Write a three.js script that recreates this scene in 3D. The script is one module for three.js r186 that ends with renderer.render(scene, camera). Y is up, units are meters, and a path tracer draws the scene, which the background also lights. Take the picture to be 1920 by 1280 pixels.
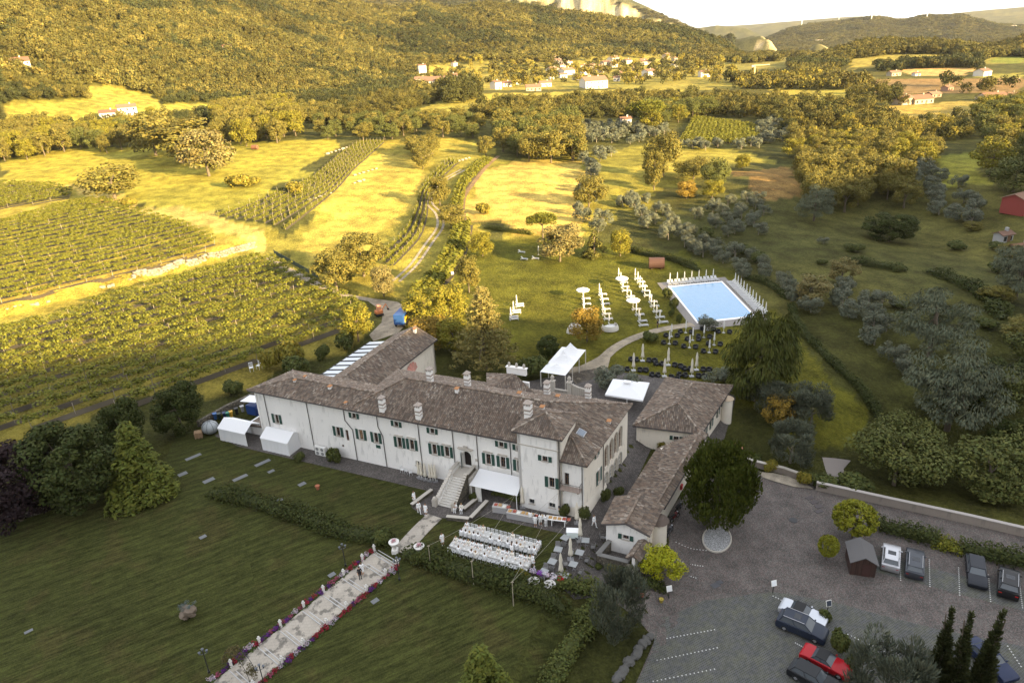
import * as THREE from 'three';
import { mergeGeometries, toCreasedNormals } from 'three/addons/utils/BufferGeometryUtils.js';
import { RoundedBoxGeometry } from 'three/addons/geometries/RoundedBoxGeometry.js';
import { MarchingCubes } from 'three/addons/objects/MarchingCubes.js';

// ---------------------------------------------------------------- camera, sky, sun, exposure
const F = 1330, EYE = 54, PITCH = Math.atan((640 - 58) / F), ROLL = THREE.MathUtils.degToRad(-3);
const scene = new THREE.Scene();
const camera = new THREE.PerspectiveCamera(2 * Math.atan(640 / F) * 180 / Math.PI, 1920 / 1280, 0.5, 30000);
camera.position.set(0, EYE, 0);
camera.rotateX(-PITCH); camera.rotateZ(ROLL);
camera.updateMatrixWorld(true);
const renderer = new THREE.WebGLRenderer({ antialias: true });
renderer.toneMapping = THREE.LinearToneMapping;
renderer.toneMappingExposure = 6.0;
renderer.shadowMap.enabled = true;
const SUN_AZ = THREE.MathUtils.degToRad(48), SUN_EL = THREE.MathUtils.degToRad(16);
const sunDir = new THREE.Vector3(Math.sin(SUN_AZ) * Math.cos(SUN_EL), Math.sin(SUN_EL), Math.cos(SUN_AZ) * Math.cos(SUN_EL));
const sun = new THREE.DirectionalLight(new THREE.Color().setRGB(1, 0.75, 0.37), 5);
sun.position.copy(sunDir).multiplyScalar(900); sun.target.position.set(0, 0, -150); sun.position.add(sun.target.position);
sun.castShadow = true; sun.shadow.mapSize.set(4096, 4096);
Object.assign(sun.shadow.camera, { left: -400, right: 400, top: 300, bottom: -300, near: 1, far: 2500 });
scene.add(sun, sun.target);
{ // computed evening sky: cream haze low, paler blue above, a broad warm glow round the sun's azimuth
  const W = 256, Hh = 128, d = new Float32Array(W * Hh * 4);
  for (let j = 0; j < Hh; j++) for (let i = 0; i < W; i++) {
    const el = ((j + 0.5) / Hh - 0.5) * Math.PI, az = ((i + 0.5) / W) * 2 * Math.PI - Math.PI;
    const dir = new THREE.Vector3(Math.cos(az) * Math.cos(el), Math.sin(el), Math.sin(az) * Math.cos(el));
    const up = Math.max(0, dir.y), k = Math.pow(1 - up, 4), c = Math.max(0, dir.dot(sunDir)), g = Math.pow(c, 4) * 0.10;
    const L = [0.236 + 0.084 * k + g * 0.8, 0.250 + 0.082 * k + g * 0.7, 0.276 + 0.066 * k + g * 0.55];
    if (dir.y < 0) { L[0] *= 0.6; L[1] *= 0.6; L[2] *= 0.6; }
    d.set([...L, 1], (j * W + i) * 4);
  }
  const sky = new THREE.DataTexture(d, W, Hh, THREE.RGBAFormat, THREE.FloatType);
  sky.mapping = THREE.EquirectangularReflectionMapping; sky.magFilter = sky.minFilter = THREE.LinearFilter; sky.needsUpdate = true;
  scene.background = sky; scene.environment = sky;
}
scene.fog = new THREE.FogExp2(new THREE.Color().setRGB(0.93, 0.96, 1), 0.00002);

// ---------------------------------------------------------------- helpers
const V3 = (x, y, z) => new THREE.Vector3(x, y, z);
const PI = Math.PI, { abs, min, max, sin, cos, sqrt, floor, hypot, exp } = Math;
const lerp = (a, b, t) => a + (b - a) * t, clamp = (x, a, b) => min(max(x, a), b);
const ss = (a, b, x) => { const t = clamp((x - a) / (b - a), 0, 1); return t * t * (3 - 2 * t); };
function rng(seed) { let a = seed >>> 0; return () => { a = (a + 0x6D2B79F5) >>> 0; let t = a; t = Math.imul(t ^ (t >>> 15), t | 1); t ^= t + Math.imul(t ^ (t >>> 7), t | 61); return ((t ^ (t >>> 14)) >>> 0) / 4294967296; }; }
const hash2 = (x, y) => { let h = Math.imul(x | 0, 374761393) + Math.imul(y | 0, 668265263); h = Math.imul(h ^ (h >>> 13), 1274126177); return ((h ^ (h >>> 16)) >>> 0) / 4294967296; };
function vn(x, y) { const i = floor(x), j = floor(y), u = x - i, v = y - j, a = u * u * (3 - 2 * u), b = v * v * (3 - 2 * v);
  return lerp(lerp(hash2(i, j), hash2(i + 1, j), a), lerp(hash2(i, j + 1), hash2(i + 1, j + 1), a), b) * 2 - 1; }
function fbm(x, y, o = 4) { let s = 0, a = 0.5; for (let k = 0; k < o; k++) { s += a * vn(x + k * 17.3, y - k * 9.1); x *= 2.03; y *= 2.03; a *= 0.5; } return s; }
const used = new Map();
function numbered(name) { const n = used.get(name) ?? 0; used.set(name, n + 1); return n ? `${name}_${String(n).padStart(3, '0')}` : name; }
function tag(o, label, category, group, kind) { if (label) o.userData.label = label; if (category) o.userData.category = category; if (group) o.userData.group = group; if (kind) o.userData.kind = kind; return o; }
function M(name, geo, mat, parent) { const m = new THREE.Mesh(geo, mat); m.name = parent ? name : numbered(name); m.castShadow = m.receiveShadow = true; (parent ?? scene).add(m); return m; }
function T(name, label, category, pos = [0, 0, 0], turn = 0, group) { const g = new THREE.Group(); g.name = numbered(name); g.position.set(...pos); g.rotation.y = turn; scene.add(g); return tag(g, label, category, group); }
function dup(o, pos, turn = 0, label, group, scale) { const c = o.clone(); c.userData = { ...o.userData }; c.name = numbered(o.name.replace(/_\d{3}$/, '')); c.position.set(pos[0] ?? pos.x, pos[1] ?? pos.y, pos[2] ?? pos.z); c.rotation.y = turn; if (scale !== undefined) { if (Array.isArray(scale)) c.scale.set(...scale); else c.scale.setScalar(scale); } if (label) c.userData.label = label; if (group) c.userData.group = group; scene.add(c); return c; }
function struct(name, geo, mat) { const m = M(name, geo, mat); m.userData.kind = 'structure'; return m; }
const rgb = (r, g, b) => new THREE.Color().setRGB(r, g, b);
const mats = {};
function mat(r, g, b, rough = 0.9, extra = {}) { const k = [r, g, b, rough, JSON.stringify(Object.keys(extra).map((q) => [q, extra[q]?.uuid ?? extra[q]]))].join(); return (mats[k] ??= new (Object.keys(extra).some((q) => /transm|coat|sheen/.test(q)) ? THREE.MeshPhysicalMaterial : THREE.MeshStandardMaterial)({ color: rgb(r, g, b), roughness: rough, ...extra })); }
// geometry collector: everything as non-indexed position / normal / uv / optional colour
class MB {
  constructor() { this.g = []; }
  add(g, m) { g = g.index ? g.toNonIndexed() : g.clone(); if (m) g.applyMatrix4(m); for (const k of Object.keys(g.attributes)) if (!['position', 'normal', 'uv', 'color'].includes(k)) g.deleteAttribute(k);
    if (!g.attributes.normal) g.computeVertexNormals(); if (!g.attributes.uv) g.setAttribute('uv', new THREE.BufferAttribute(new Float32Array(g.attributes.position.count * 2), 2)); this.g.push(g); return this; }
  box(w, h, d, x = 0, y = 0, z = 0, ry = 0, rx = 0, rz = 0) { const bg = new THREE.BoxGeometry(w, h, d), bu = bg.attributes.uv; for (let i = 0; i < 24; i++) bu.setXY(i, bu.getX(i) * (i < 8 ? d : w) + x + z, bu.getY(i) * (i > 7 && i < 16 ? d : h)); return this.add(bg, new THREE.Matrix4().makeRotationFromEuler(new THREE.Euler(rx, ry, rz, 'YXZ')).setPosition(x, y, z)); }
  rbox(w, h, d, r, x = 0, y = 0, z = 0, ry = 0, rx = 0, rz = 0, seg = 2) { return this.add(new RoundedBoxGeometry(w, h, d, seg, r), new THREE.Matrix4().makeRotationFromEuler(new THREE.Euler(rx, ry, rz, 'YXZ')).setPosition(x, y, z)); }
  cyl(r0, r1, h, x = 0, y = 0, z = 0, n = 10, rx = 0, ry = 0, rz = 0) { return this.add(new THREE.CylinderGeometry(r1, r0, h, n), new THREE.Matrix4().makeRotationFromEuler(new THREE.Euler(rx, ry, rz, 'YXZ')).setPosition(x, y, z)); }
  rod(a, b, r0, r1 = r0, n = 6) { const A = V3(...a), B = V3(...b), d = B.clone().sub(A), L = d.length(); return this.add(new THREE.CylinderGeometry(r1, r0, L, n), new THREE.Matrix4().compose(A.add(B).multiplyScalar(0.5), new THREE.Quaternion().setFromUnitVectors(V3(0, 1, 0), d.normalize()), V3(1, 1, 1))); }
  sph(r, x, y, z, sx = 1, sy = 1, sz = 1, n = 8) { return this.add(new THREE.SphereGeometry(r, n, max(5, n * 0.7 | 0)), new THREE.Matrix4().makeScale(sx, sy, sz).setPosition(x, y, z)); }
  tri(a, b, c) { const g = new THREE.BufferGeometry(); g.setAttribute('position', new THREE.BufferAttribute(new Float32Array([...a, ...b, ...c]), 3)); g.computeVertexNormals(); return this.add(g); }
  quad(a, b, c, d) { this.tri(a, b, c); return this.tri(a, c, d); }
  lathe(pts, x = 0, y = 0, z = 0, n = 14) { return this.add(new THREE.LatheGeometry(pts.map((p) => new THREE.Vector2(...p)), n), new THREE.Matrix4().makeTranslation(x, y, z)); }
  geo() { const c = this.g.some((g) => g.attributes.color); if (c) for (const g of this.g) if (!g.attributes.color) g.setAttribute('color', new THREE.BufferAttribute(new Float32Array(g.attributes.position.count * 3).fill(1), 3)); return mergeGeometries(this.g); }
  build(name, m, parent) { return M(name, this.geo(), m, parent); }
}
const paint = (g, r, gg, b) => { const n = g.attributes.position.count, a = new Float32Array(n * 3); for (let i = 0; i < n; i++) a.set([r, gg, b], i * 3); g.setAttribute('color', new THREE.BufferAttribute(a, 3)); return g; };
// tileable computed textures
function tex(size, fn, srgb = true, rep) { const d = new Uint8Array(size * size * 4); for (let j = 0; j < size; j++) for (let i = 0; i < size; i++) { const c = fn(i / size, j / size, i, j); d.set([clamp(c[0], 0, 1) * 255, clamp(c[1], 0, 1) * 255, clamp(c[2], 0, 1) * 255, 255], (j * size + i) * 4); }
  const t = new THREE.DataTexture(d, size, size, THREE.RGBAFormat); t.wrapS = t.wrapT = THREE.RepeatWrapping; t.magFilter = THREE.LinearFilter; t.minFilter = THREE.LinearMipmapLinearFilter; t.generateMipmaps = true; if (srgb) t.colorSpace = THREE.SRGBColorSpace; if (rep) t.repeat.set(...rep); t.needsUpdate = true; return t; }
function tn(u, v, f, seed = 0) { const x = u * f, y = v * f, i = floor(x), j = floor(y), a0 = x - i, b0 = y - j, a = a0 * a0 * (3 - 2 * a0), b = b0 * b0 * (3 - 2 * b0), w = (p, q) => hash2(((p % f) + f) % f + seed * 131, ((q % f) + f) % f - seed * 71);
  return lerp(lerp(w(i, j), w(i + 1, j), a), lerp(w(i, j + 1), w(i + 1, j + 1), a), b); }
const tfbm = (u, v, f, o, seed = 0) => { let s = 0, a = 0.5, n = 0; for (let k = 0; k < o; k++) { s += a * tn(u, v, f << k, seed + k); n += a; a *= 0.55; } return s / n; };

// ---------------------------------------------------------------- pixel <-> place
const right = V3(1, 0, 0).applyQuaternion(camera.quaternion), upv = V3(0, 1, 0).applyQuaternion(camera.quaternion), fwd = V3(0, 0, -1).applyQuaternion(camera.quaternion);
const ray = (x, y) => right.clone().multiplyScalar((x - 960) / F).addScaledVector(upv, -(y - 640) / F).add(fwd);
const flat = (x, y, h = 0) => { const d = ray(x, y), t = (h - EYE) / d.y; return V3(d.x * t, h, d.z * t); };
// the villa's own axes: s along the front, t into the depth, origin on the front wall
const KS = 1.125, AZ = THREE.MathUtils.degToRad(25), VU = V3(cos(AZ), 0, sin(AZ)), VV = V3(sin(AZ), 0, -cos(AZ)), VA = flat(670, 863);
const st = (x, z) => [((x - VA.x) * VU.x + (z - VA.z) * VU.z) / KS, ((x - VA.x) * VV.x + (z - VA.z) * VV.z) / KS];
const vp = (s, t, h = 0) => V3(VA.x + KS * (s * VU.x + t * VV.x), KS * h, VA.z + KS * (s * VU.z + t * VV.z));

// ---------------------------------------------------------------- the land
function ridge(pts, foot, o = {}) { // crest as [pixel x, pixel y, distance]; foot as [[pixel x, distance], ...]
  const c = pts.map(([x, y, r]) => { const d = ray(x, y), h = hypot(d.x, d.z); return [Math.atan2(d.x, -d.z), r, EYE + r * d.y / h]; });
  const f = foot.map(([x, r]) => { const d = ray(x, 60); return [Math.atan2(d.x, -d.z), r]; });
  return { c, f, rough: 0, fall: 0.3, pow: 1, ...o };
}
const at = (tab, th, k) => { if (th <= tab[0][0]) return tab[0][k]; for (let i = 1; i < tab.length; i++) if (th < tab[i][0]) return lerp(tab[i - 1][k], tab[i][k], (th - tab[i - 1][0]) / (tab[i][0] - tab[i - 1][0])); return tab.at(-1)[k]; };
const RIDGES = {
  woods: ridge([[-500, -560, 1450], [-300, -420, 1500], [0, -230, 1550], [300, -110, 1600], [640, 2, 1650], [690, 14, 1650], [740, 20, 1650], [793, 8, 1600], [840, 20, 1650], [880, 15, 1620], [922, 10, 1600], [960, 13, 1600], [1000, 17, 1600], [1095, 29, 1600], [1198, 44, 1550], [1297, 61, 1500], [1362, 85, 1450], [1391, 107, 1400], [1415, 122, 1350], [1440, 150, 1300]],
    [[-300, 430], [300, 470], [640, 640], [820, 850], [1000, 960], [1390, 1150]], { rough: 10, pow: 1.15 }),
  mountain: ridge([[500, -330, 4300], [600, -260, 4200], [900, -140, 4000], [1100, -45, 3800], [1187, 0, 3700], [1240, 24, 3600], [1290, 51, 3500], [1330, 75, 3400], [1380, 110, 3300]], [[600, 2300], [1380, 2700]], { rough: 26, cliff: 1 }),
  cliffs: ridge([[1230, 80, 5600], [1290, 54, 5600], [1345, 46, 5600], [1400, 51, 5600], [1425, 66, 5600], [1445, 85, 5600]], [[1200, 5100], [1450, 5100]], { cliff: 1, pow: 0.6 }),
  knob: ridge([[1310, 110, 2300], [1345, 80, 2350], [1390, 70, 2350], [1425, 65, 2300], [1445, 75, 2250], [1458, 92, 2230], [1468, 118, 2230]], [[1300, 1950], [1470, 2080]], { cliff: 1, rough: 5, pow: 0.7 }),
  castle: ridge([[1490, 112, 2100], [1515, 92, 2100], [1530, 81, 2100], [1540, 81, 2100], [1555, 89, 2100], [1580, 108, 2100]], [[1490, 1930], [1580, 1930]], { rough: 3 }),
  east: ridge([[1330, 130, 4200], [1390, 98, 4200], [1430, 76, 4200], [1480, 56, 4200], [1520, 47, 4200], [1580, 41, 4200], [1640, 33, 4200], [1690, 40, 4200], [1735, 31, 4200], [1780, 32, 4200], [1800, 28, 4150], [1830, 38, 4200], [1870, 48, 4200], [1960, 54, 4200], [2100, 40, 4200]], [[1330, 2900], [2000, 3300]], { rough: 18 }),
  far: ridge([[1200, 60, 9500], [1400, 46, 9500], [1500, 38, 9500], [1570, 32, 9500], [1620, 31, 9500], [1690, 36, 9500], [1760, 28, 9500], [1830, 20, 9500], [1920, 12, 9500], [2200, 0, 9500]], [[1200, 7500], [2200, 7500]], { rough: 30 }),
  fields: ridge([[1400, 140, 1180], [1500, 113, 1180], [1560, 97, 1150], [1600, 86, 1150], [1650, 82, 1150], [1720, 83, 1150], [1790, 86, 1150], [1840, 94, 1150], [1900, 112, 1150]], [[1400, 900], [1900, 760]], { rough: 2, pow: 0.9 }),
  rise: ridge([[1780, 118, 1350], [1840, 94, 1350], [1880, 86, 1350], [1920, 76, 1350], [2100, 50, 1350]], [[1780, 1130], [2100, 1000]], { rough: 3 }),
};
const WALL_A = flat(-260, 655), WALL_B = flat(482, 466); // the terrace wall between the vineyards
const wallN = V3(-(WALL_B.z - WALL_A.z), 0, WALL_B.x - WALL_A.x).normalize(); if (wallN.z > 0) wallN.negate();
function landHeight(x, z) {
  const D = -z, r = hypot(x, z), [s, t] = st(x, z);
  let y = 0;
  // garden falls gently towards the camera, courtyard and car park lie lower on the right
  const f = max(0, -13.6 - t) * KS, fr = -0.085 * min(f, 60) * (1 - ss(34, 40, s));
  const rt = (-1.35 * ss(30.5, 33, s) - 1.1 * ss(38.4, 41.5, s)) * (1 - ss(24, 46, t));
  y += fr + rt;
  // left and back
  if (D > 120) {
    const wd = (x - WALL_A.x) * wallN.x + (z - WALL_A.z) * wallN.z, wid = lerp(1.0, 34, ss(-84, -50, x));
    y += 1.9 * ss(0.1, wid, wd) * (1 - ss(-20, 30, x));
    y += 0.028 * max(0, D - 175) * (1 - ss(-40, 160, x)) * (1 - ss(350, 900, r) * 0.6);
    y += 1.6 * fbm(x / 55 + 3, z / 55) * ss(165, 250, r) * ss(0, 60, abs(x - 30) + max(0, D - 180));
    y += 3.5 * ss(190, 260, D) * exp(-(((x - 96) / 22) ** 2 + ((D - 240) / 30) ** 2)); // olive knoll
    y -= 5 * exp(-(((x - 118) / 26) ** 2 + ((D - 205) / 60) ** 2)); // gully
  }
  if (s > 52 && t > 14) y -= 2.2 * ss(0, 14, t - 14) * ss(52, 62, s) * (1 - ss(30, 70, t));
  const th = Math.atan2(x, D);
  if (D > 0 && r > 380) {
    const base = -58 * ss(950, 2600, r) * ss(-0.1, 0.2, th);
    y = lerp(y, y * 0.6 + base, ss(380, 900, r));
    for (const k in RIDGES) {
      const R = RIDGES[k], fo = at(R.f, th, 1), cr = at(R.c, th, 1), h = at(R.c, th, 2);
      if (r < fo || th < R.c[0][0] - 0.05 || th > R.c.at(-1)[0] + 0.03) continue;
      let q = (r - fo) / (cr - fo), v;
      if (q <= 1) { let p = Math.pow(q, R.pow); p = R.cliff ? lerp(p, p * 0.55 + 0.45 * ss(0.60, 0.74, q + 0.10 * fbm(th * 60, 7.7)), 0.75) : p * 0.7 + 0.3 * ss(0, 1, q); v = base + (h - base) * p; v += R.rough * fbm(x / (cr * 0.08), z / (cr * 0.08), 5) * 2 * sin(PI * clamp(q, 0, 1)) ; }
      else v = h - R.fall * (r - cr);
      if (v > y) y = v;
    }
  }
  // the hill behind the camera on the right, which hides the low sun from the villa
  const m = (x + 87) * 0.508 + (D - 108) * -0.863;
  if (m > 150) { const q = clamp((m - 150) / 295, 0, 1); const l = (x + 87) * 0.863 + (D - 108) * 0.508; y = max(y, -3 + (143 - 17 * exp(-(((l - 232) / 58) ** 2))) * (q * 0.45 + 0.55 * ss(0, 1, q)) + 3 * fbm(x / 90, z / 90) * q); }
  return y;
}
// one sheet: a fan of rings round the place below the camera, finest where the camera looks
const RINGS = [0], ANG = [];
for (let r = 14; r < 13500; r *= 1.0162) RINGS.push(r);
for (let a = -180; a < 180;) { ANG.push(a * PI / 180); a += abs(a) < 44 ? 0.2 : abs(a) < 60 ? 1 : 3; }
const NR = RINGS.length, NA = ANG.length, HG = new Float32Array(NR * NA);
for (let i = 0; i < NR; i++) for (let j = 0; j < NA; j++) HG[i * NA + j] = landHeight(RINGS[i] * sin(ANG[j]), -RINGS[i] * cos(ANG[j]));
const bin = (a, v) => { let lo = 0, hi = a.length - 1; while (hi - lo > 1) { const m = (lo + hi) >> 1; if (a[m] <= v) lo = m; else hi = m; } return lo; };
function ground(x, z) { // height of the built sheet itself
  const r = hypot(x, z), a = Math.atan2(x, -z), i = min(bin(RINGS, r), NR - 2), j = bin(ANG, a), j2 = (j + 1) % NA;
  const a1 = j2 ? ANG[j2] : PI, P = (ii, jj, aa) => [RINGS[ii] * sin(aa), -RINGS[ii] * cos(aa), HG[ii * NA + jj]];
  const A = P(i, j, ANG[j]), B = P(i + 1, j, ANG[j]), C = P(i + 1, j2, a1), E = P(i, j2, a1);
  const inTri = (p, q, s) => { const d = (q[1] - s[1]) * (p[0] - s[0]) + (s[0] - q[0]) * (p[1] - s[1]); if (abs(d) < 1e-9) return null; const l = ((q[1] - s[1]) * (x - s[0]) + (s[0] - q[0]) * (z - s[1])) / d, m = ((s[1] - p[1]) * (x - s[0]) + (p[0] - s[0]) * (z - s[1])) / d; return [l, m, 1 - l - m]; };
  let w = inTri(A, B, C); if (w && min(...w) >= -1e-4) return w[0] * A[2] + w[1] * B[2] + w[2] * C[2];
  w = inTri(A, C, E); return w ? w[0] * A[2] + w[1] * C[2] + w[2] * E[2] : A[2];
}
function hit(px, py, lift = 0) { // where the ray through a pixel meets the land
  const d = ray(px, py), L = d.length(); d.divideScalar(L); let t = 20, pt = 20;
  for (; t < 13000; pt = t, t *= 1.006) if (EYE + d.y * t < landHeight(d.x * t, d.z * t) + lift) break;
  let lo = pt, hi = t; for (let k = 0; k < 24; k++) { const m = (lo + hi) / 2; if (EYE + d.y * m < landHeight(d.x * m, d.z * m) + lift) hi = m; else lo = m; }
  const p = V3(d.x * hi, 0, d.z * hi); p.y = ground(p.x, p.z); return p;
}
const area = (pts) => { const w = pts.map(([x, y]) => hit(x, y)); w.box = [min(...w.map((p) => p.x)), max(...w.map((p) => p.x)), min(...w.map((p) => p.z)), max(...w.map((p) => p.z))]; return w; };
function inside(poly, x, z) { const b = poly.box; if (b && (x < b[0] || x > b[1] || z < b[2] || z > b[3])) return false; let c = false; for (let i = 0, j = poly.length - 1; i < poly.length; j = i++) { const a = poly[i], q = poly[j]; if ((a.z > z) !== (q.z > z) && x < (q.x - a.x) * (z - a.z) / (q.z - a.z) + a.x) c = !c; } return c; }
// ---------------------------------------------------------------- land cover
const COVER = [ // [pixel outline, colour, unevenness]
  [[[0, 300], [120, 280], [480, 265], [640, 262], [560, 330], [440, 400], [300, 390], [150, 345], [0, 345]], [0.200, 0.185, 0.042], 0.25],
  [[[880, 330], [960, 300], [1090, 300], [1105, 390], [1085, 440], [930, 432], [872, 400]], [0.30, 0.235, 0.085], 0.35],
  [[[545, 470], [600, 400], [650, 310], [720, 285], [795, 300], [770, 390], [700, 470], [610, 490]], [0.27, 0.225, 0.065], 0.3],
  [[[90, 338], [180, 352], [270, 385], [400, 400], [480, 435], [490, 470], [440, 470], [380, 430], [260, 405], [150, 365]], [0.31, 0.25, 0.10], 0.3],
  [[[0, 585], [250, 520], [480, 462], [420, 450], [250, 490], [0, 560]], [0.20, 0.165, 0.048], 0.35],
  [[[1560, 200], [1920, 185], [1920, 228], [1750, 252], [1690, 218]], [0.20, 0.165, 0.062], 0.25],
  [[[1610, 148], [1920, 146], [1920, 174], [1650, 174]], [0.15, 0.105, 0.066], 0.2],
  [[[1440, 168], [1645, 168], [1600, 202], [1450, 192]], [0.20, 0.18, 0.05], 0.2],
  [[[1590, 112], [1680, 103], [1800, 106], [1790, 116], [1690, 122], [1600, 130]], [0.19, 0.165, 0.055], 0.25],
  [[[1690, 130], [1830, 128], [1815, 141], [1720, 142]], [0.30, 0.215, 0.12], 0.2],
  [[[1830, 140], [1920, 136], [1920, 146], [1850, 146]], [0.18, 0.17, 0.05], 0.2],
  [[[1850, 108], [1920, 106], [1920, 118], [1860, 118]], [0.13, 0.15, 0.04], 0.2],
  [[[740, 225], [860, 178], [1140, 168], [1300, 165], [1260, 186], [1000, 202], [800, 228]], [0.205, 0.185, 0.05], 0.25],
  [[[150, 165], [200, 158], [290, 178], [310, 198], [200, 215]], [0.20, 0.18, 0.05], 0.3],
  [[[0, 195], [160, 185], [300, 198], [470, 190], [470, 205], [300, 225], [160, 240], [0, 240]], [0.18, 0.17, 0.045], 0.3],
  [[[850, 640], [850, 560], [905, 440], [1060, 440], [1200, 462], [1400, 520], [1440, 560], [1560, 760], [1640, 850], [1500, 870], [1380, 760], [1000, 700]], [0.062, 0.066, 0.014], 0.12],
  [[[1740, 300], [1850, 290], [1840, 350], [1760, 345]], [0.13, 0.14, 0.035], 0.2],
  [[[1230, 285], [1420, 285], [1440, 305], [1330, 315], [1260, 330], [1180, 330]], [0.19, 0.17, 0.045], 0.25],
  [[[1390, 320], [1500, 310], [1500, 360], [1420, 370]], [0.15, 0.10, 0.05], 0.35],
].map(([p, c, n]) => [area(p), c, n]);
COVER.push([area([[-80, 345], [0, 340], [120, 345], [260, 400], [400, 410], [545, 440], [640, 300], [740, 262], [900, 262], [930, 300], [880, 330], [872, 400], [910, 440], [870, 520], [800, 560], [700, 555], [500, 480], [330, 540], [0, 610], [-80, 630]]), [0.175, 0.158, 0.042], 0.35], [area([[900, 300], [1100, 290], [1250, 262], [1400, 285], [1440, 300], [1240, 350], [1110, 440], [1000, 445], [920, 430]]), [0.15, 0.14, 0.036], 0.4], [area([[-80, 620], [500, 478], [690, 590], [640, 650], [430, 720], [-80, 850]]), [0.13, 0.115, 0.034], 0.4]);  // dry fields on the sunny side, sunlight partly put into their colour
COVER.push([area([[800, 114], [960, 120], [1130, 106], [1250, 102], [1390, 116], [1390, 168], [1120, 164], [900, 170], [800, 172]]), [0.17, 0.155, 0.05], 0.5]);
const WOOD = [[[420, 195], [520, 168], [760, 163], [862, 172], [760, 214], [640, 242], [560, 228]], [[1480, 118], [1590, 92], [1640, 88], [1600, 110], [1560, 140], [1480, 150]],
  [[1600, 92], [1740, 84], [1840, 96], [1830, 108], [1680, 102], [1600, 110]], [[1640, 120], [1840, 116], [1840, 130], [1650, 134]], [[1830, 98], [1920, 88], [1920, 106], [1840, 112]], [[0, 150], [170, 160], [150, 190], [0, 195]]].map(area);
const inCover = (x, z) => COVER.find((c) => inside(c[0], x, z));
function wooded(x, z) { // where closed woodland stands
  const r = hypot(x, z), th = Math.atan2(x, -z), W = RIDGES.woods;
  if (inCover(x, z)) return false;
  if (WOOD.some((p) => inside(p, x, z))) return true;
  if (th < W.c.at(-1)[0] && r > at(W.f, th, 1) + 60 * fbm(x / 120, z / 120)) return true;
  return r > 1000 && fbm(x / 160, z / 160) > 0.05;
}
{
  const pos = new Float32Array(NR * NA * 3), col = new Float32Array(NR * NA * 3), uv = new Float32Array(NR * NA * 2), idx = [];
  for (let i = 0; i < NR; i++) for (let j = 0; j < NA; j++) {
    const k = i * NA + j, r = RINGS[i], x = r * sin(ANG[j]), z = -r * cos(ANG[j]), D = -z, h = HG[k];
    pos.set([x, h, z], k * 3); uv.set([x / 26, z / 26], k * 2);
    const n = fbm(x / 14, z / 14, 3), n2 = fbm(x / 60 + 9, z / 60, 3);
    let c = [0.054, 0.056, 0.023], rough = 0.5;
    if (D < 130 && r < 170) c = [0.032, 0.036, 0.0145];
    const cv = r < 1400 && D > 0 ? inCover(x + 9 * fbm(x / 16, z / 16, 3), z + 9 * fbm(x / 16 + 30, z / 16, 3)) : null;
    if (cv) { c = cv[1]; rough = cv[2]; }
    else if (r > 330 && abs(ANG[j]) < 0.85 && D > 0) { if (wooded(x, z)) c = r > 1900 ? [0.045, 0.048, 0.028] : [0.055, 0.055, 0.020]; else if (r > 1900) c = [0.06, 0.06, 0.032]; else if (r > 900) c = [0.15, 0.135, 0.05]; }
    if (r > 1900) { // bare rock where the far slopes are steep
      const e = 14, sl = hypot(landHeight(x + e, z) - h, landHeight(x, z + e) - h) / e, kk = ss(0.62, 1.05, sl + 0.45 * n2), sc = 0.75 + 0.35 * fbm(x / 22, h / 9, 3);
      c = c.map((v, q) => lerp(v * (1 + 0.5 * fbm(x / 30, z / 30, 3)), [0.36, 0.33, 0.28][q] * sc, kk));
    }
    const f = 1 + rough * (n * 0.9 + n2 * 0.7);
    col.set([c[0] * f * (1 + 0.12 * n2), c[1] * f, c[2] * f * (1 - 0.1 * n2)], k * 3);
  }
  for (let i = 0; i < NR - 1; i++) for (let j = 0; j < NA; j++) {
    const a = abs(ANG[j]), r = RINGS[i]; if ((a > 1.0 && r > 950) || (a > 0.80 && r > 2200)) continue;
    const j2 = (j + 1) % NA, A = i * NA + j, B = A + NA, C = (i + 1) * NA + j2, E = i * NA + j2; idx.push(A, C, B, A, E, C);
  }
  const g = new THREE.BufferGeometry(); g.setAttribute('position', new THREE.BufferAttribute(pos, 3)); g.setAttribute('color', new THREE.BufferAttribute(col, 3)); g.setAttribute('uv', new THREE.BufferAttribute(uv, 2)); g.setIndex(idx); g.computeVertexNormals();
  const t = tex(1024, (u, v) => { const a = tfbm(u, v, 8, 6, 1), b = tn(u, v, 256, 5), c = tfbm(u, v, 64, 3, 9), k = 0.62 + 0.42 * a + 0.22 * (b - 0.5) + 0.3 * (c - 0.5); return [k + 0.03 * (c - 0.5), k, k - 0.05 * (a - 0.4)]; });
  const b = tex(512, (u, v) => { const k = 0.5 * tn(u, v, 128, 3) + 0.5 * tfbm(u, v, 32, 3, 2); return [k, k, k]; }, false);
  const m = new THREE.MeshPhysicalMaterial({ vertexColors: true, map: t, roughness: 1, bumpMap: b, bumpScale: 0.25, specularIntensity: 0.15 });
  m.color.setRGB(1.90, 1.74, 1.18); struct('ground', g, m);
}
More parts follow.
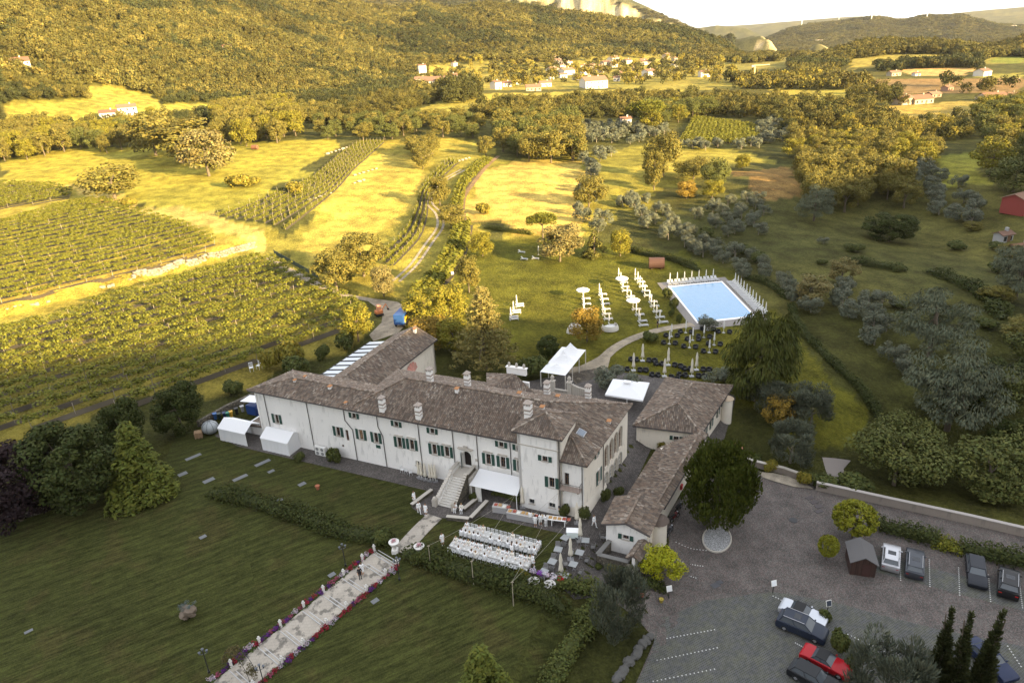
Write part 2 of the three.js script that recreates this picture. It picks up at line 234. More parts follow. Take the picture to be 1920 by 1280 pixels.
// sheets that lie on the land
function subdivide(tris, step) { // split every edge longer than step, the same way on both of its sides
  let out = tris;
  for (let k = 0; k < 9; k++) { let any = false; const nx = []; for (const [a, b, c] of out) {
    const L = (p, q) => hypot(p[0] - q[0], p[1] - q[1]) > step, m = (p, q) => [(p[0] + q[0]) / 2, (p[1] + q[1]) / 2], e = [L(a, b), L(b, c), L(c, a)], n = e[0] + e[1] + e[2];
    if (!n) { nx.push([a, b, c]); continue; } any = true; const ab = m(a, b), bc = m(b, c), ca = m(c, a);
    if (n === 3) nx.push([a, ab, ca], [ab, b, bc], [ca, bc, c], [ab, bc, ca]);
    else if (n === 2) { if (!e[0]) nx.push([c, ca, bc], [ca, a, bc], [a, b, bc]); else if (!e[1]) nx.push([a, ab, ca], [ab, b, ca], [b, c, ca]); else nx.push([b, bc, ab], [bc, c, ab], [c, a, ab]); }
    else if (e[0]) nx.push([a, ab, c], [ab, b, c]); else if (e[1]) nx.push([a, b, bc], [a, bc, c]); else nx.push([a, b, ca], [b, c, ca]);
  } out = nx; if (!any) break; }
  return out;
}
function drape(poly, lift, step = 1.2, turn = 0, uvs = 1) { // poly: array of Vector3 (x, z used)
  const c = poly.map((p) => new THREE.Vector2(p.x, p.z)), f = THREE.ShapeUtils.triangulateShape(c, []), t = subdivide(f.map((q) => q.map((i) => [c[i].x, c[i].y])), step);
  const p = new Float32Array(t.length * 9), uv = new Float32Array(t.length * 6), key = new Map(), cs = cos(turn), sn = sin(turn);
  t.forEach((q, k) => { const [a, b, d] = q, cw = (b[0] - a[0]) * (d[1] - a[1]) - (b[1] - a[1]) * (d[0] - a[0]) > 0; (cw ? [a, d, b] : q).forEach((v, n) => { const id = v[0].toFixed(3) + ',' + v[1].toFixed(3); let h = key.get(id); if (h === undefined) key.set(id, h = ground(v[0], v[1]) + lift); p.set([v[0], h, v[1]], k * 9 + n * 3); uv.set([(v[0] * cs - v[1] * sn) * uvs, (v[0] * sn + v[1] * cs) * uvs], k * 6 + n * 2); }); });
  const g = new THREE.BufferGeometry(); g.setAttribute('position', new THREE.BufferAttribute(p, 3)); g.setAttribute('uv', new THREE.BufferAttribute(uv, 2)); g.computeVertexNormals(); return g;
}
const px = (pts) => pts.map(([x, y]) => hit(x, y));
function ribbon(pts, width, lift, uvs = 1) { // strip along a smooth line of Vector3
  const cv = new THREE.CatmullRomCurve3(pts.map((p) => V3(p.x, 0, p.z))), n = max(4, Math.ceil(cv.getLength() / 1.0)), m = max(2, Math.ceil(width / 1.0)), p = [], uv = [], idx = [];
  for (let i = 0; i <= n; i++) { const c = cv.getPointAt(i / n), d = cv.getTangentAt(i / n); for (let k = 0; k <= m; k++) { const o = (k / m - 0.5) * (typeof width === 'function' ? width(i / n) : width), x = c.x - d.z * o, z = c.z + d.x * o; p.push(x, ground(x, z) + lift, z); uv.push(x * uvs, z * uvs); } }
  for (let i = 0; i < n; i++) for (let k = 0; k < m; k++) { const a = i * (m + 1) + k, b = a + m + 1; idx.push(a, a + 1, b, a + 1, b + 1, b); }
  const g = new THREE.BufferGeometry(); g.setAttribute('position', new THREE.Float32BufferAttribute(p, 3)); g.setAttribute('uv', new THREE.Float32BufferAttribute(uv, 2)); g.setIndex(idx); g.computeVertexNormals(); if (g.attributes.normal.getY(0) < 0) { g.setIndex(idx.map((_, i) => idx[i - (i % 3) + [0, 2, 1][i % 3]])); g.computeVertexNormals(); } return g;
}
const grassBump = tex(512, (u, v) => { const k = 0.6 * tn(u, v, 256, 4) + 0.4 * tfbm(u, v, 64, 3, 2); return [k, k, k]; }, false, [0.1, 0.1]);
const lawnTex = tex(1024, (u, v) => { // mown stripes, clover patches, blades
  const w = 0.5 + 0.5 * sin((v * 24 + 0.5 * tn(u, v, 6, 8)) * 2 * PI), a = tfbm(u, v, 6, 6, 11), b = tn(u, v, 512, 3), st2 = tn(u * 1, v * 1, 128, 6), streak = tn(u * 0.125, v, 256, 21), k = 0.40 + 0.045 * (w - 0.5) + 0.07 * (a - 0.5) + 0.13 * (b - 0.5) + 0.05 * (st2 - 0.5) + 0.15 * (streak - 0.5), d = ss(0.5, 0.75, tfbm(u, v, 12, 4, 31)); return [k * (0.90 + 0.07 * d), k * 0.92, k * (0.50 + 0.04 * d)]; });
const lawnMat = new THREE.MeshPhysicalMaterial({ specularIntensity: 0.15, map: lawnTex, roughness: 0.95, bumpMap: grassBump, bumpScale: 0.06, color: rgb(0.375, 0.39, 0.365) });
lawnTex.repeat.set(1 / 34, 1 / 34);
struct('lawn', drape(px([[-70, 972], [0, 968], [100, 952], [200, 925], [300, 880], [330, 818], [400, 796], [470, 838], [600, 872], [750, 905], [860, 935], [1150, 1010], [1128, 1110], [1062, 1172], [1010, 1275], [960, 1420], [-70, 1420]]), 0.03, 1.3, 0.45), lawnMat);

// cobbles: small setts too small to tell apart here, as grain
const cobbleTex = tex(1024, (u, v) => { const n = 96, a = tfbm(u, v, 10, 4, 3); const x = u * n, y = v * n + 0.35 * sin(u * n * 0.4), j = floor(y), i = floor(x + (j & 1) * 0.5), fx = x + (j & 1) * 0.5 - i, fy = y - j, e = min(fx, 1 - fx, fy, 1 - fy), h = hash2(((i % n) + n) % n, ((j % n) + n) % n), k = (e < 0.12 ? 0.26 : 0.36 + 0.2 * h) + 0.16 * (a - 0.5), wm = hash2(i * 7 + 3, j * 5) > 0.6 ? 0.05 : 0; return [k + wm * 0.6, k * 0.96, k * 0.93]; });
cobbleTex.repeat.set(1 / 12, 1 / 12);
const cobbleBump = tex(512, (u, v) => { const k = tn(u, v, 96, 5); return [k, k, k]; }, false, [1 / 12, 1 / 12]);
const cobbleMat = new THREE.MeshStandardMaterial({ map: cobbleTex, roughness: 0.85, color: rgb(0.60, 0.58, 0.55), bumpMap: cobbleBump, bumpScale: 0.015 });
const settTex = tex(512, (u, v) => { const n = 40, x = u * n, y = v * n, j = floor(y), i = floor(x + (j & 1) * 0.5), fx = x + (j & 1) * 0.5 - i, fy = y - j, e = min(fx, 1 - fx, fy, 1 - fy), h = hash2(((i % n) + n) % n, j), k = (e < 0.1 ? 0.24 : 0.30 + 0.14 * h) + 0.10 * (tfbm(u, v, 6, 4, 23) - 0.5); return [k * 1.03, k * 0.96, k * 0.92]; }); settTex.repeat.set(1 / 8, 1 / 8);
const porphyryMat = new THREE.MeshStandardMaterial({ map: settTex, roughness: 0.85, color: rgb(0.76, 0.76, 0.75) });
const paverTex = tex(512, (u, v) => { const n = 20, x = u * n, y = v * n, j = floor(y), i = floor(x + (j & 1) * 0.5), fx = x + (j & 1) * 0.5 - i, fy = y - j, hole = abs(fx - 0.5) < 0.22 && abs(fy - 0.5) < 0.24, h = hash2(i % n, j % n), a = tfbm(u, v, 8, 5, 13); return hole ? [0.27 + 0.10 * a, 0.29 + 0.1 * a, 0.23] : [0.41 + 0.1 * h + 0.1 * (a - 0.5), 0.41 + 0.1 * h + 0.1 * (a - 0.5), 0.40 + 0.1 * h]; });
paverTex.repeat.set(1 / 4.4, 1 / 4.4);
const paverMat = new THREE.MeshStandardMaterial({ map: paverTex, roughness: 0.9, color: rgb(0.47, 0.465, 0.45) });
const stp = (a) => a.map(([s, t]) => vp(s, t));
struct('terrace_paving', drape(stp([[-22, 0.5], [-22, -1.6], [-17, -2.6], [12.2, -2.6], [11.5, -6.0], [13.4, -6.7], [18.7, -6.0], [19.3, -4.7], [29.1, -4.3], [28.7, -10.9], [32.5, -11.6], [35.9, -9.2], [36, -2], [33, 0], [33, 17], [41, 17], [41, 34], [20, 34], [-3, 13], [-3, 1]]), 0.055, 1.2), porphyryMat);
struct('car_park', drape(px([[1205, 1055], [1240, 1000], [1262, 950], [1330, 868], [1420, 882], [1530, 912], [1925, 1002], [2100, 1040], [2100, 1380], [1150, 1380], [1228, 1200], [1150, 1125]]), 0.045, 1.5, 0.3), cobbleMat);
struct('grass_pavers', drape(px([[1235, 1160], [1320, 1126], [1450, 1110], [1560, 1128], [1640, 1150], [1760, 1180], [1920, 1212], [2060, 1240], [2060, 1390], [1140, 1390], [1222, 1225]]), 0.062, 1.5, 0.5), paverMat);
struct('parking_bays', drape(px([[1640, 1040], [1920, 1108], [2020, 1130], [2020, 1175], [1905, 1142], [1640, 1072]]), 0.062, 1.5, 0.5), paverMat);
{ // dotted bay lines: small white setts
  const m = new MB(), line = (x0, y0, x1, y1, n, w = 0.11) => { const a = hit(x0, y0), b = hit(x1, y1); for (let i = 0; i < n; i++) { const x = lerp(a.x, b.x, i / (n - 1)), z = lerp(a.z, b.z, i / (n - 1)); m.box(w, 0.03, w, x, ground(x, z) + 0.068, z, 0.4); } };
  for (const [a, b, c, d, n] of [[1268, 1017, 1330, 1033, 12], [1262, 1045, 1318, 1062, 13], [1270, 1070, 1305, 1084, 9], [1689, 1040, 1689, 1088, 14], [1743, 1050, 1744, 1100, 14], [1798, 1065, 1800, 1116, 14], [1854, 1078, 1858, 1128, 14], [1912, 1092, 1918, 1140, 14], [1238, 1198, 1340, 1181, 17], [1232, 1238, 1345, 1215, 17], [1225, 1278, 1340, 1255, 16], [1450, 1118, 1470, 1128, 5], [1590, 1190, 1680, 1232, 14], [1492, 1206, 1510, 1216, 6], [1890, 1212, 1915, 1250, 8]]) line(a, b, c, d, n);
  struct('bay_marking', m.geo(), mat(0.50, 0.49, 0.47, 0.7));
}
const gravelTex = tex(512, (u, v) => { const a = tfbm(u, v, 8, 6, 17), b = tn(u, v, 256, 2), k = 0.55 + 0.3 * (a - 0.5) + 0.2 * (b - 0.5); return [k, k * 0.93, k * 0.82]; }); gravelTex.repeat.set(0.12, 0.12);
const gravelMat = new THREE.MeshStandardMaterial({ map: gravelTex, roughness: 0.95, color: rgb(1, 0.97, 0.92) });
struct('farm_road', drape(px([[505, 478], [540, 500], [600, 530], [655, 552], [700, 560], [745, 566], [772, 582], [770, 600], [745, 625], [700, 640], [692, 628], [715, 605], [718, 585], [690, 565], [640, 555], [585, 535], [530, 508], [498, 484]]), 0.05, 1.5), gravelMat);
struct('garden_path', ribbon(px([[1095, 690], [1130, 672], [1150, 655], [1175, 640], [1205, 628], [1245, 617], [1300, 608]]), 2.0, 0.06), gravelMat);
struct('gravel_yard', drape(px([[1060, 690], [1100, 685], [1145, 668], [1140, 690], [1110, 712], [1080, 720]]), 0.055, 1.2), gravelMat);
{ // two wheel tracks of the lane between the vine rows
  const c = px([[742, 528], [775, 497], [805, 455], [825, 425], [822, 400], [806, 382], [808, 360], [830, 340], [868, 318]]), cv = new THREE.CatmullRomCurve3(c);
  const off = (o) => cv.getSpacedPoints(40).map((p, i) => { const d = cv.getTangentAt(i / 40); return V3(p.x - d.z * o, 0, p.z + d.x * o); });
  for (const o of [-0.9, 0.9]) struct('lane_track', ribbon(off(o), 0.75, 0.07), gravelMat);
  struct('field_track', ribbon(px([[880, 440], [868, 400], [870, 370], [890, 340], [915, 310], [935, 292]]), 1.6, 0.06), new THREE.MeshStandardMaterial({ map: gravelTex, color: rgb(0.62, 0.45, 0.28), roughness: 1 }));
}
// ---------------------------------------------------------------- plants
function leafGeo(clumps, n, size, R, o = {}) { // n leaf blades spread over the skins of the clumps [x, y, z, r, squash]
  const tot = clumps.reduce((a, c) => a + c[3] * c[3], 0), P = [], N = [], C = [], I = [], fill = o.fill ?? 0.35, up = o.up ?? 0.25, asp = o.asp ?? 0.55, vary = o.vary ?? 0.3;
  for (const [cx, cy, cz, r, sq = 0.8] of clumps) {
    const k = Math.round(n * r * r / tot), ct = 1 + vary * (R() - 0.5);
    for (let i = 0; i < k; i++) {
      const a = R() * 2 * PI, v = R() * 2 - 1, q = sqrt(1 - v * v), d = V3(q * cos(a), v, q * sin(a)), rr = r * (1 - fill * R() * R()) * (0.9 + 0.25 * R());
      const p = V3(cx + d.x * rr, cy + d.y * rr * sq, cz + d.z * rr), nn = d.clone().add(V3(R() - 0.5, R() - 0.5 + up, R() - 0.5).multiplyScalar(1.5)).normalize();
      const t = o.hang ? V3(d.x * 0.6, -1 + 0.3 * R(), d.z * 0.6).normalize() : o.rise ? V3(d.x * 0.7, 0.5 + 0.6 * R(), d.z * 0.7).normalize() : V3(R() - 0.5, R() - 0.5, R() - 0.5).normalize(), b = t.clone().cross(nn).normalize(), tt = nn.clone().cross(b).normalize(), s = size * (0.65 + 0.7 * R()), w = s * asp;
      const dir = o.hang || o.rise ? t : tt, nrm = o.hang || o.rise ? b.clone().cross(t).normalize() : nn, base = P.length / 3;
      for (const [u, h] of [[0, -0.5], [1, 0], [0, 0.5], [-1, 0]]) { P.push(p.x + dir.x * h * s + b.x * u * w * 0.5, p.y + dir.y * h * s + b.y * u * w * 0.5, p.z + dir.z * h * s + b.z * u * w * 0.5); N.push(nrm.x, nrm.y, nrm.z); }
      const g = ct * (0.8 + 0.4 * R()), hue = (R() - 0.5) * 0.22; for (let q2 = 0; q2 < 4; q2++) C.push(g * (1 + hue), g, g * (1 - hue));
      I.push(base, base + 1, base + 2, base, base + 2, base + 3);
    }
  }
  const g = new THREE.BufferGeometry(); g.setAttribute('position', new THREE.Float32BufferAttribute(P, 3)); g.setAttribute('normal', new THREE.Float32BufferAttribute(N, 3)); g.setAttribute('color', new THREE.Float32BufferAttribute(C, 3)); g.setIndex(I); return g;
}
const leafMats = {}; const leaf = (r, g, b, ro = 0.75) => (leafMats[[r, g, b]] ??= new THREE.MeshPhysicalMaterial({ color: rgb(r, g, b), roughness: ro, specularIntensity: 0.2, vertexColors: true, side: THREE.DoubleSide }));
const bark = mat(0.11, 0.085, 0.06, 0.95), barkPale = mat(0.22, 0.19, 0.15, 0.95);
function trunkGeo(h, r, limbs, R) { const m = new MB(); m.rod([0, -0.4, 0], [0.05 * h * (R() - 0.5), h * 0.55, 0.05 * h * (R() - 0.5)], r, r * 0.7, 7); m.rod([0, h * 0.5, 0], [0.03 * h, h, 0], r * 0.7, r * 0.35, 6); for (const [x, y, z] of limbs) m.rod([0, h * (0.5 + 0.35 * R()), 0], [x * 0.85, y, z * 0.85], r * 0.38, r * 0.1, 5); return m.geo(); }
const PR = {}; // plant prototypes: { crown, trunk, h, w } at true size
function proto(name, seed, h, w, clumps, n, size, o = {}) { const R = rng(seed); const cl = clumps(R); PR[name] = { crown: leafGeo(cl, n, size, R, o), trunk: o.noTrunk ? null : trunkGeo((o.th ?? 0.62) * h, o.tr ?? 0.022 * h + 0.06, cl.filter((_, i) => i % (o.lim ?? 5) === 0).slice(0, 7), R), h, w }; }
const roundC = (h, w, base, n, o = {}) => (R) => { const c = []; for (let i = 0; i < n; i++) { const a = R() * 2 * PI, v = Math.pow(R(), 0.8), y = base + (h - base) * (0.10 + 0.82 * v), prof = Math.sqrt(max(0.05, 1 - ((y - base - (h - base) * (o.belly ?? 0.45)) / ((h - base) * 0.62)) ** 2)), rr = w / 2 * prof * (0.45 + 0.42 * sqrt(R())) * (1 + 0.25 * sin(a * 2 + h)); c.push([cos(a) * rr, y, sin(a) * rr, w * (o.cr ?? 0.17) * (0.7 + 0.6 * R()), 0.75]); } return c; };
const coneC = (h, w, base, n, cr = 0.16) => (R) => { const c = []; for (let i = 0; i < n; i++) { const v = Math.pow(R(), 1.4), a = R() * 2 * PI, y = base + (h - base) * v * 0.96, rr = w / 2 * (1 - v * 0.93) * (0.55 + 0.4 * R()); c.push([cos(a) * rr, y, sin(a) * rr, w * cr * (1 - v * 0.6) * (0.8 + 0.5 * R()), 1]); } return c; };
proto('oakA', 1, 9, 8, roundC(9, 8, 1.6, 40), 6000, 0.45); proto('oakB', 2, 9, 7, roundC(9, 7, 1.4, 34, { belly: 0.5 }), 5200, 0.45); proto('oakC', 3, 9, 9, roundC(9, 9, 1.8, 46, { belly: 0.4 }), 6600, 0.45); proto('oakD', 4, 10, 6, roundC(10, 6, 1.5, 34, { belly: 0.55 }), 5200, 0.44);
proto('oliveA', 11, 4.2, 4.6, roundC(4.2, 4.6, 0.7, 26), 2200, 0.42, { asp: 0.35, th: 0.5 }); proto('oliveB', 12, 4.2, 4.2, roundC(4.2, 4.2, 0.8, 22, { belly: 0.5 }), 2000, 0.42, { asp: 0.35, th: 0.5 }); proto('oliveBig', 13, 5.5, 6, roundC(5.5, 6, 1.0, 60, { cr: 0.13 }), 9000, 0.4, { asp: 0.22, rise: 1, th: 0.5 });
proto('oakAFar', 1, 9, 8, roundC(9, 8, 1.6, 40), 3400, 0.52); proto('oakBFar', 2, 9, 7, roundC(9, 7, 1.4, 34, { belly: 0.5 }), 3000, 0.52); proto('oakCFar', 3, 9, 9, roundC(9, 9, 1.8, 46, { belly: 0.4 }), 3600, 0.52); proto('oakDFar', 4, 10, 6, roundC(10, 6, 1.5, 34, { belly: 0.55 }), 3000, 0.5); proto('oliveAFar', 11, 4.2, 4.6, roundC(4.2, 4.6, 0.7, 26), 1000, 0.56, { asp: 0.4, th: 0.5 }); proto('oliveBFar', 12, 4.2, 4.2, roundC(4.2, 4.2, 0.8, 22, { belly: 0.5 }), 900, 0.56, { asp: 0.4, th: 0.5 }); proto('darktreeFar', 30, 10, 9, roundC(10, 9, 0.6, 60, { cr: 0.14, belly: 0.4 }), 2600, 0.8, { th: 0.6 });
proto('cypressFar', 21, 10, 1.7, (R) => { const c = []; for (let i = 0; i < 14; i++) { const v = i / 13; c.push([0, 0.6 + v * 8.8, 0, max(0.15, 0.75 * Math.pow(1 - v, 0.7)), 1.6]); } return c; }, 420, 0.7, { rise: 1, asp: 0.4, th: 0.9, tr: 0.1 });
proto('cypress', 21, 10, 1.7, (R) => { const c = []; for (let i = 0; i < 60; i++) { const v = i / 59, w = 0.85 * Math.pow(1 - v, 0.75) * min(1, 0.35 + v * 5) , a = R() * 2 * PI; c.push([cos(a) * w * 0.35, 0.3 + v * 9.5, sin(a) * w * 0.35, max(0.12, w * 0.62), 1.6]); } return c; }, 6000, 0.34, { rise: 1, asp: 0.3, th: 0.9, tr: 0.1, fill: 0.15, vary: 0.12 });
proto('conifer', 22, 9, 6.5, (R) => coneC(9, 6.5, 0.2, 90, 0.13)(R).map((c) => [c[0], min(c[1], 7.6 + 0.15 * c[1]), c[2], max(c[3], 0.55), 1]), 9500, 0.46, { asp: 0.4, up: 0.6, th: 0.9 }); proto('spruce', 23, 7, 4, coneC(7, 4, 0.5, 50, 0.16), 3200, 0.42, { asp: 0.4, th: 0.9 });
proto('cedar', 24, 15, 11, (R) => { const c = []; for (let k = 0; k < 15; k++) { const v = k / 14, y = 2.2 + v * 12.2, rad = 5.6 * (1 - v * 0.92) * (0.85 + 0.3 * R()), m = max(3, Math.round(11 * (1 - v) + 3)); for (let i = 0; i < m; i++) { const a = (i / m + R() * 0.08) * 2 * PI + k * 1.1; for (let q = 1; q <= 3; q++) { const rr = rad * q / 3; c.push([cos(a) * rr, y - 0.08 * rr * rr * 0.5 + 0.3 * R(), sin(a) * rr, 0.62 + 0.2 * R(), 0.3]); } } } return c; }, 11000, 0.5, { asp: 0.35, up: 0.2, th: 0.98, tr: 0.32, lim: 17 });
proto('ball', 25, 5, 4.6, (R) => { const c = []; for (let i = 0; i < 130; i++) { const v = R() * 2 - 1, a = R() * 2 * PI, q = sqrt(1 - v * v); c.push([cos(a) * q * 1.95, 3.0 + v * 1.65, sin(a) * q * 1.95, 0.42, 0.8]); } return c; }, 8000, 0.26, { th: 0.55, tr: 0.12, fill: 0.5, vary: 0.2 });
proto('pine', 26, 8, 7.5, (R) => { const c = []; for (let i = 0; i < 70; i++) { const v = R(), a = R() * 2 * PI, q = sqrt(R()); c.push([cos(a) * q * 3.1, 4.6 + 2.6 * sqrt(max(0, 1 - q * q)) * (0.4 + 0.6 * v), sin(a) * q * 3.1, 0.75, 0.7]); } return c; }, 5000, 0.5, { asp: 0.3, rise: 1, th: 0.75, tr: 0.2 });
proto('willow', 27, 12, 8, roundC(12, 8, 1.2, 70, { belly: 0.5, cr: 0.12 }), 15000, 0.36, { asp: 0.3, hang: 1, th: 0.75 });
proto('bamboo', 28, 10, 10, roundC(10, 10, 0.3, 90, { cr: 0.13, belly: 0.42 }), 15000, 0.6, { asp: 0.22, hang: 1, th: 0.6, vary: 0.4 });
proto('bigleaf', 29, 9.5, 8.2, (R) => { const c = []; for (let i = 0; i < 210; i++) { const v = Math.pow(R(), 0.9), y = 1.5 + 7.7 * v, pr = 4.1 * sqrt(max(0.03, 1 - ((y - 4.6) / 4.9) ** 2)) * (0.55 + 0.45 * ss(1.3, 3.2, y)), a = R() * 2 * PI, q = i < 70 ? sqrt(R()) * 0.8 : 0.78 + 0.22 * R(); c.push([cos(a) * pr * q, y, sin(a) * pr * q, 0.62 + 0.3 * R(), 1.15]); } return c; }, 20000, 0.36, { rise: 1, asp: 0.55, th: 0.7, tr: 0.2, vary: 0.35 });
proto('darktree', 30, 10, 9, roundC(10, 9, 0.6, 110, { cr: 0.11, belly: 0.4 }), 15000, 0.42, { th: 0.6, vary: 0.35 });
proto('bush', 31, 2, 2.6, (R) => { const c = []; for (let i = 0; i < 16; i++) { const a = R() * 2 * PI, q = sqrt(R()); c.push([cos(a) * q * 0.85, 0.55 + 0.9 * R() * (1 - q * 0.5), sin(a) * q * 0.85, 0.5, 0.85]); } return c; }, 1400, 0.3, { noTrunk: 1 });
const K = { // what a plant kind looks like and is called
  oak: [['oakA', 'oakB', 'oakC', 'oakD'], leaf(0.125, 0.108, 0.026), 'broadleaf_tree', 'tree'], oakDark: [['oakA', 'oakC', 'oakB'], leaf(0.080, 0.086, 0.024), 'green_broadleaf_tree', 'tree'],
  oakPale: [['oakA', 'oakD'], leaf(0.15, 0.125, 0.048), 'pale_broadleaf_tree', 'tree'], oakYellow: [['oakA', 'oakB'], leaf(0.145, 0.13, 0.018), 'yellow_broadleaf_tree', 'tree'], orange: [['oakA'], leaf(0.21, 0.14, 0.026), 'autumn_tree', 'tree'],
  olive: [['oliveA', 'oliveB'], leaf(0.105, 0.112, 0.075, 0.6), 'olive_tree', 'olive tree'], oliveBig: [['oliveBig'], leaf(0.088, 0.096, 0.064, 0.6), 'large_olive_tree', 'olive tree'],
  cypress: [['cypress'], leaf(0.042, 0.047, 0.016), 'cypress_tree', 'cypress'], conifer: [['conifer'], leaf(0.085, 0.095, 0.017), 'conifer_tree', 'conifer'], spruce: [['spruce'], leaf(0.10, 0.095, 0.025), 'young_conifer', 'conifer'],
  cedar: [['cedar'], leaf(0.165, 0.140, 0.045), 'cedar_tree', 'cedar'], ball: [['ball'], leaf(0.15, 0.15, 0.014), 'round_clipped_tree', 'tree'], pine: [['pine'], leaf(0.13, 0.13, 0.022), 'round_pine_tree', 'pine'],
  willow: [['willow'], leaf(0.10, 0.11, 0.068), 'grey_leaved_tree', 'tree'], bamboo: [['bamboo'], leaf(0.058, 0.064, 0.014), 'drooping_leaf_tree', 'tree'], bigleaf: [['bigleaf'], leaf(0.055, 0.066, 0.010), 'dense_oval_tree', 'tree'],
  dark: [['darktree'], leaf(0.040, 0.049, 0.013), 'dark_garden_tree', 'tree'], purple: [['darktree'], leaf(0.024, 0.015, 0.016), 'purple_leaved_tree', 'tree'], bush: [['bush'], leaf(0.058, 0.066, 0.018), 'shrub', 'shrub'], bushLit: [['bush'], leaf(0.16, 0.135, 0.022), 'golden_sun_toned_shrub', 'shrub'], yellowTree: [['oakA'], leaf(0.26, 0.26, 0.014), 'yellow_green_tree', 'tree'],  // bushLit: shrub with sunlight put into its leaf colour, also yellow-leaved plants
};
const PRR = rng(77);
function plant(kind, p, w, h, label, group) { // p on the ground, crown width and full height in metres
  const [ps, m, name, cat] = K[kind], pn = ps[floor(PRR() * ps.length)], q = hypot(p.x, p.z) > 290 && PR[pn + 'Far'] || PR[pn], t = T(name, label, cat, [p.x, p.y - 0.05, p.z], PRR() * 2 * PI, group);
  t.scale.set(w / q.w, h / q.h, w / q.w); M('crown', q.crown, m, t); if (q.trunk) M('trunk', q.trunk, kind.startsWith('olive') ? barkPale : bark, t); return t;
}
function heightAt(p, x, y) { const d = ray(x, y), n = hypot(p.x, p.z), t = (p.x * p.x + p.z * p.z) / (d.x * p.x + d.z * p.z); return EYE + d.y * t - p.y; } // height of a pixel on the upright line through p
const metres = (p, w) => w / F * p.clone().sub(camera.position).dot(fwd);
const planted = [];
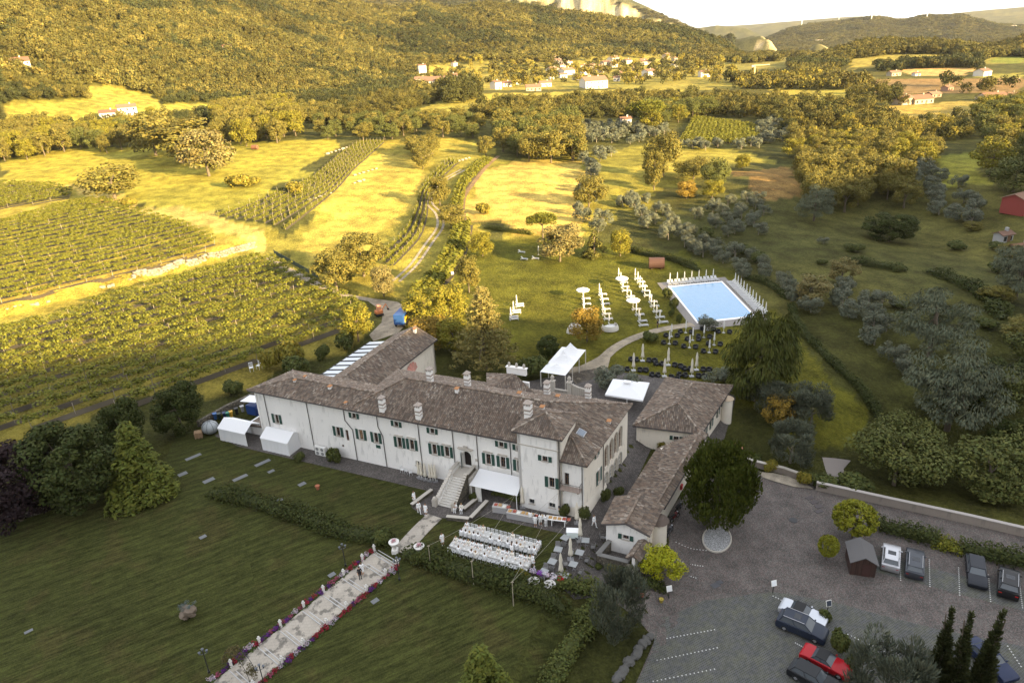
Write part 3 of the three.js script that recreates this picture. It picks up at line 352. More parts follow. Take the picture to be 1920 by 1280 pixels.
function plantPx(kind, bx, by, ty, wpx, label, group) { const p = hit(bx, by), tx = bx + (1075 - bx) * (ty - by) / 2700, h = heightAt(p, tx, ty); planted.push([p.x, p.z, metres(p, wpx) / 2]); return plant(kind, p, metres(p, wpx), max(0.8, h), label, group); }

// trees that stand out one by one: [kind, base x, base y, top y, width, label]
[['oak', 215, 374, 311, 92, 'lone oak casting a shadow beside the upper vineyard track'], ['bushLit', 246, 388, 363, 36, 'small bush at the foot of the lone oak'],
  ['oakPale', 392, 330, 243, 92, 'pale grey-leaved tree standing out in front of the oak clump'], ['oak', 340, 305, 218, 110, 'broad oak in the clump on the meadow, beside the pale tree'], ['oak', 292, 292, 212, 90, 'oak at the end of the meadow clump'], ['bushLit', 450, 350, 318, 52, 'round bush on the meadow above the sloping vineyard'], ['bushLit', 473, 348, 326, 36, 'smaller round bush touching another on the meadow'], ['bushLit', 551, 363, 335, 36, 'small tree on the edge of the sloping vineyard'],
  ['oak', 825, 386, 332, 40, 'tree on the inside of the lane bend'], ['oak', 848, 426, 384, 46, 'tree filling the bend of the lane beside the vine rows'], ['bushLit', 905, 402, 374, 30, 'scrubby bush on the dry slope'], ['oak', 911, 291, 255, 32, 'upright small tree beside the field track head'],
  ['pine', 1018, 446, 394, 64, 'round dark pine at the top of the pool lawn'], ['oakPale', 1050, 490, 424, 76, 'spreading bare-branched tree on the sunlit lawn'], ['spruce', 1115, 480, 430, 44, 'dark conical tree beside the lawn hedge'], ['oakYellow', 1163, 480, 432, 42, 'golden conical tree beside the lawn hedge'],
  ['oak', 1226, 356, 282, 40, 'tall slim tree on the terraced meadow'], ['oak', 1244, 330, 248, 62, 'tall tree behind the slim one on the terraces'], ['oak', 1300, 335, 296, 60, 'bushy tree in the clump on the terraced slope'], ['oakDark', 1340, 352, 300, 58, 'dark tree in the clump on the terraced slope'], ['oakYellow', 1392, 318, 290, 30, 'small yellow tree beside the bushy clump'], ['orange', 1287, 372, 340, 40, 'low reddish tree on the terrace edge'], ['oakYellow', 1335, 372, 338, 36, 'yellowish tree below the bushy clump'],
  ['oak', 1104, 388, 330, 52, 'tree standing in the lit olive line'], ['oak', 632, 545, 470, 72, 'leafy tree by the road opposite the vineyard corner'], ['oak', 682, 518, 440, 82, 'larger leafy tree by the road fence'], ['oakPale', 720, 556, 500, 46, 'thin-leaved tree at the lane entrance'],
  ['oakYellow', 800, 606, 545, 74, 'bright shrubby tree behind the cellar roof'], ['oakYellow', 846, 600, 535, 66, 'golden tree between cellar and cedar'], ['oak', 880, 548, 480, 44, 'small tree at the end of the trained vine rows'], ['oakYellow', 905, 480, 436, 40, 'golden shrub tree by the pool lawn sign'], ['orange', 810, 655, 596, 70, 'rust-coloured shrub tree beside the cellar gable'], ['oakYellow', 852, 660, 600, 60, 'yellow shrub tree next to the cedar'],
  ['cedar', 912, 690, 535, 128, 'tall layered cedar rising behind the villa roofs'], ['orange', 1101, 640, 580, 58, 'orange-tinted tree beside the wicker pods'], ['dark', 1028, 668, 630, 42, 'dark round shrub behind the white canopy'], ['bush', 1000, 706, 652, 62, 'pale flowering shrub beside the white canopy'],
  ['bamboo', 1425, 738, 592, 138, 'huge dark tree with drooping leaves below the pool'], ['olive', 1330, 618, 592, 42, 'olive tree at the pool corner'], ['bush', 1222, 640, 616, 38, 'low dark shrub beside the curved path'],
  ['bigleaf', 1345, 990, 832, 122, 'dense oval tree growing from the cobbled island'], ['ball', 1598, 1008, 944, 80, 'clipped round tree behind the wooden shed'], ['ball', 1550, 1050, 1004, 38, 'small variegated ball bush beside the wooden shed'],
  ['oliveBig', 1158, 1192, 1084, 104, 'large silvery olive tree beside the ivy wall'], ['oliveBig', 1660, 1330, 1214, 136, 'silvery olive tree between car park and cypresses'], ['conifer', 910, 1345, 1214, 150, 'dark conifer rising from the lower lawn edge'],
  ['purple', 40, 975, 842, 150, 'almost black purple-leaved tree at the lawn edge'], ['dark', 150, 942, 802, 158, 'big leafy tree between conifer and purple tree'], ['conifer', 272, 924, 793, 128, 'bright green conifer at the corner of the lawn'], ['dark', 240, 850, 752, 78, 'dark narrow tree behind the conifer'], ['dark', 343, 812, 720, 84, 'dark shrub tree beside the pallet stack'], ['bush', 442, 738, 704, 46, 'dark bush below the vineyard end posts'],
  ['bushLit', 512, 690, 640, 46, 'golden sun-toned shrub beside the white garden chairs'], ['bushLit', 548, 690, 628, 52, 'tall golden sun-toned shrub above the cellar yard'], ['bush', 556, 706, 660, 54, 'dark shrub under the golden one by the cellar'], ['bush', 604, 672, 640, 34, 'dark shrub beside the row-end post'], ['oakYellow', 672, 640, 576, 60, 'bright climbing shrub at the vineyard corner'], ['bush', 645, 655, 614, 44, 'bush hanging over the cellar road wall'],
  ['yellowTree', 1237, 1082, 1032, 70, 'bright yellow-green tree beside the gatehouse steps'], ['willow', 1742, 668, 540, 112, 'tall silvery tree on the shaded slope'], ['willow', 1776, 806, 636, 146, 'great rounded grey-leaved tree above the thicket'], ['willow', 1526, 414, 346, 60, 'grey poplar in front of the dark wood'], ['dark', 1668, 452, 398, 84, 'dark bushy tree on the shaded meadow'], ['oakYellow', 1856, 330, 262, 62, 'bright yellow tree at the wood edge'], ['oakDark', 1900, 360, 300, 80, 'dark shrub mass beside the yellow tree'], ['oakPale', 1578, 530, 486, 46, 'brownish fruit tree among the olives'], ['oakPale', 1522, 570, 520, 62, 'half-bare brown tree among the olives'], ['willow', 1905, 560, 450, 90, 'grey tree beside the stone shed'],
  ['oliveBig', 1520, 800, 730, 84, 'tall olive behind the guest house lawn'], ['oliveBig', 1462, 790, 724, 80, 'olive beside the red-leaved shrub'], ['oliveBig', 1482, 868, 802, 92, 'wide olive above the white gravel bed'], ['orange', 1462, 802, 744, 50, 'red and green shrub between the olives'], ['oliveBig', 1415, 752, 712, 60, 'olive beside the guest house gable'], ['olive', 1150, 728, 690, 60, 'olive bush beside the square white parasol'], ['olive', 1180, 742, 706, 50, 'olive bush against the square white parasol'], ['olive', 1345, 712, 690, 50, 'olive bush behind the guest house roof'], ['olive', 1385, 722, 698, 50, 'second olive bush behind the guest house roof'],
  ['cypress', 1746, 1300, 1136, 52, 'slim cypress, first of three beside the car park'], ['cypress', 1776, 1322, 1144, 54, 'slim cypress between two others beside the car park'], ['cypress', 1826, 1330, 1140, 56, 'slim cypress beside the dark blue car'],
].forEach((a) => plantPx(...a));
// groves and belts
function grove(outline, gap, kinds, w, h, label, group, seed, keep = 1) { const poly = area(outline), R = rng(seed), b = poly.box; let n = 0;
  for (let x = b[0]; x <= b[1]; x += gap) for (let z = b[2]; z <= b[3]; z += gap) { const X = x + (R() - 0.5) * gap * 0.7, Z = z + (R() - 0.5) * gap * 0.7, a = R(), c = R(), d = R(), k = kinds[floor(d * kinds.length)]; if (!inside(poly, X, Z) || a > keep) continue; const ww = lerp(w[0], w[1], c), hh = lerp(h[0], h[1], (c + a) / 2); if (planted.some(([p, q, r]) => hypot(p - X, q - Z) < r * 0.7 + ww * 0.25)) continue; plant(k, V3(X, ground(X, Z), Z), ww, hh, typeof label === 'string' ? label : label[k], group); n++; }
  return n; }
const lo = 'grey-green olive tree in the grove below the pool', gro = 'olives on the shaded slope';
grove([[1165, 372], [1205, 372], [1300, 445], [1420, 488], [1530, 548], [1565, 592], [1530, 602], [1400, 525], [1275, 472], [1168, 398]], 5.6, ['olive'], [3.5, 4.5], [3.0, 3.8], 'grey-green olive tree in the long line above the pool', 'olives in the long line above the pool', 41);
grove([[1535, 545], [1600, 530], [1660, 570], [1690, 640], [1722, 740], [1660, 722], [1600, 655], [1560, 605]], 5.2, ['olive'], [3.5, 4.6], [3.0, 3.9], lo, gro, 42);
grove([[1460, 430], [1560, 440], [1740, 490], [1900, 570], [1900, 720], [1800, 650], [1650, 560], [1500, 480]], 8, ['bush', 'bush', 'olive'], [2.5, 5], [1.6, 3.6], { bush: 'rough bush on the shaded valley meadow', olive: 'single olive on the shaded valley meadow' }, 'scrub of the shaded valley', 63, 0.28);
grove([[1230, 440], [1300, 432], [1400, 470], [1440, 500], [1380, 500], [1290, 470]], 6.5, ['olive', 'olive', 'bush'], [3.6, 5.2], [3, 4.4], { olive: 'olive in the loose group above the long line', bush: 'shrub in the loose olive group above the long line' }, 'loose olives above the pool', 64, 0.55);
grove([[1300, 405], [1400, 366], [1440, 382], [1432, 440], [1380, 450], [1305, 440]], 6.0, ['olive'], [3.5, 4.5], [3.0, 3.8], 'olive tree on the shaded knoll', 'olives on the shaded knoll', 43);
grove([[1680, 312], [1722, 300], [1870, 402], [1860, 424], [1800, 440], [1705, 362]], 7.5, ['olive'], [5, 6.5], [4, 5], 'olive tree in the row by the red house', 'olives in the row by the red house', 44, 0.9);
grove([[1090, 290], [1150, 290], [1120, 350], [1100, 400], [1160, 440], [1140, 452], [1075, 405], [1085, 340]], 7, ['olive'], [4.5, 6], [4, 5], 'sunlit olive in the line down the terraced slope', 'sunlit olives down the slope', 45, 0.8);
grove([[1060, 240], [1200, 234], [1265, 250], [1200, 276], [1080, 268]], 8, ['olive'], [5, 7], [4, 5], 'sunlit olive in the rows behind the oak clump', 'olives behind the oak clump', 46);
grove([[1415, 236], [1445, 230], [1505, 260], [1480, 278], [1435, 272]], 7, ['olive'], [5, 6.5], [4, 5], 'pale olive beside the small square vineyard', 'olives beside the small vineyard', 47);
grove([[1268, 270], [1430, 271], [1430, 281], [1268, 280]], 7, ['olive'], [5, 6], [3.5, 4.5], 'olive in the hedge row below the small vineyard', 'olives below the small vineyard', 48);
const lw = { oak: 'sunlit broadleaf tree in the belt along the upper meadows', oakDark: 'darker broadleaf tree in the belt along the upper meadows', oakYellow: 'yellowing tree in the belt along the upper meadows', oakPale: 'pale-leaved tree in the belt along the upper meadows' }, gw = 'trees of the meadow belts';
grove([[-20, 255], [60, 238], [130, 245], [130, 285], [60, 300], [-20, 305]], 8, ['oak', 'oak', 'oakYellow'], [7, 10], [9, 13], lw, gw, 51);
grove([[130, 250], [300, 225], [280, 280], [140, 292]], 10, ['oak', 'oakYellow', 'oakDark'], [6, 9], [8, 13], lw, gw, 52, 0.7);
grove([[400, 215], [540, 205], [570, 255], [520, 275], [410, 275]], 10, ['oak', 'oak', 'oakYellow'], [8, 12], [10, 14], lw, gw, 53);
grove([[590, 235], [900, 225], [900, 262], [760, 262], [600, 266]], 9.5, ['oak', 'oakDark'], [6, 9], [6, 9.5], lw, gw, 54, 0.8);
grove([[920, 235], [1080, 235], [1088, 300], [1010, 312], [945, 290]], 9, ['oak', 'oak', 'oakDark'], [8, 11], [9, 13], lw, gw, 55);
grove([[770, 280], [810, 262], [820, 310], [785, 320]], 8, ['oak'], [6, 8], [6, 9], lw, gw, 56);
grove([[1480, 268], [1700, 262], [1770, 300], [1720, 335], [1600, 345], [1500, 335]], 9, ['oak', 'oakYellow', 'oak'], [6, 9], [6, 9], { oak: 'broadleaf tree on the lit edge of the gully wood', oakDark: 'dark tree on the lit edge of the gully wood', oakYellow: 'yellow tree on the lit edge of the gully wood' }, 'gully wood, lit edge', 57);
grove([[1490, 350], [1600, 335], [1690, 345], [1700, 400], [1600, 400], [1500, 395]], 8.5, ['oak'], [7, 10], [8, 12], { oakDark: 'green tree in the shaded gully wood', oak: 'olive-brown tree in the shaded gully wood' }, 'gully wood, shaded part', 58);
grove([[1820, 215], [1930, 195], [1960, 330], [1860, 330]], 10, ['oak', 'oakYellow', 'oakDark'], [7, 10], [7, 11], { oak: 'tree in the wood above the red house', oakYellow: 'yellowing tree in the wood above the red house', oakDark: 'dark tree in the wood above the red house' }, 'wood above the red house', 59);
grove([[1640, 900], [1760, 790], [1860, 700], [1960, 620], [1990, 990], [1860, 970], [1740, 935]], 6.5, ['dark', 'oakDark'], [7, 10], [6, 9], { dark: 'dark leafy tree in the thicket behind the boundary wall', oakDark: 'broad dark tree in the thicket behind the boundary wall' }, 'thicket behind the boundary wall', 60, 0.9);
grove([[1780, 380], [1900, 470], [1930, 640], [1860, 690], [1800, 560]], 9, ['bush', 'oak'], [4, 7], [2, 4.5], { bush: 'overgrown bush on the shaded bank', oak: 'scrub tree on the shaded bank' }, 'scrub on the shaded bank', 61, 0.7);
grove([[1210, 215], [1330, 205], [1330, 222], [1280, 225], [1215, 262]], 10, ['oak', 'oakDark', 'oakYellow'], [8, 11], [8, 12], { oak: 'tree beside the villa-like farmhouse', oakDark: 'dark tree beside the villa-like farmhouse', oakYellow: 'light green tree beside the villa-like farmhouse' }, 'trees round the far farmhouse', 62, 0.8);

// woods too far and too many to count: instanced clumps of leaves
{
  const protos = [1, 2, 3, 4].map((s) => { const R = rng(900 + s); return leafGeo(roundC(1, 1.05, 0.12, 11, { cr: 0.26 })(R), 260, 0.17, R, { vary: 0.35, asp: 0.8 }); }), fine = [1, 2, 3, 4].map((s) => { const R = rng(950 + s); return leafGeo(roundC(1, 1.05, 0.12, 16, { cr: 0.2 })(R), 900, 0.085, R, { vary: 0.4, asp: 0.8 }); });
  const R = rng(5), lists = [[], [], [], [], [], [], [], []], c = new THREE.Color(), mt = leaf(1, 1, 1, 0.85);
  const put = (x, z, w, h, col) => { const k = floor(R() * 4) + (hypot(x, z) < 620 ? 4 : 0); lists[k].push([x, z, w, h, col, R() * 6.28]); };
  for (let r = 340; r < 4250;) { // rings that widen with distance
    const gap = r < 1900 ? 3.9 + r * 0.0019 : 11 + (r - 1900) * 0.004, da = gap / r;
    for (let a = -0.74; a < 0.74; a += da) { const q = r + (R() - 0.5) * gap * 1.3, b = a + (R() - 0.5) * da * 1.3, x = q * sin(b), z = -q * cos(b), ch = R(), kk = R();
      if ((q > 1900 && b > 0.30 && (q < 2900 || kk < 0.15)) || (q > 3400 && b < 0.30) || (q < 2900 && !wooded(x, z)) || (b < 0.30 && !wooded(x, z))) continue; const den = fbm(x / 45, z / 45, 3); if (ch > 0.95 + den * 0.5) continue;
      if (r > 1900) { const e = 14, h0 = landHeight(x, z); if (hypot(landHeight(x + e, z) - h0, landHeight(x, z + e) - h0) / e > 0.62) continue; }
      const tone = 0.75 + 0.5 * R() + 0.5 * fbm(x / 70 + 4, z / 70, 3), dark = fbm(x / 110 + 40, z / 110, 3) > 0.14 && kk < 0.75 || kk > 0.93, base = dark ? [0.038, 0.042, 0.015] : kk < 0.2 ? [0.125, 0.106, 0.028] : [0.080, 0.072, 0.019], w = gap * (1.0 + 0.5 * R()); put(x, z, w, w * (q > 2900 ? 0.5 : 0.8 + 0.5 * R()), base.map((v) => v * tone * (q > 2900 ? 0.8 : 1))); }
    r += gap;
  }
  // the mid-distance woods of the valley, in belts
  const belt = (o, gap, w, col, seed, keep = 1) => { const poly = area(o), b = poly.box, Q = rng(seed); for (let x = b[0]; x < b[1]; x += gap) for (let z = b[2]; z < b[3]; z += gap) { const X = x + (Q() - 0.5) * gap, Z = z + (Q() - 0.5) * gap, t = 0.7 + 0.6 * Q(), u = Q(); if (!inside(poly, X, Z) || u > keep) continue; const ww = lerp(w[0], w[1], Q()); const bs = col[floor(Q() * col.length)]; put(X, Z, ww, ww * (0.85 + 0.5 * Q()), bs.map((v) => v * t)); } };
  const dk = [0.05, 0.05, 0.015], md = [0.095, 0.083, 0.022], yl = [0.15, 0.125, 0.022];
  belt([[880, 215], [960, 196], [1100, 192], [1240, 184], [1440, 190], [1560, 200], [1640, 212], [1690, 238], [1600, 248], [1490, 240], [1400, 222], [1280, 218], [1100, 222], [960, 236]], 6.5, [5, 8], [dk, md, md], 71, 0.92);
  belt([[1440, 250], [1500, 243], [1690, 240], [1850, 235], [1850, 262], [1700, 268], [1500, 270]], 7, [5, 8], [md, yl, dk], 72, 0.8);
  belt([[1380, 150], [1460, 146], [1640, 158], [1640, 168], [1450, 168], [1380, 168]], 8, [6, 9], [md, md, yl], 73, 0.8);
  belt([[1590, 176], [1680, 174], [1700, 200], [1600, 200]], 9, [6, 9], [dk, md], 74, 0.5);
  belt([[1740, 158], [1920, 156], [1920, 178], [1740, 178]], 11, [6, 10], [dk, md], 75, 0.35);
  belt([[800, 114], [960, 120], [1130, 106], [1250, 102], [1390, 116], [1390, 160], [1120, 156], [900, 164], [800, 168]], 11, [6, 10], [md, dk, yl], 77, 0.24); belt([[830, 172], [880, 160], [900, 185], [840, 200]], 8, [8, 12], [dk], 76);
  for (let k = 0; k < 8; k++) { const L = lists[k], im = new THREE.InstancedMesh(k < 4 ? protos[k] : fine[k - 4], mt, L.length), m4 = new THREE.Matrix4(), q = new THREE.Quaternion(); L.forEach(([x, z, w, h, col, a], i) => { im.setMatrixAt(i, m4.compose(V3(x, ground(x, z) - 0.03 * h, z), q.setFromAxisAngle(V3(0, 1, 0), a), V3(w, h, w))); im.setColorAt(i, c.setRGB(...col)); });
    im.name = numbered('hillside_wood'); im.castShadow = im.receiveShadow = true; tag(im, 'closed deciduous woodland covering the far hillside and valley', 'woodland', null, 'stuff'); scene.add(im); console.log('wood', L.length); }
}
// ---------------------------------------------------------------- vineyards: every row is a thing of foliage and posts
const vineLeaf = leaf(0.105, 0.105, 0.015), postMat = mat(0.27, 0.23, 0.18, 0.9);
const vineSeg = [1, 2, 3].map((s) => { const R = rng(300 + s), c = []; for (let i = 0; i < 11; i++) c.push([(R() - 0.5) * 1.9, 1.55 + 0.35 * R(), (R() - 0.5) * 1.6, 0.36 + 0.16 * R(), 0.5]); c.push([0, 0.6, 0, 0.09, 6]); return leafGeo(c, 150, 0.34, R, { asp: 0.85, up: 0.9, vary: 0.45 }); });
const hedgeSeg = [1, 2, 3].map((s) => { const R = rng(320 + s), c = []; for (let i = 0; i < 9; i++) c.push([(R() - 0.5) * 1.9, 0.45 + 1.3 * R(), (R() - 0.5) * 0.35, 0.38 + 0.12 * R(), 0.9]); return leafGeo(c, 120, 0.34, R, { asp: 0.85, up: 0.4, vary: 0.45 }); });
const stem = new MB().rod([0, -0.2, 0], [0.05, 1.2, 0.03], 0.045, 0.035, 5).geo(), postGeo = new MB().cyl(0.055, 0.045, 2.3, 0, 0.95, 0, 6).geo();
const VR = rng(8), shadedSoilMat = mat(0.060, 0.046, 0.026, 1);  // brown row soil, its colour darkened to stand for shade under the vines
function vineRow(pts, o = {}) { // pts: world points along the row
  const cv = new THREE.CatmullRomCurve3(pts.map((p) => V3(p.x, 0, p.z)), false, 'centripetal'), L = cv.getLength(); if (L < 3) return; const n = max(2, Math.round(L / 1.75)), p0 = cv.getPointAt(0), y0 = ground(p0.x, p0.z);
  const g = T('vine_row', o.label, 'vine row', [p0.x, y0, p0.z], 0, o.group), segs = o.seg ?? vineSeg, im = segs.map((s) => []), m4 = new THREE.Matrix4(), q = new THREE.Quaternion(), sc = o.scale ?? 1;
  for (let i = 0; i <= n; i++) { if (VR() < (o.gaps ?? 0.05)) continue; const p = cv.getPointAt(i / n), d = cv.getTangentAt(i / n); im[floor(VR() * 3)].push(m4.clone().compose(V3(p.x - p0.x, ground(p.x, p.z) - y0 - 0.1 + 0.15 * VR(), p.z - p0.z), q.setFromAxisAngle(V3(0, 1, 0), Math.atan2(-d.z, d.x) + (VR() < 0.5 ? PI : 0)).clone(), V3(sc * (0.95 + 0.2 * VR()), sc * (0.85 + 0.3 * VR()), sc * (o.wide ?? 1) * (0.8 + 0.45 * VR())))); }
  im.forEach((l, k) => { if (!l.length) return; const f = new THREE.InstancedMesh(segs[k], o.mat ?? vineLeaf, l.length); l.forEach((m, i) => f.setMatrixAt(i, m)); f.name = 'foliage'; f.castShadow = f.receiveShadow = true; f.userData.kind = 'stuff'; g.add(f); });
  const so = ribbon(cv.getSpacedPoints(max(4, Math.ceil(L / 8))), 1.5 * (o.wide ?? 1) + 0.5, 0.045); so.translate(-p0.x, -y0, -p0.z); M('shaded_soil_strip', so, shadedSoilMat, g);
  const np = Math.round(L / (o.every ?? 6.5)); for (let i = 0; i <= np; i++) { const p = cv.getPointAt(i / max(1, np)); const m = M('post', postGeo, postMat, g); m.position.set(p.x - p0.x, ground(p.x, p.z) - y0, p.z - p0.z); if (i === 0 || i === np) m.rotation.z = (i ? -1 : 1) * 0.1; }
  return g;
}
function vineyard(outline, dir, gap, o) { // straight rows through an outline, parallel to dir
  const poly = area(outline), d = dir.clone().setY(0).normalize(), nrm = V3(-d.z, 0, d.x), ds = poly.map((p) => p.dot(nrm)), a = min(...ds), b = max(...ds);
  for (let q = a + gap / 2; q < b; q += gap) { const xs = []; for (let i = 0; i < poly.length; i++) { const A = poly[i], B = poly[(i + 1) % poly.length], da = A.dot(nrm) - q, db = B.dot(nrm) - q; if (da * db < 0) xs.push(A.clone().lerp(B, da / (da - db)).dot(d)); } xs.sort((m, n) => m - n); for (let i = 0; i + 1 < xs.length; i += 2) { const P = (k) => d.clone().multiplyScalar(k).addScaledVector(nrm, q), c = [0, 0.25, 0.5, 0.75, 1].map((t) => P(lerp(xs[i] + 0.5, xs[i + 1] - 0.5, t))); vineRow(c, o); } }
}
const wdir = WALL_B.clone().sub(WALL_A);
vineyard([[-60, 470], [0, 420], [60, 402], [125, 384], [190, 376], [250, 394], [330, 418], [400, 450], [410, 464], [300, 505], [150, 540], [0, 575], [-60, 590]], wdir, 4.6, { group: 'rows of the upper vineyard', label: 'vine row in the upper vineyard above the terrace wall', every: 6, wide: 0.85, scale: 1.05 });
vineyard([[-60, 640], [0, 618], [120, 588], [240, 553], [360, 520], [470, 488], [520, 492], [575, 525], [640, 562], [690, 592], [680, 622], [610, 640], [500, 664], [440, 706], [330, 742], [220, 772], [120, 790], [-60, 838]], wdir, 4.7, { group: 'rows of the lower vineyard', label: 'vine row in the lower vineyard below the terrace wall', every: 6, wide: 1.1, scale: 1.15, gaps: 0.1 });
vineyard([[-60, 352], [0, 346], [100, 350], [135, 360], [130, 374], [60, 384], [-60, 402]], wdir, 4, { group: 'rows of the corner vineyard', label: 'vine row in the small corner vineyard beside the pale track', every: 7 });
const fan = (A, B, n, o) => { const a = new THREE.CatmullRomCurve3(px(A)), b = new THREE.CatmullRomCurve3(px(B)); for (let i = 0; i < n; i++) { const t = (i + 0.5) / n; vineRow([0, 0.2, 0.4, 0.6, 0.8, 1].map((k) => a.getPointAt(k).lerp(b.getPointAt(k), t)), o); } };
fan([[402, 404], [470, 376], [548, 352], [600, 322], [640, 288], [672, 268]], [[545, 434], [592, 398], [640, 348], [680, 304], [722, 266]], 8, { group: 'rows of the sloping vineyard', label: 'curved vine row climbing the slope beside the meadow', every: 5, wide: 0.4, scale: 0.8, seg: hedgeSeg });
fan([[768, 556], [808, 512], [836, 470], [852, 425]], [[812, 562], [858, 505], [880, 450], [884, 422]], 3, { group: 'hedge-trained rows beside the lane', label: 'bushy hedge-trained vine row beside the lane, lower stretch', seg: hedgeSeg, scale: 1.25, wide: 1.4, every: 9, gaps: 0 });
fan([[846, 388], [856, 350], [884, 315], [905, 300]], [[868, 392], [876, 352], [905, 318], [922, 304]], 3, { group: 'hedge-trained rows, upper stretch', label: 'bushy hedge-trained vine row, upper stretch under the farm track', seg: hedgeSeg, scale: 1.15, wide: 1.2, every: 9, gaps: 0 });
fan([[700, 486], [768, 420], [782, 370], [810, 330], [840, 300]], [[742, 500], [800, 430], [802, 378], [826, 340], [862, 306]], 3, { group: 'vine rows below the meadow edge', label: 'loose vine row with white posts between meadow and lane', wide: 0.6, every: 4.5, gaps: 0.08, seg: hedgeSeg, scale: 0.95 });
fan([[1276, 264], [1290, 240], [1300, 222]], [[1428, 270], [1424, 252], [1420, 238]], 17, { group: 'rows of the small square vineyard', label: 'vine row in the small square vineyard between olives', seg: hedgeSeg, wide: 1.6, scale: 1.2, every: 30, gaps: 0 });
// terrace wall of rough stones: courses of separate stones where they show, sunlit end first
{
  const m = T('terrace_wall', 'pale dry-stone retaining wall between the two large vineyards', 'wall', [WALL_B.x, ground(WALL_B.x, WALL_B.z), WALL_B.z]), d = WALL_A.clone().sub(WALL_B).setY(0), L = d.length(); d.normalize(); const R = rng(17), sg = [1, 2, 3, 4].map((s) => { const g = new THREE.IcosahedronGeometry(0.5, 1), p = g.attributes.position, Q = rng(60 + s); const seen = {}; for (let i = 0; i < p.count; i++) { const k = [p.getX(i), p.getY(i), p.getZ(i)].map((v) => v.toFixed(2)).join(); const f = (seen[k] ??= 0.8 + 0.4 * Q()); p.setXYZ(i, p.getX(i) * f * 1.25, clamp(p.getY(i) * f * 1.1, -0.42, 0.42), p.getZ(i) * f); } g.computeVertexNormals(); return g; }), sm = [mat(0.20, 0.17, 0.135), mat(0.165, 0.14, 0.11), mat(0.24, 0.21, 0.17)]; globalThis.STONES = sg; globalThis.STONE_MATS = sm;
  let n = 0; const rest = new MB(); for (let x = 0.4; x < L; x += 0.85) for (let k = 0; k < 3; k++) { const p = WALL_B.clone().addScaledVector(d, x + (R() - 0.5) * 0.3 + (k & 1) * 0.4).addScaledVector(wallN, 0.15 + k * 0.12), y = ground(p.x - wallN.x * 1.2, p.z - wallN.z * 1.2) + 0.25 + k * 0.58, s = 0.75 + 0.5 * R(); if (x > 34 && (k > 0 || R() < 0.6)) continue; if (n < 280) { const o = M('stone', sg[floor(R() * 4)], sm[floor(R() * 3)], m); o.position.set(p.x - m.position.x, y - m.position.y, p.z - m.position.z); o.rotation.y = R() * 6; o.scale.set(s, s * 0.85, s * 0.9); n++; } else rest.add(sg[floor(R() * 4)], new THREE.Matrix4().compose(V3(p.x - m.position.x, y - m.position.y, p.z - m.position.z), new THREE.Quaternion().setFromAxisAngle(V3(0, 1, 0), R() * 6), V3(s, s * 0.85, s * 0.9))); }
  if (rest.g.length) { const r = rest.build('stones', sm[1], m); r.userData.kind = 'stuff'; }
}
// ---------------------------------------------------------------- villa: shared building kit (lengths in the villa's own units, group scaled by KS)
const plasterTex = tex(512, (u, v) => { const a = tfbm(u, v, 4, 6, 41), b = tn(u, v, 128, 4), c = tfbm(u, v * 0.25, 16, 4, 47), k = 0.94 + 0.05 * (a - 0.5) + 0.02 * (b - 0.5) - 0.085 * ss(0.56, 0.8, c); return [k, k * 0.992, k * 0.975]; }); plasterTex.repeat.set(0.2, 0.2);
const plaster = new THREE.MeshStandardMaterial({ map: plasterTex, color: rgb(0.90, 0.89, 0.885), roughness: 0.92 }), cream = new THREE.MeshStandardMaterial({ map: plasterTex, color: rgb(0.86, 0.80, 0.71), roughness: 0.92 });
const stoneTex = tex(512, (u, v) => { const n = 14, x = u * n, y = v * n; let d1 = 9, d2 = 9, id = 0; for (let i = -1; i < 2; i++) for (let j = -1; j < 2; j++) { const cx = floor(x) + i, cy = floor(y) + j, wx = ((cx % n) + n) % n, wy = ((cy % n) + n) % n, q = hypot(cx + 0.2 + 0.6 * hash2(wx, wy) - x, cy + 0.2 + 0.6 * hash2(wx + 50, wy) - y); if (q < d1) { d2 = d1; d1 = q; id = hash2(wx + 9, wy + 3); } else if (q < d2) d2 = q; } const e = ss(0.02, 0.14, d2 - d1), k = (0.36 + 0.30 * id + 0.2 * (tn(u, v, 128, 8) - 0.5)) * lerp(0.55, 1, e); return [k, k * 0.95, k * 0.86]; }); stoneTex.repeat.set(0.3, 0.3);
const rubble = new THREE.MeshStandardMaterial({ map: stoneTex, color: rgb(0.46, 0.44, 0.41), roughness: 0.95 }), paleStone = new THREE.MeshStandardMaterial({ map: plasterTex, color: rgb(0.50, 0.465, 0.42), roughness: 0.9 });
const shutterGreen = mat(0.022, 0.070, 0.052, 0.6), paneDark = mat(0.025, 0.028, 0.032, 0.12), woodBrown = mat(0.13, 0.07, 0.035, 0.7), iron = mat(0.02, 0.02, 0.022, 0.5), pipeMat = mat(0.035, 0.028, 0.025, 0.5), white = mat(0.82, 0.82, 0.81, 0.6), frameWhite = mat(0.72, 0.70, 0.66, 0.7), tileMat = new THREE.MeshStandardMaterial({ vertexColors: true, roughness: 0.92 }), underTile = mat(0.10, 0.075, 0.06, 0.95);
const L3 = (s, t, h) => [s, h, -t];
function VT(name, label, category) { const p = vp(0, 0, 0), g = T(name, label, category, [p.x, 0, p.z], -AZ); g.scale.setScalar(KS); return g; }
const vInv = new THREE.Matrix4().compose(vp(0, 0, 0).setY(0), new THREE.Quaternion().setFromAxisAngle(V3(0, 1, 0), -AZ), V3(KS, KS, KS)).invert();
const roofPlanes = [];
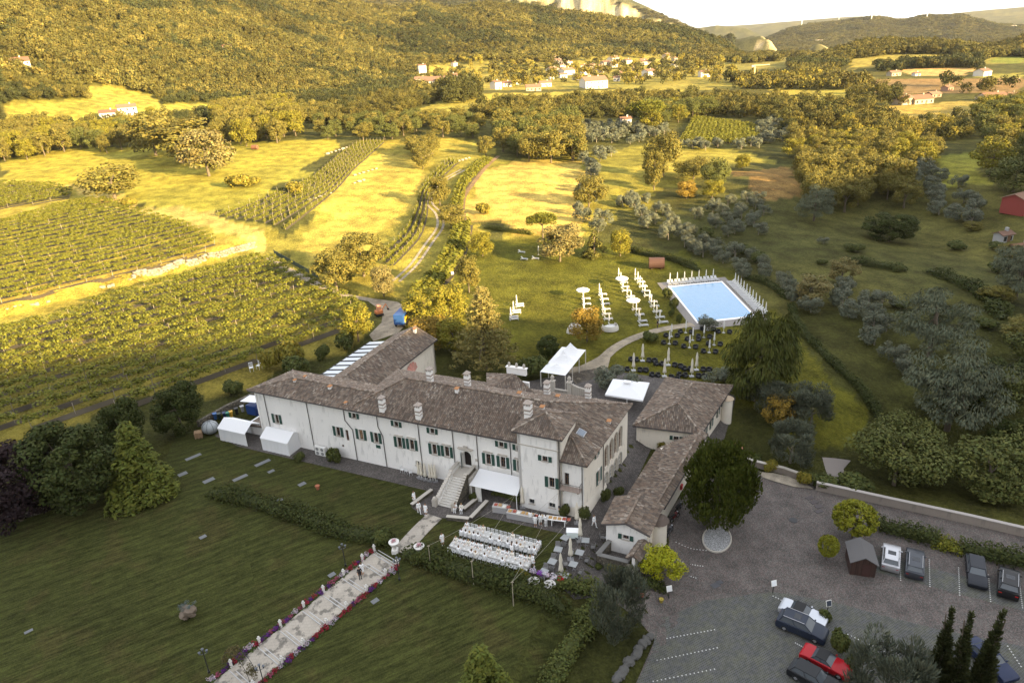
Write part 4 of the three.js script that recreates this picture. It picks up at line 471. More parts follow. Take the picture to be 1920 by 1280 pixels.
function roofHit(x, y) { const o = camera.position.clone().applyMatrix4(vInv), d = ray(x, y).transformDirection(vInv); let best = null; for (const p of roofPlanes) { const den = p.n.dot(d); if (abs(den) < 1e-6) continue; const t = p.n.dot(p.o.clone().sub(o)) / den; if (t < 0 || (best && t > best.t)) continue; const q = o.clone().addScaledVector(d, t); let ok = true; for (let i = 0; i < p.pts.length; i++) { const a = p.pts[i], b = p.pts[(i + 1) % p.pts.length]; if (b.clone().sub(a).cross(q.clone().sub(a)).dot(p.n) < -0.01) ok = false; } if (ok) best = { t, q }; } return best?.q; }
const TILE = [[0.135, 0.100, 0.074], [0.165, 0.126, 0.096], [0.098, 0.073, 0.056], [0.195, 0.155, 0.120], [0.150, 0.106, 0.077], [0.115, 0.092, 0.074], [0.25, 0.212, 0.172]];
function roofPlane(parent, pts, seed, o = {}) { // pts: [s,t,h]..., first two along the eave; lays curved clay tiles in rows
  const P = pts.map((p) => V3(...L3(...p))), e = P[1].clone().sub(P[0]).setY(0).normalize(); let n = P[1].clone().sub(P[0]).cross(P.at(-1).clone().sub(P[0])).normalize(); if (n.y < 0) n.negate(); { const f = n.clone().cross(V3(0, 1, 0)).normalize(); if (f.dot(e) < 0) f.negate(); e.copy(f); } const d = n.clone().cross(e).normalize(); if (d.y < 0) d.negate();
  if (e.clone().cross(d).dot(n) < 0) P.reverse(); const org = P[0].clone(); roofPlanes.push({ n, o: org, pts: P.slice() });
  const q = P.map((p) => { const w = p.clone().sub(org); return [w.dot(e), w.dot(d)]; }), R = rng(seed), m = new MB(), pos = [], col = [], nor = [], step = 0.215, row = 0.36, a0 = min(...q.map((v) => v[0])), a1 = max(...q.map((v) => v[0])); let stain = [];
  const put = (v) => { const w = org.clone().addScaledVector(e, v[0]).addScaledVector(d, v[1]).addScaledVector(n, v[2]); pos.push(w.x, w.y, w.z); };
  for (let a = a0 + step / 2; a < a1; a += step) { const ys = []; for (let i = 0; i < q.length; i++) { const A = q[i], B = q[(i + 1) % q.length]; if ((A[0] > a) !== (B[0] > a)) ys.push(A[1] + (B[1] - A[1]) * (a - A[0]) / (B[0] - A[0])); } if (ys.length < 2) continue; const b0 = min(...ys), b1 = max(...ys), da = (R() - 0.5) * 0.03;
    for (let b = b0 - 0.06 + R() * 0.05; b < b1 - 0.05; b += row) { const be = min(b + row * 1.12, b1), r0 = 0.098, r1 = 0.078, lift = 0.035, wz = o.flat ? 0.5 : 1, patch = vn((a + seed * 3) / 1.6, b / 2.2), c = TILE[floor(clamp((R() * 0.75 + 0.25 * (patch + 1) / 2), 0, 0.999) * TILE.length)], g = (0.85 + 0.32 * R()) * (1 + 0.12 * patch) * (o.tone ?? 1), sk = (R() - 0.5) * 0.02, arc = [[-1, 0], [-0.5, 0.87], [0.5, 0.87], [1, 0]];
      for (let k = 0; k < 3; k++) { const [u0, h0] = arc[k], [u1, h1] = arc[k + 1], v = [[a + da + u0 * r0, b, h0 * r0 * wz + lift], [a + da + u1 * r0, b, h1 * r0 * wz + lift], [a + da + sk + u1 * r1, be, h1 * r1 * wz + 0.005], [a + da + sk + u0 * r1, be, h0 * r1 * wz + 0.005]], nn = e.clone().multiplyScalar((u0 + u1) / 2 * 0.9).add(n).normalize(); for (const i of [0, 1, 2, 0, 2, 3]) { put(v[i]); nor.push(nn.x, nn.y, nn.z); col.push(c[0] * g, c[1] * g, c[2] * g); } } } }
  const g = new THREE.BufferGeometry(); g.setAttribute('position', new THREE.Float32BufferAttribute(pos, 3)); g.setAttribute('normal', new THREE.Float32BufferAttribute(nor, 3)); g.setAttribute('color', new THREE.Float32BufferAttribute(col, 3));
  for (let i = 1; i < P.length - 1; i++) m.tri(P[0].toArray(), P[i].toArray(), P[i + 1].toArray()), m.tri([P[0].x, P[0].y - 0.14, P[0].z], [P[i + 1].x, P[i + 1].y - 0.14, P[i + 1].z], [P[i].x, P[i].y - 0.14, P[i].z]);
  for (let i = 0; i < P.length; i++) { const A = P[i], B = P[(i + 1) % P.length]; m.quad([A.x, A.y - 0.14, A.z], [B.x, B.y - 0.14, B.z], B.toArray(), A.toArray()); }
  const rm = m.build('roof', underTile, parent); const tm = M('clay_tiles', g, tileMat, rm); tm.userData.kind = 'stuff'; return rm;
}
function ridgeTiles(parent, A, B, seed, r = 0.12) { const a = V3(...L3(...A)), b = V3(...L3(...B)), n = Math.ceil(a.distanceTo(b) / 0.38), R = rng(seed), m = new MB(); for (let i = 0; i < n; i++) { const p = a.clone().lerp(b, i / n), q = a.clone().lerp(b, (i + 1.12) / n), c = TILE[floor(R() * TILE.length)], g = 0.9 + 0.4 * R(); const k = new MB().rod([p.x, p.y + 0.05, p.z], [q.x, q.y + 0.03, q.z], r, r * 0.86, 7).geo(); m.add(paint(k, c[0] * g * 1.15, c[1] * g * 1.15, c[2] * g * 1.15)); } const o = m.build('ridge_tiles', tileMat, parent); o.userData.kind = 'stuff'; return o; }
function wall(parent, A, B, h0, h1, holes = [], m = plaster, o = {}) { // A, B = [s,t]; outside is on the right going from A to B; holes [x, y, w, h, arch?]
  const a = V3(...L3(A[0], A[1], 0)), b = V3(...L3(B[0], B[1], 0)), len = a.distanceTo(b), s = new THREE.Shape(); const top = o.top ?? [[len, h1], [0, h1]];
  s.moveTo(0, h0); s.lineTo(len, h0); for (const [x, y] of top) s.lineTo(x, y); s.closePath();
  for (const [x, y, w, h, arch] of holes) { const p = new THREE.Path(); p.moveTo(x - w / 2, y); p.lineTo(x - w / 2, y + h - (arch ? w / 2 : 0)); if (arch) p.absarc(x, y + h - w / 2, w / 2, PI, 0, true); else p.lineTo(x + w / 2, y + h); p.lineTo(x + w / 2, y); p.closePath(); s.holes.push(p); }
  const g = new THREE.ExtrudeGeometry(s, { depth: o.thick ?? 0.35, bevelEnabled: false, curveSegments: 8 }); g.translate(0, 0, -(o.thick ?? 0.35)); const w = M(o.name ?? 'wall', g, m, parent); w.position.copy(a); w.rotation.y = Math.atan2(-(b.z - a.z), b.x - a.x); return w;
}
const gcache = {}; const gk = (k, f) => (gcache[k] ??= f());
function windowAt(wallMesh, x, y, w, h, o = {}) { // pane set back in the opening, frame, sill, shutters folded open on the wall
  const k = [w, h, o.arch ? 1 : 0].join(), g = M(o.name ?? 'window', gk('pane' + k, () => new THREE.PlaneGeometry(w + 0.04, h + 0.04)), o.pane ?? paneDark, wallMesh); g.position.set(x, y + h / 2, -0.2);
  M('frame', gk('frame' + k, () => { const m = new MB(), f = 0.05; m.box(w, f, 0.05, 0, h / 2 - f / 2, 0.03).box(w, f, 0.05, 0, -h / 2 + f / 2, 0.03).box(f, h, 0.05, -w / 2 + f / 2, 0, 0.03).box(f, h, 0.05, w / 2 - f / 2, 0, 0.03).box(f * 0.9, h, 0.05, 0, 0, 0.032); if (h > 1) m.box(w, f * 0.7, 0.05, 0, h * 0.1, 0.031); return m.geo(); }), o.frame ?? woodBrown, g);
  if (!o.bare) { M('sill', gk('sill' + k, () => new MB().box(w + 0.22, 0.07, 0.5, 0, -h / 2 - 0.035, 0.10).geo()), paleStone, g); M('surround', gk('sur' + k, () => { const m = new MB(), f = 0.09; m.box(f, h, 0.05, -w / 2 - f / 2, 0, 0.22).box(f, h, 0.05, w / 2 + f / 2, 0, 0.22).box(w + 2 * f, f, 0.05, 0, h / 2 + f / 2, 0.22); return m.geo(); }), frameWhite, g); }
  if (o.hood) M('hood', gk('hood' + k, () => new MB().box(w + 0.55, 0.07, 0.24, 0, h / 2 + 0.27, 0.3).box(w + 0.35, 0.06, 0.16, 0, h / 2 + 0.2, 0.27).geo()), paleStone, g);
  for (const sd of o.shutters ?? []) { const sh = M('shutter', gk('shut' + k, () => { const m = new MB(), sw = w * 0.6; m.box(sw, h + 0.06, 0.03, 0, 0, 0); for (const q of [-1, 1]) m.box(0.05, h + 0.06, 0.05, q * (sw / 2 - 0.025), 0, 0.006); for (let i = 0; i < h / 0.09; i++) m.box(sw - 0.1, 0.05, 0.018, 0, -h / 2 + 0.05 + i * 0.09, 0.02, 0, 0.5); return m.geo(); }), shutterGreen, g); sh.position.set(sd * (w / 2 + 0.09 + w * 0.32), 0, 0.255); }
  return g;
}
function pipe(parent, s, t, h0, h1, jog = 0) { const m = new MB(); const p = (ds, h) => L3(s + ds, t - 0.08, h); if (jog) m.rod(p(0, h1), p(0, h1 * 0.78), 0.045).rod(p(0, h1 * 0.78), p(jog, h1 * 0.62), 0.045).rod(p(jog, h1 * 0.62), p(jog, h0), 0.045); else m.rod(p(0, h1), p(0, h0), 0.045); m.rod(p(0, h1), L3(s, t - 0.45, h1 + 0.2), 0.045); return m.build('downpipe', pipeMat, parent); }
function gutter(parent, A, B) { return new MB().rod(L3(...A), L3(...B), 0.075, 0.075, 6).build('gutter', pipeMat, parent); }
const cornice = (parent, A, B, m = frameWhite) => { const a = V3(...L3(...A)), b = V3(...L3(...B)), c = a.clone().lerp(b, 0.5), g = new MB().box(a.distanceTo(b), 0.16, 0.22, 0, 0, 0).build('cornice', m, parent); g.position.copy(c); g.rotation.y = Math.atan2(-(b.z - a.z), b.x - a.x); return g; };
function chimney(parent, x, y, hgt, w, kind = 0) { const q = roofHit(x, y); if (!q) { console.log('no roof under', x, y); return; } const m = new MB(), c = new MB(); if (kind === 0) { m.box(w, hgt, w, 0, hgt / 2 - 0.4, 0); c.box(w + 0.1, 0.09, w + 0.1, 0, hgt * 0.30, 0); c.box(w + 0.08, 0.2, w + 0.08, 0, hgt * 0.52, 0); for (const i of [-1, 0, 1]) for (const j of [-1, 1]) c.box(0.09, 0.26, 0.09, i * w * 0.42, hgt - 0.3, j * w * 0.42); c.box(w + 0.14, 0.08, w + 0.14, 0, hgt - 0.14, 0); c.cyl(w * 0.85, 0.06, 0.32, 0, hgt + 0.06, 0, 4, 0, PI / 4); } else { m.box(w, hgt, w, 0, hgt / 2 - 0.2, 0); c.box(w + 0.12, 0.06, w + 0.16, 0, hgt - 0.17, 0, 0, 0.12); }
  const g = m.build(kind ? 'roof_vent' : 'chimney', plaster, parent); g.position.copy(q); c.build('cap', kind ? mat(0.36, 0.17, 0.07, 0.9) : mat(0.33, 0.28, 0.24, 0.95), g); return g; }

// ---------------------------------------------------------------- villa
{
  const v = VT('villa', 'long white plastered villa with brown tiled hip roofs, green shutters and a corner tower', 'villa');
  const lower = [[-11.9, 3.08], [-2.25, 3.1], [1.2, 3.3], [3.37, 3.3], [6.7, 3.33], [8.4, 3.35], [11.44, 3.36], [13.1, 3.4], [18.4, 3.55], [20.2, 3.55], [22.2, 3.5]], upper = [0.55, 6.55, 11.4, 20.1, 22.2], w = 0.6, h = 1.38, O = -14.9;
  const holes = lower.map(([s, y], i) => [s - O, y, w, i < 2 ? 1.28 : h]).concat(upper.map((s) => [s - O, 6.17, 0.56, 0.66]), [[-0.95 - O, 2.64, 0.42, 1.55], [15.7 - O, 2.62, 1.02, 2.05, 1], [-1.9 - O, 1.5, 0.35, 0.4], [8.9 - O, 1.3, 0.5, 0.6], [17.6 - O, -0.3, 1.3, 2.0], [20.6 - O, -0.3, 1.0, 2.0]]);
  const fw = wall(v, [O, 0], [23.0, 0], -0.9, 7.52, holes);
  lower.forEach(([s, y], i) => windowAt(fw, s - O, y, w, i < 2 ? 1.28 : h, { shutters: i === 0 || i === 1 ? [-1, 1] : [-1, 1], hood: i > 3, pane: i === 2 ? mat(0.35, 0.22, 0.12, 0.4) : paneDark }));
  upper.forEach((s) => windowAt(fw, s - O, 6.17, 0.56, 0.66, { shutters: [-1, 1] }));
  windowAt(fw, -0.95 - O, 2.64, 0.42, 1.55, { pane: mat(0.06, 0.022, 0.016, 0.5), name: 'side_door', bare: 1 }); windowAt(fw, -1.9 - O, 1.5, 0.35, 0.4, { bare: 1 }); windowAt(fw, 8.9 - O, 1.3, 0.5, 0.6, { frame: iron });
  const vt = new MB().box(0.62, 0.42, 0.04).build('vent_panel', shutterGreen, fw); vt.position.set(3.5 - O, 2.75, 0.03);
  { const d = M('entrance', new THREE.PlaneGeometry(1.1, 2.1), mat(0.018, 0.012, 0.010, 0.8), fw); d.position.set(15.7 - O, 3.65, -0.34); const su = new MB(); for (let i = 0; i <= 10; i++) { const a = PI * i / 10; su.box(0.2, 0.17, 0.1, cos(a) * 0.62, 0.51 + sin(a) * 0.62, 0, 0, 0, a - PI / 2); } for (const q of [-1, 1]) su.box(0.17, 1.55, 0.1, q * 0.62, -0.25, 0); const sm = su.build('door_surround', frameWhite, d); sm.position.z = 0.38;
    const lf = new MB().box(0.5, 1.9, 0.05).box(0.36, 0.6, 0.06, 0, 0.4, 0).build('door_leaf', mat(0.16, 0.19, 0.18, 0.4), d); lf.position.set(-0.62, -0.08, 0.68); lf.rotation.y = -1.25; const hd = new MB().box(1.9, 0.1, 0.38).box(1.6, 0.1, 0.26, 0, -0.1, 0).box(0.5, 0.32, 0.12, 0, 0.2, 0).build('door_hood', paleStone, d); hd.position.set(-0.1, 1.42, 0.5);
    const pq = new MB().box(0.4, 0.34, 0.03).build('plaque', paleStone, fw); pq.position.set(16.9 - O, 3.75, 0.02); }
  for (const [s, j] of [[-13.3, 0], [-6.5, 0], [-0.9, 0.95], [3.9, 0.5], [9.55, 0], [14.05, 0], [17.1, 0], [21.2, 0]]) pipe(v, s, 0, 0, 7.2, j);
  cornice(v, [O, -0.1, 7.42], [22.9, -0.1, 7.42]); gutter(v, [-15.3, -0.6, 7.47], [22.6, -0.6, 7.47]);
  wall(v, [-13.1, 5.7], [O, 0], -1, 7.5, [[3, 3.4, 0.6, 1.3]]); wall(v, [0, 5.7], [-13.1, 5.7], -1, 7.5); wall(v, [0.2, 11.2], [0.2, 5.7], -1, 6.85); wall(v, [30.9, 11.2], [0.2, 11.2], -1, 6.8);
  // tower and east block
  const tw = wall(v, [22.8, -1.6], [27.6, -1.6], -0.9, 9.75, [[3.1, 6.62, 0.6, 0.62], [3.8, 3.46, 0.62, 1.28], [1.4, 0.8, 0.6, 0.6], [3.75, 0.86, 0.72, 0.62]]);
  windowAt(tw, 3.1, 6.62, 0.6, 0.62, { shutters: [-1, 1] }); windowAt(tw, 3.8, 3.46, 0.62, 1.28, { shutters: [-1, 1] }); windowAt(tw, 1.4, 0.8, 0.6, 0.6, { frame: iron }); windowAt(tw, 3.75, 0.86, 0.72, 0.62, { frame: iron });
  wall(v, [22.8, 3.3], [22.8, -1.6], 0, 9.75); wall(v, [27.6, -1.6], [27.6, 3.3], 0, 9.75, [], cream); wall(v, [27.6, 3.3], [22.8, 3.3], 6, 9.75, [], cream);
  new MB().box(4.86, 0.09, 0.1, 25.2, 8.14, 1.63).build('string_course', paleStone, v); cornice(v, [22.8, -1.7, 9.68], [27.65, -1.7, 9.68]); pipe(v, 27.5, -1.6, -0.6, 9.5); gutter(v, [22.4, -2.05, 9.72], [28.0, -2.05, 9.72]);
  const rw = wall(v, [27.6, -1.2], [30.0, -1.2], -1.6, 7.15, [[0.55, 3.92, 0.5, 1.5]]); windowAt(rw, 0.55, 3.92, 0.5, 1.5, { name: 'balcony_door', frame: woodBrown }); pipe(v, 29.85, -1.2, -0.8, 7.0); gutter(v, [27.6, -1.68, 7.0], [30.5, -1.68, 7.0]);
  { const b = new MB().box(2.2, 0.16, 0.75, 0, 0, 0.37).box(0.16, 0.3, 0.5, -0.8, -0.22, 0.25).box(0.16, 0.3, 0.5, 0.8, -0.22, 0.25).build('balcony', mat(0.33, 0.26, 0.22, 0.9), rw); b.position.set(1.1, 3.72, 0.01); const r = new MB(); for (let i = 0; i <= 14; i++) r.rod([-1.05 + i * 0.15, 0.08, 0.7], [-1.05 + i * 0.15, 0.75, 0.7], 0.012, 0.012, 4); r.box(2.15, 0.03, 0.03, 0, 0.76, 0.7); for (const q of [-1, 1]) { r.box(0.03, 0.03, 0.7, q * 1.06, 0.76, 0.36); for (let i = 0; i < 4; i++) r.rod([q * 1.06, 0.08, 0.1 + i * 0.18], [q * 1.06, 0.75, 0.1 + i * 0.18], 0.012, 0.012, 4); } r.build('railing', iron, b); }
  const E0 = [30.0, -1.2], E1 = [31.0, 12.2], dl = hypot(1, 13.4), up4 = [6.45, 8.0, 9.45, 10.95];
  const ew = wall(v, E0, E1, -2.2, 7.05, [...up4.map((x) => [x, 2.5, 1.0, 2.85, 1]), ...up4.map((x) => [x, -0.95, 1.0, 2.75, 1]), [4.2, 1.95, 0.6, 1.7], [3.6, 5.7, 0.5, 0.55], [7.2, 5.85, 0.45, 0.5]], cream);
  for (const x of up4) { for (const [y, hh, pm] of [[2.5, 2.85, mat(0.22, 0.115, 0.05, 0.5)], [-0.95, 2.75, paneDark]]) { const a = M('arched_window', gk('arch' + y, () => { const s = new THREE.Shape(); s.moveTo(-0.5, 0); s.lineTo(-0.5, hh - 0.5); s.absarc(0, hh - 0.5, 0.5, PI, 0, true); s.lineTo(0.5, 0); return new THREE.ShapeGeometry(s, 10); }), pm, ew); a.position.set(x, y, -0.22); M('glazing_bars', gk('archb' + y, () => { const m = new MB(); for (const q of [-0.25, 0, 0.25]) m.box(0.045, hh - 0.1, 0.05, q, hh / 2 - 0.05, 0.03); for (let i = 1; i < 5; i++) m.box(1, 0.04, 0.05, 0, i * hh / 5.2, 0.031); return m.geo(); }), y > 0 ? mat(0.10, 0.045, 0.02, 0.6) : frameWhite, a); M('arch_surround', gk('archs' + y, () => { const m = new MB(); for (let i = 0; i <= 9; i++) { const t = PI * i / 9; m.box(0.22, 0.12, 0.06, cos(t) * 0.57, hh - 0.5 + sin(t) * 0.57, 0.24, 0, 0, t - PI / 2); } for (const q of [-1, 1]) m.box(0.12, hh - 0.5, 0.06, q * 0.57, (hh - 0.5) / 2, 0.24); return m.geo(); }), paleStone, a); } }
  windowAt(ew, 4.2, 1.95, 0.6, 1.7, { shutters: [-1, 1] }); windowAt(ew, 3.6, 5.7, 0.5, 0.55, { shutters: [-1, 1] }); windowAt(ew, 7.2, 5.85, 0.45, 0.5, { bare: 1 }); gutter(v, [30.45, -1.7, 6.98], [31.45, 12.6, 6.98]); pipe(ew, 5.4, 0, -1.2, 6.8);
  // battered foot of the east corner
  { const m = new MB(); const p = [[30.0, -1.2], [30.25, 2.0], [30.45, 4.8]].map(([s, t]) => [s, t]); m.quad(L3(30.0, -1.22, 1.7), L3(30.55, -1.5, -1.9), L3(30.95, 5.2, -1.9), L3(30.48, 5.2, 0.6)); m.quad(L3(27.7, -1.3, -0.9), L3(30.55, -1.5, -1.9), L3(30.0, -1.22, 1.7), L3(27.7, -1.22, 0.8)); m.build('battered_base', cream, v); }
  // roofs
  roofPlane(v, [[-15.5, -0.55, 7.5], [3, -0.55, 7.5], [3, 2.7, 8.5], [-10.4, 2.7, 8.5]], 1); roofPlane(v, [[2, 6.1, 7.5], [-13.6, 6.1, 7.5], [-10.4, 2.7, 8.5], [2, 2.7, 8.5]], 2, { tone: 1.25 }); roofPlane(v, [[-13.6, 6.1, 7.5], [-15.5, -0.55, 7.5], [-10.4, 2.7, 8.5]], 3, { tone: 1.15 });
  ridgeTiles(v, [-10.4, 2.7, 8.55], [2.4, 2.7, 8.55], 4); ridgeTiles(v, [-15.5, -0.55, 7.55], [-10.4, 2.7, 8.55], 5); ridgeTiles(v, [-13.6, 6.1, 7.55], [-10.4, 2.7, 8.55], 6);
  roofPlane(v, [[0, -0.55, 7.54], [22.85, -0.55, 7.54], [24.1, 4.75, 9.95], [5.4, 4.75, 9.95]], 7); roofPlane(v, [[27.5, -1.7, 7.02], [30.55, -1.7, 7.02], [28.0, 1.0, 8.25], [27.5, 1.0, 8.25]], 8); roofPlane(v, [[27.6, 1.0, 8.25], [28.0, 1.0, 8.25], [24.1, 4.75, 9.95]], 81);
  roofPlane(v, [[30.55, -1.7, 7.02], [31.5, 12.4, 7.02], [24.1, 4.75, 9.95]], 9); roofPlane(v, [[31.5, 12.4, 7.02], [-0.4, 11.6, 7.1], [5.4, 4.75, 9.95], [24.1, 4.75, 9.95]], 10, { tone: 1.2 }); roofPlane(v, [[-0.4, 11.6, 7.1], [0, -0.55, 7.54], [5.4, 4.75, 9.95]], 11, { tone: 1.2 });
  for (const [a, b, k] of [[[5.4, 4.75, 10], [24.1, 4.75, 10], 12], [[0.6, 0.1, 7.9], [5.4, 4.75, 10], 13], [[-0.4, 11.6, 7.15], [5.4, 4.75, 10], 14], [[31.5, 12.4, 7.07], [24.1, 4.75, 10], 15], [[30.55, -1.7, 7.07], [28.0, 1.0, 8.3], 16]]) ridgeTiles(v, a, b, k);
  const c4 = [[22.4, -2.0, 9.76], [28.0, -2.0, 9.76], [28.0, 3.7, 9.76], [22.4, 3.7, 9.76]], ap = [25.2, 0.85, 10.95]; c4.forEach((p, i) => { roofPlane(v, [p, c4[(i + 1) % 4], ap], 20 + i); ridgeTiles(v, [p[0], p[1], p[2] + 0.04], [ap[0], ap[1], ap[2] + 0.04], 30 + i); });
  // a cross roof at the back with a white parapet
  roofPlane(v, [[14.6, 8.2, 8.1], [20.4, 9.4, 8.1], [16.8, 11.6, 9.1]], 40); roofPlane(v, [[12.4, 12.6, 8.1], [14.6, 8.2, 8.1], [16.8, 11.6, 9.1]], 41, { tone: 1.2 }); wall(v, [18.4, 12.4], [14, 12.4], 0, 7.9); roofPlane(v, [[22.8, 2.0, 8.7], [27.2, 2.0, 8.7], [24.1, 4.75, 9.95]], 42);
  { const p = new MB().box(2.6, 0.9, 0.4).box(2.8, 0.12, 0.55, 0, 0.45, 0).build('parapet', plaster, v); p.position.set(...L3(16.9, 12.0, 9.4)); for (const x of [-1, 0, 1]) { const f = new MB().lathe([[0.02, 0.5], [0.1, 0.44], [0.19, 0.25], [0.1, 0.08], [0.16, 0], [0.16, -0.1]]).build('finial', paleStone, p); f.position.set(x, 0.6, 0); } }
  for (const [x, y, h, w, k] of [[718, 770, 1.9, 0.62, 0], [786, 784, 1.9, 0.62, 0], [991, 782, 1.9, 0.72, 0], [807, 716, 1.9, 0.62, 0], [877, 724, 1.9, 0.62, 0], [1026, 740, 1.8, 0.62, 0], [1103, 748, 1.9, 0.62, 0], [857, 735, 0.7, 0.4, 1], [974, 740, 0.5, 0.4, 1], [1046, 746, 0.5, 0.4, 1], [1017, 768, 0.6, 0.4, 1], [1142, 793, 0.5, 0.4, 1], [553, 716, 0.5, 0.3, 1], [572, 709, 0.5, 0.3, 1], [619, 729, 0.6, 0.4, 1], [648, 757, 0.4, 0.3, 1]]) chimney(v, x, y, h, w, k);
  { const q = roofHit(1090, 813); if (q) { const s = new MB().box(0.95, 0.1, 1.2).build('skylight', mat(0.3, 0.3, 0.3, 0.5), v); s.position.copy(q).setY(q.y + 0.12); s.rotation.set(0, 0, -0.38); const g = new MB().box(0.75, 0.03, 1.0, 0, 0.06, 0).build('skylight_pane', mat(0.16, 0.19, 0.23, 0.15), s); } }
}
// ---------------------------------------------------------------- cellar wing behind
{
  const v = VT('cellar_wing', 'long tiled cellar wing with one sunlit ridge and a pink mural on its gable side', 'farm building'), h = 5.5;
  wall(v, [-2.9, 6], [-2.9, 25.2], -1, h, [], cream); wall(v, [-9.3, 25.2], [-9.3, 6], -1, h, [], plaster); wall(v, [-2.9, 25.2], [-9.3, 25.2], -1, h, [], cream, { top: [[6.4, h], [3.2, 7], [0, h]] }); wall(v, [-9.3, 6], [-2.9, 6], -1, h);
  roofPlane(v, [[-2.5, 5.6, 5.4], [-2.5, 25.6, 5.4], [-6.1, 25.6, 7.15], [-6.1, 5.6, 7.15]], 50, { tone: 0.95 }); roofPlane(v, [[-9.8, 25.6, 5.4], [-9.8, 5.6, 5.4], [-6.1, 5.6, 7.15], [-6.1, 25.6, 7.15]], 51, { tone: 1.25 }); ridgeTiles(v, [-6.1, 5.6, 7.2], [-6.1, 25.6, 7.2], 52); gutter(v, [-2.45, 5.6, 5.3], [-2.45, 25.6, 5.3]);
  chimney(v, ...[778, 624], 0.9, 0.4, 1);
  // two round fan awnings folded on the wall
  for (const [t, z, r] of [[15.2, 3.2, 1.3], [18.3, 3.6, 1.5]]) { const m = new MB(); for (let i = 0; i < 12; i++) { const a0 = PI * i / 12, a1 = PI * (i + 1) / 12; m.tri([0, 0, 0.5], [cos(a0) * r, sin(a0) * r * 0.9, 0], [cos(a1) * r, sin(a1) * r * 0.9, i % 2 ? 0.1 : -0.02]); } m.box(2 * r, 0.06, 0.06, 0, 0, 0.02); const f = m.build('fan_awning', new THREE.MeshStandardMaterial({ color: rgb(0.52, 0.24, 0.19), roughness: 0.8, side: THREE.DoubleSide }), v); f.position.set(...L3(-2.75, t, z - 0.2)); f.rotation.y = PI / 2; }
  // glazed lean-to with dark rafters
  const g = VT('glazed_canopy', 'sloping white panel canopy with dark rafters beside the cellar', 'canopy'); const pr = []; for (let i = 0; i < 9; i++) { const t0 = 13.2 + i * 1.6, m = new MB(); m.quad(L3(-16.3, t0, 2.5), L3(-11.2, t0 - 1.0, 3.8), L3(-11.2, t0 + 0.15, 3.8), L3(-16.3, t0 + 1.15, 2.5)); m.build('panel', mat(0.62, 0.66, 0.70, 0.35), g); new MB().rod(L3(-16.5, t0 - 0.22, 2.5), L3(-11.1, t0 - 1.25, 3.85), 0.1, 0.1, 4).build('rafter', iron, g); new MB().rod(L3(-16.3, t0 - 0.2, -1), L3(-16.3, t0 - 0.2, 2.5), 0.06).build('post', iron, g); }
  new MB().rod(L3(-16.4, 13, 2.46), L3(-16.4, 27.6, 2.46), 0.08).build('beam', iron, g);
}
// ---------------------------------------------------------------- guest house, long low wing and gatehouse
{
  const v = VT('guest_house', 'cream two-storey guest house with hipped tile roof beside the villa courtyard', 'house'), e = 2.05;
  const f = wall(v, [31.1, 16.3], [38.6, 17.1], -2.6, e + 0.1, [[4.9, 0.55, 0.62, 0.5], [5.6, -1.3, 0.5, 0.3]], cream); windowAt(f, 4.9, 0.55, 0.62, 0.5, { shutters: [-1, 1] }); windowAt(f, 5.6, -1.3, 0.5, 0.3, { shutters: [-1, 1] }); const pl = new MB().box(0.7, 0.35, 0.05).build('notice_panel', mat(0.28, 0.12, 0.06, 0.7), f); pl.position.set(0.5, -1.1, 0.03);
  const wr = wall(v, [38.6, 17.1], [40.3, 30.2], -4, e + 0.1, [[3, -0.4, 0.55, 1.2], [5.5, -0.2, 0.55, 1.2], [8.5, 0, 0.55, 1.2], [10.5, 0.6, 0.5, 0.6], [7, 1.2, 0.4, 0.4]], cream); for (const [x, y, w, h] of [[3, -0.4, 0.55, 1.2], [5.5, -0.2, 0.55, 1.2], [8.5, 0, 0.55, 1.2], [10.5, 0.6, 0.5, 0.6], [7, 1.2, 0.4, 0.4]]) windowAt(wr, x, y, w, h, { shutters: [-1, 1] });
  wall(v, [40.3, 30.2], [32.0, 29.8], -3, e + 0.1, [], cream); wall(v, [32.0, 29.8], [31.1, 16.3], -3, e + 0.1, [], cream);
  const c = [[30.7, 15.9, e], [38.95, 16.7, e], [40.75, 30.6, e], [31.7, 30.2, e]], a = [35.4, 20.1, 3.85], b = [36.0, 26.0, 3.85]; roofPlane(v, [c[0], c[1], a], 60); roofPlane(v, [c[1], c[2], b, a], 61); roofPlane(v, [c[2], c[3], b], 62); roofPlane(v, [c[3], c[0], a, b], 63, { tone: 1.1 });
  for (const [p, q, k] of [[c[0], a, 64], [c[1], a, 65], [c[2], b, 66], [c[3], b, 67], [a, b, 68]]) ridgeTiles(v, [p[0], p[1], p[2] + 0.05], [q[0], q[1], q[2] + 0.05], k, 0.13);
  { const t = new MB().cyl(0.8, 0.75, 6.0, 0, 0, 0, 14).build('round_turret', cream, v); t.position.set(...L3(40.5, 27.6, -1.3)); new MB().cyl(0.9, 0.1, 0.4, 0, 3.15, 0, 14).build('turret_roof', mat(0.36, 0.28, 0.2, 0.9), t); }
  gutter(v, [30.7, 15.8, e - 0.05], [38.95, 16.6, e - 0.05]); gutter(v, [39.05, 16.7, e - 0.05], [40.85, 30.6, e - 0.05]);
}
